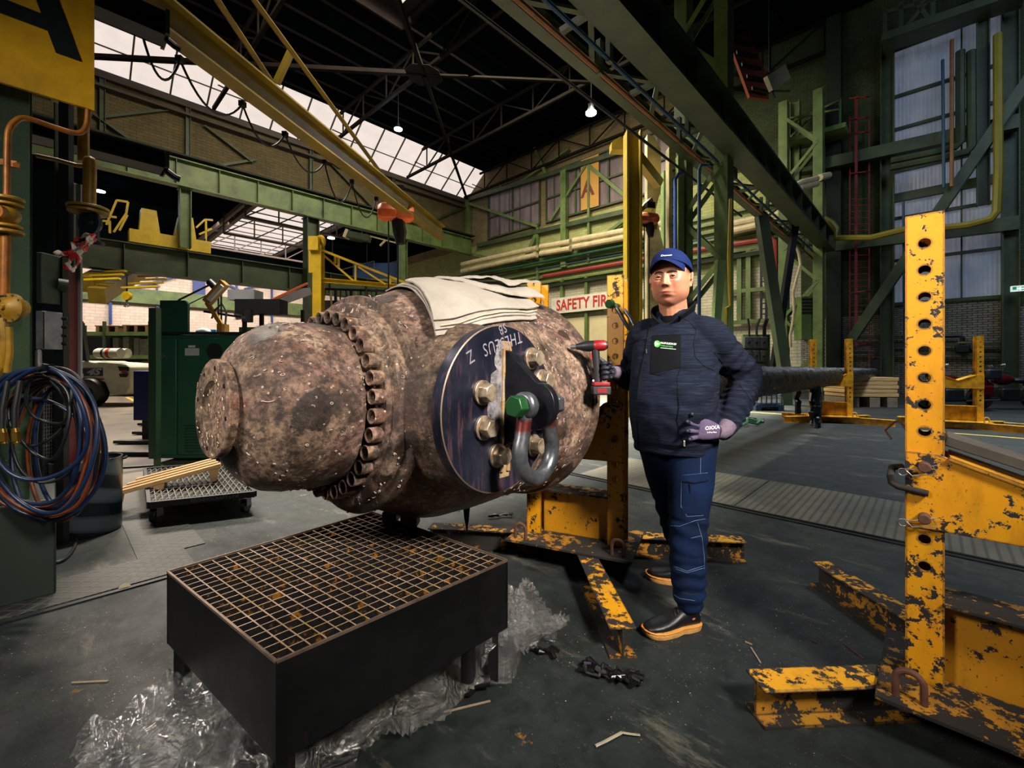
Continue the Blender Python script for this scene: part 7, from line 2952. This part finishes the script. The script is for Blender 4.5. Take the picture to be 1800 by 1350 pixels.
# slanting green leg and switchboard right of the stanchion
t = Thing('slanting_leg', 'slanting green leg in front of the red pipe, right of the switchboard', 'strut', pz(1375, 700))
t.part('leg', MB().beam(pY(1338, 380, 13.5), pY(1377, 640, 13.5), .24, .3, (1, 0, 0)).beam(pY(1377, 640, 13.5), V((pY(1381, 0, 13.5).x, 13.5, 0)), .24, .3, (1, 0, 0)), M['green_deep'] if False else M['green_dim'])
t = Thing('slanting_leg', 'slanting grey strut behind the green leg, left of the vent cabinet', 'strut', pz(1372, 700))
t.part('leg', MB().beam(pY(1400, 380, 16), pY(1352, 698, 16), .2, .2, (1, 0, 0)), M['steel_dark'])
t = Thing('gusset_leg', 'wide green gusset leg running down right of the laced stanchion', 'strut', pz(1262, 735))
t.part('leg', cpoly([(1262, 455), (1277, 458), (1268, 560), (1262, 742), (1248, 742), (1256, 560)], 9.4, .15), M['green'])
YS = 16.5
t = Thing('switchboard', 'grey switchboard of stacked boxes on the white wall behind his shoulder', 'switchboard', pY(1330, 690, YS))
t.part('backboard', MB().bb(pY(1306, 588, YS), pY(1351, 672, YS + .1)), M['green'])
for x in (1309, 1348):
    c = pY(x, 0, YS)
    t.part('leg', MB().bb((c.x - .05, YS, 0), (c.x + .05, YS + .1, .6)), M['green'])
for i in range(3):
    for j in range(3):
        a, b = pY(1309 + i * 13, 592 + j * 24, YS - .15), pY(1320 + i * 13, 612 + j * 24, YS)
        bx = t.part('switch_box', MB().bb(a, b), mat('switch_grey', '#4c4e4c', .5, .1, .3, 5) if i == j == 0 else bpy.data.materials['switch_grey'], bev=.01)
        c = (a + b) / 2
        t.part('knob', MB().cyl(V((c.x, a.y, c.z)), V((c.x, a.y - .05, c.z)), .05, n=10), M['black'], bx)
mb = MB()
for x, x2 in ((1317, 1315), (1330, 1336), (1342, 1346), (1345, 1350)):
    mb.tube([pY(x2, 560, YS), pY(x, 575, YS), pY(x, 592, YS)], .04, 6)
t.part('feed_cable', mb, M['steel_dark'])
t = Thing('access_ladder', 'dark steel ladder against the white panels left of the slanting green leg', 'ladder', pa(1342, 560, A1 - .5), HALL)
for x in (1338, 1347):
    bar_a(t, 'stile', (x, 440), (x, 565), .10, .08, 'steel_dark')
for k in range(13):
    bar_a(t, 'rung', (1338, 448 + k * 9.5), (1347, 447.5 + k * 9.5), .06, .06, 'steel_dark')
t = Thing('vent_cabinet', 'tall green cabinet with a black louvred top on the dark end wall', 'cabinet', pY(1419, 640, 19))
t.part('casing', MB().bb(pY(1409, 521, 19), pY(1430, 598, 19.5)), M['green'])
for k in range(5):
    t.part('louvre', MB().bb(pY(1410, 524 + k * 6, 18.95), pY(1428, 527 + k * 6, 19)), M['black'])
t = Thing('lagged_elbow', 'pair of cream lagged pipe elbows bending down beside the girder end', 'pipe', pY(1410, 330, 18))
for d_ in (0, 9):
    t.part('elbow', MB().tube([pY(1395 + d_, 356, 18), pY(1395 + d_, 335 + d_ * .6, 18), pY(1399 + d_, 325 + d_ * .5, 18), pY(1410 + d_ * .5, 320 + d_, 18), pY(1436, 314 + d_, 18.4)], .12, 10), M['cream'])
t.part('lagging', MB().cyl(pY(1441, 312, 18.6), pY(1457, 308, 18.8), .14, n=10).cyl(pY(1534, 292, 19.8), pY(1555, 286, 20), .14, n=10), M['cream'])
t = Thing('white_hose', 'pale hose dangling down the dark green columns, left of the vent cabinet', 'hose', pY(1398, 600, 17))
t.part('hose', MB().tube([pY(x, y, 17) for x, y in ((1397, 425), (1404, 445), (1407, 465), (1400, 490), (1394, 515), (1396, 545), (1393, 570), (1389, 590), (1390, 610))], .05, 8), M['cream'])


# ================================================================== right: end wall details, shaft, motorcycles, litter
AW = A1 - .3
YLW = mat('pipe_yellow_far', '#8c8020', .5, 0, .2, 2)
pier = mat('pier_dark', '#1a2416', .8, 0, .4, 1)
t = Thing('steel_column', 'dark green wall column left of the tall translucent window', 'column', pa(1560, 680, AW), HALL)
c0 = pa(1560, 640, AW)
t.part('shaft', MB().ibeam((AW, c0.y, 0), (AW, c0.y, 15.5), .45, .45, .04, .03, (0, 1, 0)), M['green_dim'])
t = Thing('steel_column', 'dark wall column at the right end of the tall translucent window', 'column', pa(1775, 680, AW), HALL)
c0 = pa(1776, 640, AW)
t.part('shaft', MB().ibeam((AW, c0.y, 0), (AW, c0.y, 15.5), .45, .45, .04, .03, (0, 1, 0)), M['green_dim'])
t = Thing('steel_column', 'slim dark column crossing the tall window in front of its brace', 'column', pa(1728, 330, AW), HALL)
c0 = pa(1728, 330, AW - .6)
t.part('shaft', MB().ibeam((AW - .6, c0.y, 7.2), (AW - .6, c0.y, 15.5), .35, .35, .04, .03, (0, 1, 0)), M['green_dim'])
t = Thing('diagonal_brace', 'big dark green diagonal brace crossing the tall window and the brick', 'brace', pa(1600, 460, AW - .9), HALL)
t.part('brace', MB().ibeam(pa(1497, 596, AW - .9), pa(1812, 135, AW - .9), .35, .45, .04, .03, (1, 0, 0)), M['green_dim'])
t = Thing('masonry_pier', 'dark masonry pier where the overhead girder ends', 'pier', pa(1450, 690, A1 - .6), HALL)
p, q = pa(1478, 640, A1 - .6), pa(1452, 640, A1 - .6)
t.part('pier', MB().bb((A1 - .6, min(p.y, q.y), 0), (A1 - .01, max(p.y, q.y), 17)), pier)


def wp(name, pts, r, m_, label, cat='pipe', off=.9):
    ps = [pa(x, y, A1 - off) for x, y in pts]
    return single(name, MB().tube(ps, r, 8), m_, label, cat, ps[0], HALL)


wp('yellow_pipe', [(1448, 384), (1462, 392), (1470, 402), (1470, 418), (1530, 418), (1596, 402), (1660, 400), (1700, 396), (1742, 385), (1752, 372), (1755, 300), (1754, 60)], .13, YLW, 'yellow pipe rising at the right of the tall window and running left behind the post', 'pipe', 1.45)
wp('blue_pipe', [(1657, 105), (1659, 330)], .05, M['bluepipe'], 'thin blue pipe standing in front of the tall window', 'pipe', 1.6)
wp('orange_pipe', [(1673, 70), (1673, 328)], .06, M['brownpipe'], 'thin orange pipe standing in front of the tall window', 'pipe', 1.6)
wp('black_pipe', [(1566, 283), (1640, 268), (1680, 258), (1688, 250), (1688, 90)], .14, M['green_dim'], 'dark pipe crossing the tall window and turning up, left one of a pair', 'pipe', 1.25)
wp('black_pipe', [(1566, 295), (1660, 276), (1700, 267), (1708, 258), (1707, 90)], .14, M['green_dim'], 'dark pipe crossing the tall window and turning up, right one of a pair', 'pipe', 1.25)
wp('blue_pipe', [(1588, 355), (1590, 630)], .045, M['bluepipe'], 'thin blue pipe running down the white brick left of the foreground post', 'pipe', .4)
t = Thing('steel_beam', 'dark crane beam crossing the tall window half way up', 'beam', pa(1660, 250, A1 - .7), HALL)
t.part('beam', MB().beam(pa(1400, 300, A1 - .7), pa(1790, 215, A1 - .7), .4, .5), M['green_dim'])
t.part('beam', MB().beam(pa(1470, 432, A1 - .5), pa(1790, 392, A1 - .5), .3, .5), M['green_dim'])
t = Thing('high_walkway', 'dark lattice walkway crossing above the tall window', 'walkway', pa(1660, 60, A1 - 1.5), HALL)
t.part('deck', MB().beam(pa(1552, 76, A1 - 1.5), pa(1800, -8, A1 - 1.5), 1.0, .3), M['green_dim'])
for p, q in (((1556, 20), (1556, 72)), ((1584, 5), (1584, 62)), ((1584, 60), (1640, -10)), ((1600, -10), (1640, 45)), ((1640, -10), (1640, 48)), ((1556, 22), (1800, -40))):
    t.part('member', MB().beam(pa(*p, A1 - 1.8), pa(*q, A1 - 1.8), .14, .12, (1, 0, 0)), M['green_dim'])
t = Thing('service_platform', 'green railed platform on the dark wall left of the red ladder', 'platform', pa(1430, 250, A1 - 1.2), HALL)
t.part('deck', MB().beam(pa(1376, 258, A1 - 1.2), pa(1490, 228, A1 - 1.2), 1.2, .2), M['green'])
for p, q in (((1377, 222), (1477, 176)), ((1377, 210), (1477, 192)), ((1385, 205), (1385, 250)), ((1477, 174), (1477, 226)), ((1385, 246), (1425, 206)), ((1400, 228), (1432, 244))):
    t.part('rail', MB().beam(pa(*p, A1 - 1.4), pa(*q, A1 - 1.4), .08, .08, (1, 0, 0)), M['green'])
for x in (1398, 1440):
    t.part('post', MB().ibeam(pa(x, 180, A1 - 1.0), pa(x, 318, A1 - 1.0), .4, .4, .04, .03, (0, 1, 0)), M['green'])
t.part('brace', MB().beam(pa(1400, 296, A1 - 1.0), pa(1438, 258, A1 - 1.0), .14, .1, (1, 0, 0)).beam(pa(1400, 302, A1 - 1.0), pa(1436, 294, A1 - 1.0), .2, .2), M['green'])
t = Thing('caged_ladder', 'thin red caged ladder on the dark brick left of the tall window', 'ladder', pa(1505, 605, A1 - .9), HALL)
for x in (1494, 1528):
    t.part('stile', MB().beam(pa(x, 205, A1 - .5), pa(x, 640, A1 - .5), .05, .05, (1, 0, 0)), M['redpipe'])
t.part('stile', MB().beam(pa(1505, 170, A1 - 1.0), pa(1505, 606, A1 - 1.0), .10, .08, (1, 0, 0)), M['redpipe'])
for y in (170, 207, 232, 302, 418, 512, 605):
    t.part('hoop', MB().tube([pa(1494, y + 2, A1 - .5), pa(1494, y + 3, A1 - .9), pa(1505, y + 2, A1 - 1.1), pa(1520, y, A1 - 1.0), pa(1528, y, A1 - .5)], .035, 6), M['redpipe'])
for k in range(26):
    y = 350 + k * 11
    t.part('rung', MB().beam(pa(1494, y, A1 - .5), pa(1528, y - 1, A1 - .5), .03, .03, (1, 0, 0)), M['redpipe'])
t = Thing('mounting_rails', 'dark horizontal rails on the white brick right of the red ladder', 'rail', pa(1620, 600, A1 - .3), HALL)
for p, q in (((1500, 594), (1600, 592)), ((1560, 606), (1772, 605)), ((1500, 619), (1772, 624)), ((1650, 591), (1688, 591))):
    t.part('rail', MB().beam(pa(*p, A1 - .25), pa(*q, A1 - .25), .12, .12), M['green_dim'])
t = Thing('exit_sign', 'lit green and white emergency exit sign at the right edge', 'sign', pa(1790, 508, A1 - .8), HALL)
p, q = pa(1777, 503, A1 - .8), pa(1806, 510, A1 - .8)
t.part('box', MB().bb((A1 - .8, q.y, q.z), (A1 - .6, p.y, p.z)), emis('exit_white', '#d8f0ea', .9))
p1, p2 = pa(1780, 504.5, A1 - .82), pa(1787, 509, A1 - .82)
t.part('panel', MB().bb((A1 - .82, p2.y, p2.z), (A1 - .8, p1.y, p1.z)), emis('exit_green', '#18a070', .6))
p1, p2 = pa(1790, 504.5, A1 - .82), pa(1806, 509, A1 - .82)
t.part('panel', MB().bb((A1 - .82, p2.y, p2.z), (A1 - .8, p1.y, p1.z)), emis('exit_green2', '#18a070', .6))
p1 = pa(1795, 507, A1 - .84)
t.part('arrow', MB().prism([(-.12, 0), (0, .07), (0, .025), (.12, .025), (.12, -.025), (0, -.025), (0, -.07)], (A1 - .84, p1.y, p1.z), (0, -1, 0), (0, 0, 1), (.01, 0, 0)), emis('exit_arrow', '#e8fff8', 1.0))
t = Thing('switch_cabinet', 'small grey cabinet with two red knobs on the white brick', 'cabinet', pa(1541, 640, A1 - .5), HALL)
p, q = pa(1530, 632, A1 - .5), pa(1552, 648, A1 - .5)
t.part('casing', MB().bb((A1 - .5, q.y, q.z), (A1 - .1, p.y, p.z)), M['steel_dark'])
for x in (1534, 1546):
    c = pa(x, 629, A1 - .4)
    t.part('knob', MB().ball(c, .06, 10, 6), M['red'])
t = Thing('box_heater', 'black box heater with bent pipe on the white brick behind the motorcycle', 'heater', pa(1690, 615, A1 - .5), HALL)
p, q = pa(1679, 606, A1 - .6), pa(1706, 620, A1 - .6)
t.part('casing', MB().bb((A1 - .6, q.y, q.z), (A1 - .01, p.y, p.z)), M['black'], bev=.04)
t.part('pipe', MB().tube([pa(1650, 591, A1 - .3), pa(1688, 590, A1 - .3), pa(1692, 594, A1 - .3), pa(1692, 606, A1 - .3)], .08, 8), M['steel_dark'])
t.part('nameplate', MB().bb((A1 - .62, pa(1698, 613, A1 - .6).y, 2.06), (A1 - .6, pa(1683, 613, A1 - .6).y, 2.12)), mat('gold_text', '#8c7a30', .5, .2, 0))
t = Thing('floodlight', 'pale flood lamp angled down from the dark roof, upper right', 'lamp', pY(1362, 130, 12))
t.part('hood', MB().beam(pY(1350, 148, 12), pY(1382, 127, 12.3), .12, .4), M['cream'])
t.part('frame', MB().beam(pY(1352, 160, 12.1), pY(1388, 160, 12.3), .04, .04).beam(pY(1350, 150, 12.1), pY(1362, 172, 12.2), .04, .04), M['steel_dark'])
t.part('bracket', MB().cyl(pY(1353, 126, 12), V((pY(1353, 0, 12).x, 12, 17.2)), .03, n=6), M['steel_dark'])
# orange-brown ventilation slats high on the right
t = Thing('roof_vent', 'brown slatted vent panel high between the stanchion and the dark wall', 'vent', pY(1305, 90, 17))
vb = mat('vent_brown', '#7a3514', .7, 0, .35, 1.2)
t.part('panel', MB().poly3([pY(1276, 30, 17), pY(1312, 44, 17.6), pY(1348, 132, 17.6), pY(1352, 175, 17.6), pY(1318, 170, 17), pY(1278, 60, 17)], (0, .15, 0)), vb)
for k in range(6):
    x, y = 1277 + k * 9, 50 + k * 21
    t.part('slat', MB().beam(pY(x, y, 16.85), pY(x + 40 - k * 2, y + 7, 17.4), .04, .12), M['black'])

# ---- wrapped propeller shaft
S0, S1 = V((2.02, 4.15, 1.05)), V((13.0, 14.6, 1.0))
S0, S1 = pY(1225, 678, 4.4), pY(1536, 657, 14.6)
wrap = NT('tarred_wrap')
wz = wrap.n('TexWave', wave_type='BANDS', bands_direction='X')
wz.inputs['Scale'].default_value = 9.0
wz.inputs['Distortion'].default_value = 2.5
wz.inputs['Detail'].default_value = 3
sd_ = (S1 - S0).normalized()
wrap.l(wrap.mapping((1, 1, 1), (0, 0, -math.atan2(sd_.y, sd_.x))), wz.inputs[0])
wn_ = wrap.noise(9, 7, .7)
wrap.set('Base Color', wrap.mix(wrap.ramp(wn_, [(.5, 0), (.75, .7)]), wrap.ramp(wz.outputs['Fac'], [(.2, srgb('#06080b')), (.9, srgb('#1c201f'))]), srgb('#40361c')))
wrap.set('Roughness', wrap.ramp(wn_, [(.35, .15), (.6, .5)]))
wrap.bump(wrap.math('ADD', wz.outputs['Fac'], wn_), .8, .02)
sh_ = Thing('propeller_shaft', 'long black tar-wrapped propeller shaft behind the man', 'shaft', (S0 + S1) / 2)
pts, rs = [], []
for k in range(90):
    f = k / 89
    pts.append(S0.lerp(S1, f))
    r = .205 * (1 - .12 * f)
    rs.append(r + .006 * math.sin(k * 2.4) + .004 * noise.noise(V((k * .7, 0, 0))))
sh_.part('wrapped_shaft', MB().tube(pts, rs, 28), wrap.m)
random.seed(11)
for j, (f, L, w_) in enumerate(((.30, .62, .03), (.36, .28, .03), (.62, .3, .03))):
    pass
def tatters(x, y0, y1, Y, w_, n, label):
    t2 = Thing('hanging_wrap', label, 'torn wrapping', pY(x, y0, Y))
    for k in range(n):
        xx = x + random.uniform(-w_, w_)
        P2 = [pY(xx + random.uniform(-2, 2), y0 + (y1 - y0 - random.uniform(0, 14)) * i / 6, Y + random.uniform(-.05, .05)) for i in range(7)]
        t2.part('strip', MB().tube(P2, [random.uniform(.03, .06) for _ in range(7)], 6, flat=.5), M['blackgloss'], smooth=0)
    return t2


tatters(1434, 680, 755, 7.9, 7, 6, 'bunch of torn shiny black wrapping hanging to the floor below the shaft')
tatters(1400, 684, 728, 7.6, 2, 1, 'thin strand of black wrapping hanging from the shaft, left of the bunch')
single('shaft_prop', MB().cyl(V((pY(1525, 0, 13.6).x, 13.6, 0)), V((pY(1525, 0, 13.6).x, 13.6, .85)), .09, n=14), mat('prop_navy', '#141c38', .5, 0, .2), 'dark blue round prop under the far end of the wrapped shaft', 'prop', V((pY(1525, 0, 13.6).x, 13.6, 0)))
# IBC tank
c = pz(1352, 722)
t = Thing('ibc_tank', 'white plastic tank in a blue wire cage on a pallet behind his elbow', 'tank', c)
x0, x1 = pY(1330, 0, c.y).x, pY(1373, 0, c.y).x
t.part('tank', MB().bb((x0, c.y, .16), (x1, c.y + .9, .98)), M['white'], bev=.04)
mb = MB()
for k in range(6):
    x = x0 - .01 + (x1 - x0 + .02) * k / 5
    mb.beam((x, c.y - .02, .14), (x, c.y - .02, 1.0), .02)
for k in range(5):
    z = .2 + .2 * k
    mb.beam((x0 - .02, c.y - .025, z), (x1 + .02, c.y - .025, z), .02)
t.part('cage', mb, M['bluepipe'])
t.part('pallet', MB().bb((x0 - .05, c.y - .05, .11), (x1 + .05, c.y + .95, .15)).bb((x0 - .05, c.y - .05, 0), (x0 + .1, c.y + .95, .11)).bb((x1 - .1, c.y - .05, 0), (x1 + .05, c.y + .95, .11)), mat('pallet_blue', '#1c2c44', .5, 0, .2))
# timber stack
c = pz(1535, 716)
t = Thing('timber_stack', 'stack of pale sawn boards on pallets below the far end of the shaft', 'timber stack', c)
x0, x1 = pY(1492, 0, c.y).x, pY(1578, 0, c.y).x
for k in range(5):
    z = .30 + k * .115
    t.part('board', MB().bb((x0 - .03 * (k % 2), c.y, z), (x1 + .04 * ((k + 1) % 2), c.y + 1.0, z + .10)), M['wood'], bev=.008)
for x in (x0, (x0 + x1) / 2 - .1, x1 - .3):
    t.part('bearer', MB().bb((x, c.y, 0), (x + .3, c.y + 1, .28)), M['wood_old'])
# workbench clutter behind the arm
t = Thing('hose_heap', 'low heap of dark hoses on the floor behind his elbow', 'hose', pz(1330, 740))
for k in range(4):
    t.part('hose', MB().tube([pz(1300 + random.uniform(-4, 4), 745 + k * 2, .03), pz(1315, 733 + k * 3, .08), pz(1330, 736 + k * 3, .04), pz(1342, 742 - k * 2, .03)], .02, 6), M['green_deep'])

# ---- motorcycles
mred = mat('metallic_red', '#4a0a14', .2, .3, .1)
seatm = mat('seat_black', '#101622', .5, 0, .1)


def motorcycle(x0, x1, ybase, label, flip=1, Y=None):
    c = pz((x0 + x1) / 2, ybase)
    Y = c.y
    s = (pY(x1, 0, Y).x - pY(x0, 0, Y).x) / 2.1          # nominal length 2.1 m
    t = Thing('motorcycle', label, 'motorcycle', c)
    cx = c.x

    def q(x, z, dy=0.0):
        return V((cx + flip * x, Y + dy, z))
    for nm, x in (('front_wheel', .72), ('rear_wheel', -.72)):
        t.part(nm, MB().lathe([(-.05, .26), (-.06, .30), (0, .33), (.06, .30), (.05, .26)], q(x, .33), (0, 1, 0), 32, close=True), M['black'])
        t.part('wheel_disc', MB().lathe([(-.02, 0), (-.02, .26), (.02, .26), (.02, 0)], q(x, .33), (0, 1, 0), 28), M['steel_dark'])
    t.part('engine', MB().box(q(.05, .42), (.5, .34, .34)), M['steel_dark'], bev=.04)
    t.part('tank', MB().ball(q(.12, .82), .3, 20, 12, (1.0, .55, .48)), mred)
    t.part('seat', MB().ball(q(-.42, .80), .36, 20, 12, (1.0, .45, .24)), seatm)
    t.part('rear_mudguard', MB().tube([q(-1.02, .45), q(-.98, .66), q(-.78, .75), q(-.55, .72)], [.06, .12, .14, .12], 12), mred)
    t.part('side_case', MB().box(q(-.62, .55, -.2), (.5, .16, .28)), mred, bev=.05)
    t.part('top_box', MB().box(q(-.98, .98), (.38, .4, .28)), seatm, bev=.05)
    t.part('fork', MB().cyl(q(.72, .33, -.1), q(.45, .98, -.1), .028, n=10).cyl(q(.72, .33, .1), q(.45, .98, .1), .028, n=10), M['chrome'])
    t.part('headlamp', MB().lathe([(0, 0), (0, .10), (.08, .10), (.16, .05), (.16, 0)], q(.62, .92), V((-flip, 0, 0)), 18), M['chrome'])
    t.part('windscreen', MB().ball(q(.50, 1.08), .17, 14, 10, (.35, 1.0, 1.0)), M['blackgloss'])
    t.part('handlebar', MB().tube([q(.3, 1.02, -.36), q(.38, 1.04, -.18), q(.45, 1.0, 0), q(.38, 1.04, .18), q(.3, 1.02, .36)], .014, 8), M['chrome'])
    t.part('mirror', MB().ball(q(.40, 1.22, -.26), .07, 12, 8, (.4, 1, .7)).cyl(q(.38, 1.04, -.24), q(.40, 1.2, -.26), .008, n=6), M['chrome'])
    t.part('exhaust', MB().cyl(q(-.15, .30, -.2), q(-1.05, .34, -.2), .045, n=14), M['chrome'])
    return t


motorcycle(1620, 1725, 722, 'dark red motorcycle with chrome fittings behind the foreground post', -1)
motorcycle(1690, 1850, 720, 'dark red touring motorcycle with a top box at the right edge', -1)

# ---- litter on the floor
random.seed(21)


def rag(px, py, w_, h_, label, n=5, ang=0.0):
    c = pz(px, py)
    t2 = Thing('black_rag', label, 'rag', c)
    for k in range(n):
        P2 = []
        a0 = random.uniform(-.3, .3) + ang
        for i in range(8):
            u = (i / 7 - .5) * 2
            P2.append(c + V((u * w_ * math.cos(a0) + random.uniform(-1, 1) * h_ * .5, u * w_ * math.sin(a0) + random.uniform(-1, 1) * h_, .012 + random.uniform(0, .02))))
        t2.part('fold', MB().tube(P2, [random.uniform(.006, .016) for _ in range(8)], 7, flat=.6), M['blackgloss'], smooth=0)
    return t2


rag(1072, 1190, .11, .035, 'black greasy rag lying on the floor between the stands', 7, -.45)
rag(945, 1150, .09, .015, 'torn black strip beside the clear plastic sheet', 3, -.35)
rag(880, 910, .10, .01, 'small black strip on the floor left of the middle stand', 2, 0)
rag(1085, 985, .07, .02, 'black scrap lying against the front foot of the middle stand', 3, -.8)
t = Thing('paper_scrap', 'pale crinkled Y-shaped strip on the floor near the bottom edge', 'scrap', pz(1092, 1296))
t.part('strip', MB().tube([pz(1047, 1311, .006), pz(1066, 1302, .01), pz(1092, 1288, .008)], .006, 6, flat=.4).tube([pz(1090, 1287, .008), pz(1108, 1290, .01), pz(1125, 1292, .006)], .005, 6, flat=.4), mat('straw', '#8c8470', .8, 0, .3, 30))
for (x0, y0, x1, y1, lb) in ((126, 1200, 190, 1197, 'long pale splinter on the floor at lower left'), (1320, 1138, 1337, 1165, 'pale wood splinter on the floor before the right stand, larger one'), (1310, 1128, 1322, 1133, 'tiny splinter beside the larger one before the right stand'),
                             (1482, 1130, 1518, 1158, 'dark flat stick on the floor left of the right stand'), (780, 1252, 862, 1232, 'thin straw lying along the edge of the plastic sheet'), (1426, 1125, 1436, 1130, 'tiny straw on the floor near the dark stick')):
    single('splinter', MB().beam(pz(x0, y0, .004), pz(x1, y1, .004), .006, .004), M['wood_old'] if 'dark' not in lb else M['rust'], lb, 'splinter', pz(x0, y0, 0))
single('paint_spot', MB().cyl(pz(219, 1035, 0), pz(219, 1035, .003), .028, n=20), M['cream'], 'round pale disc on the floor left of the black table', 'disc', pz(219, 1035, 0))
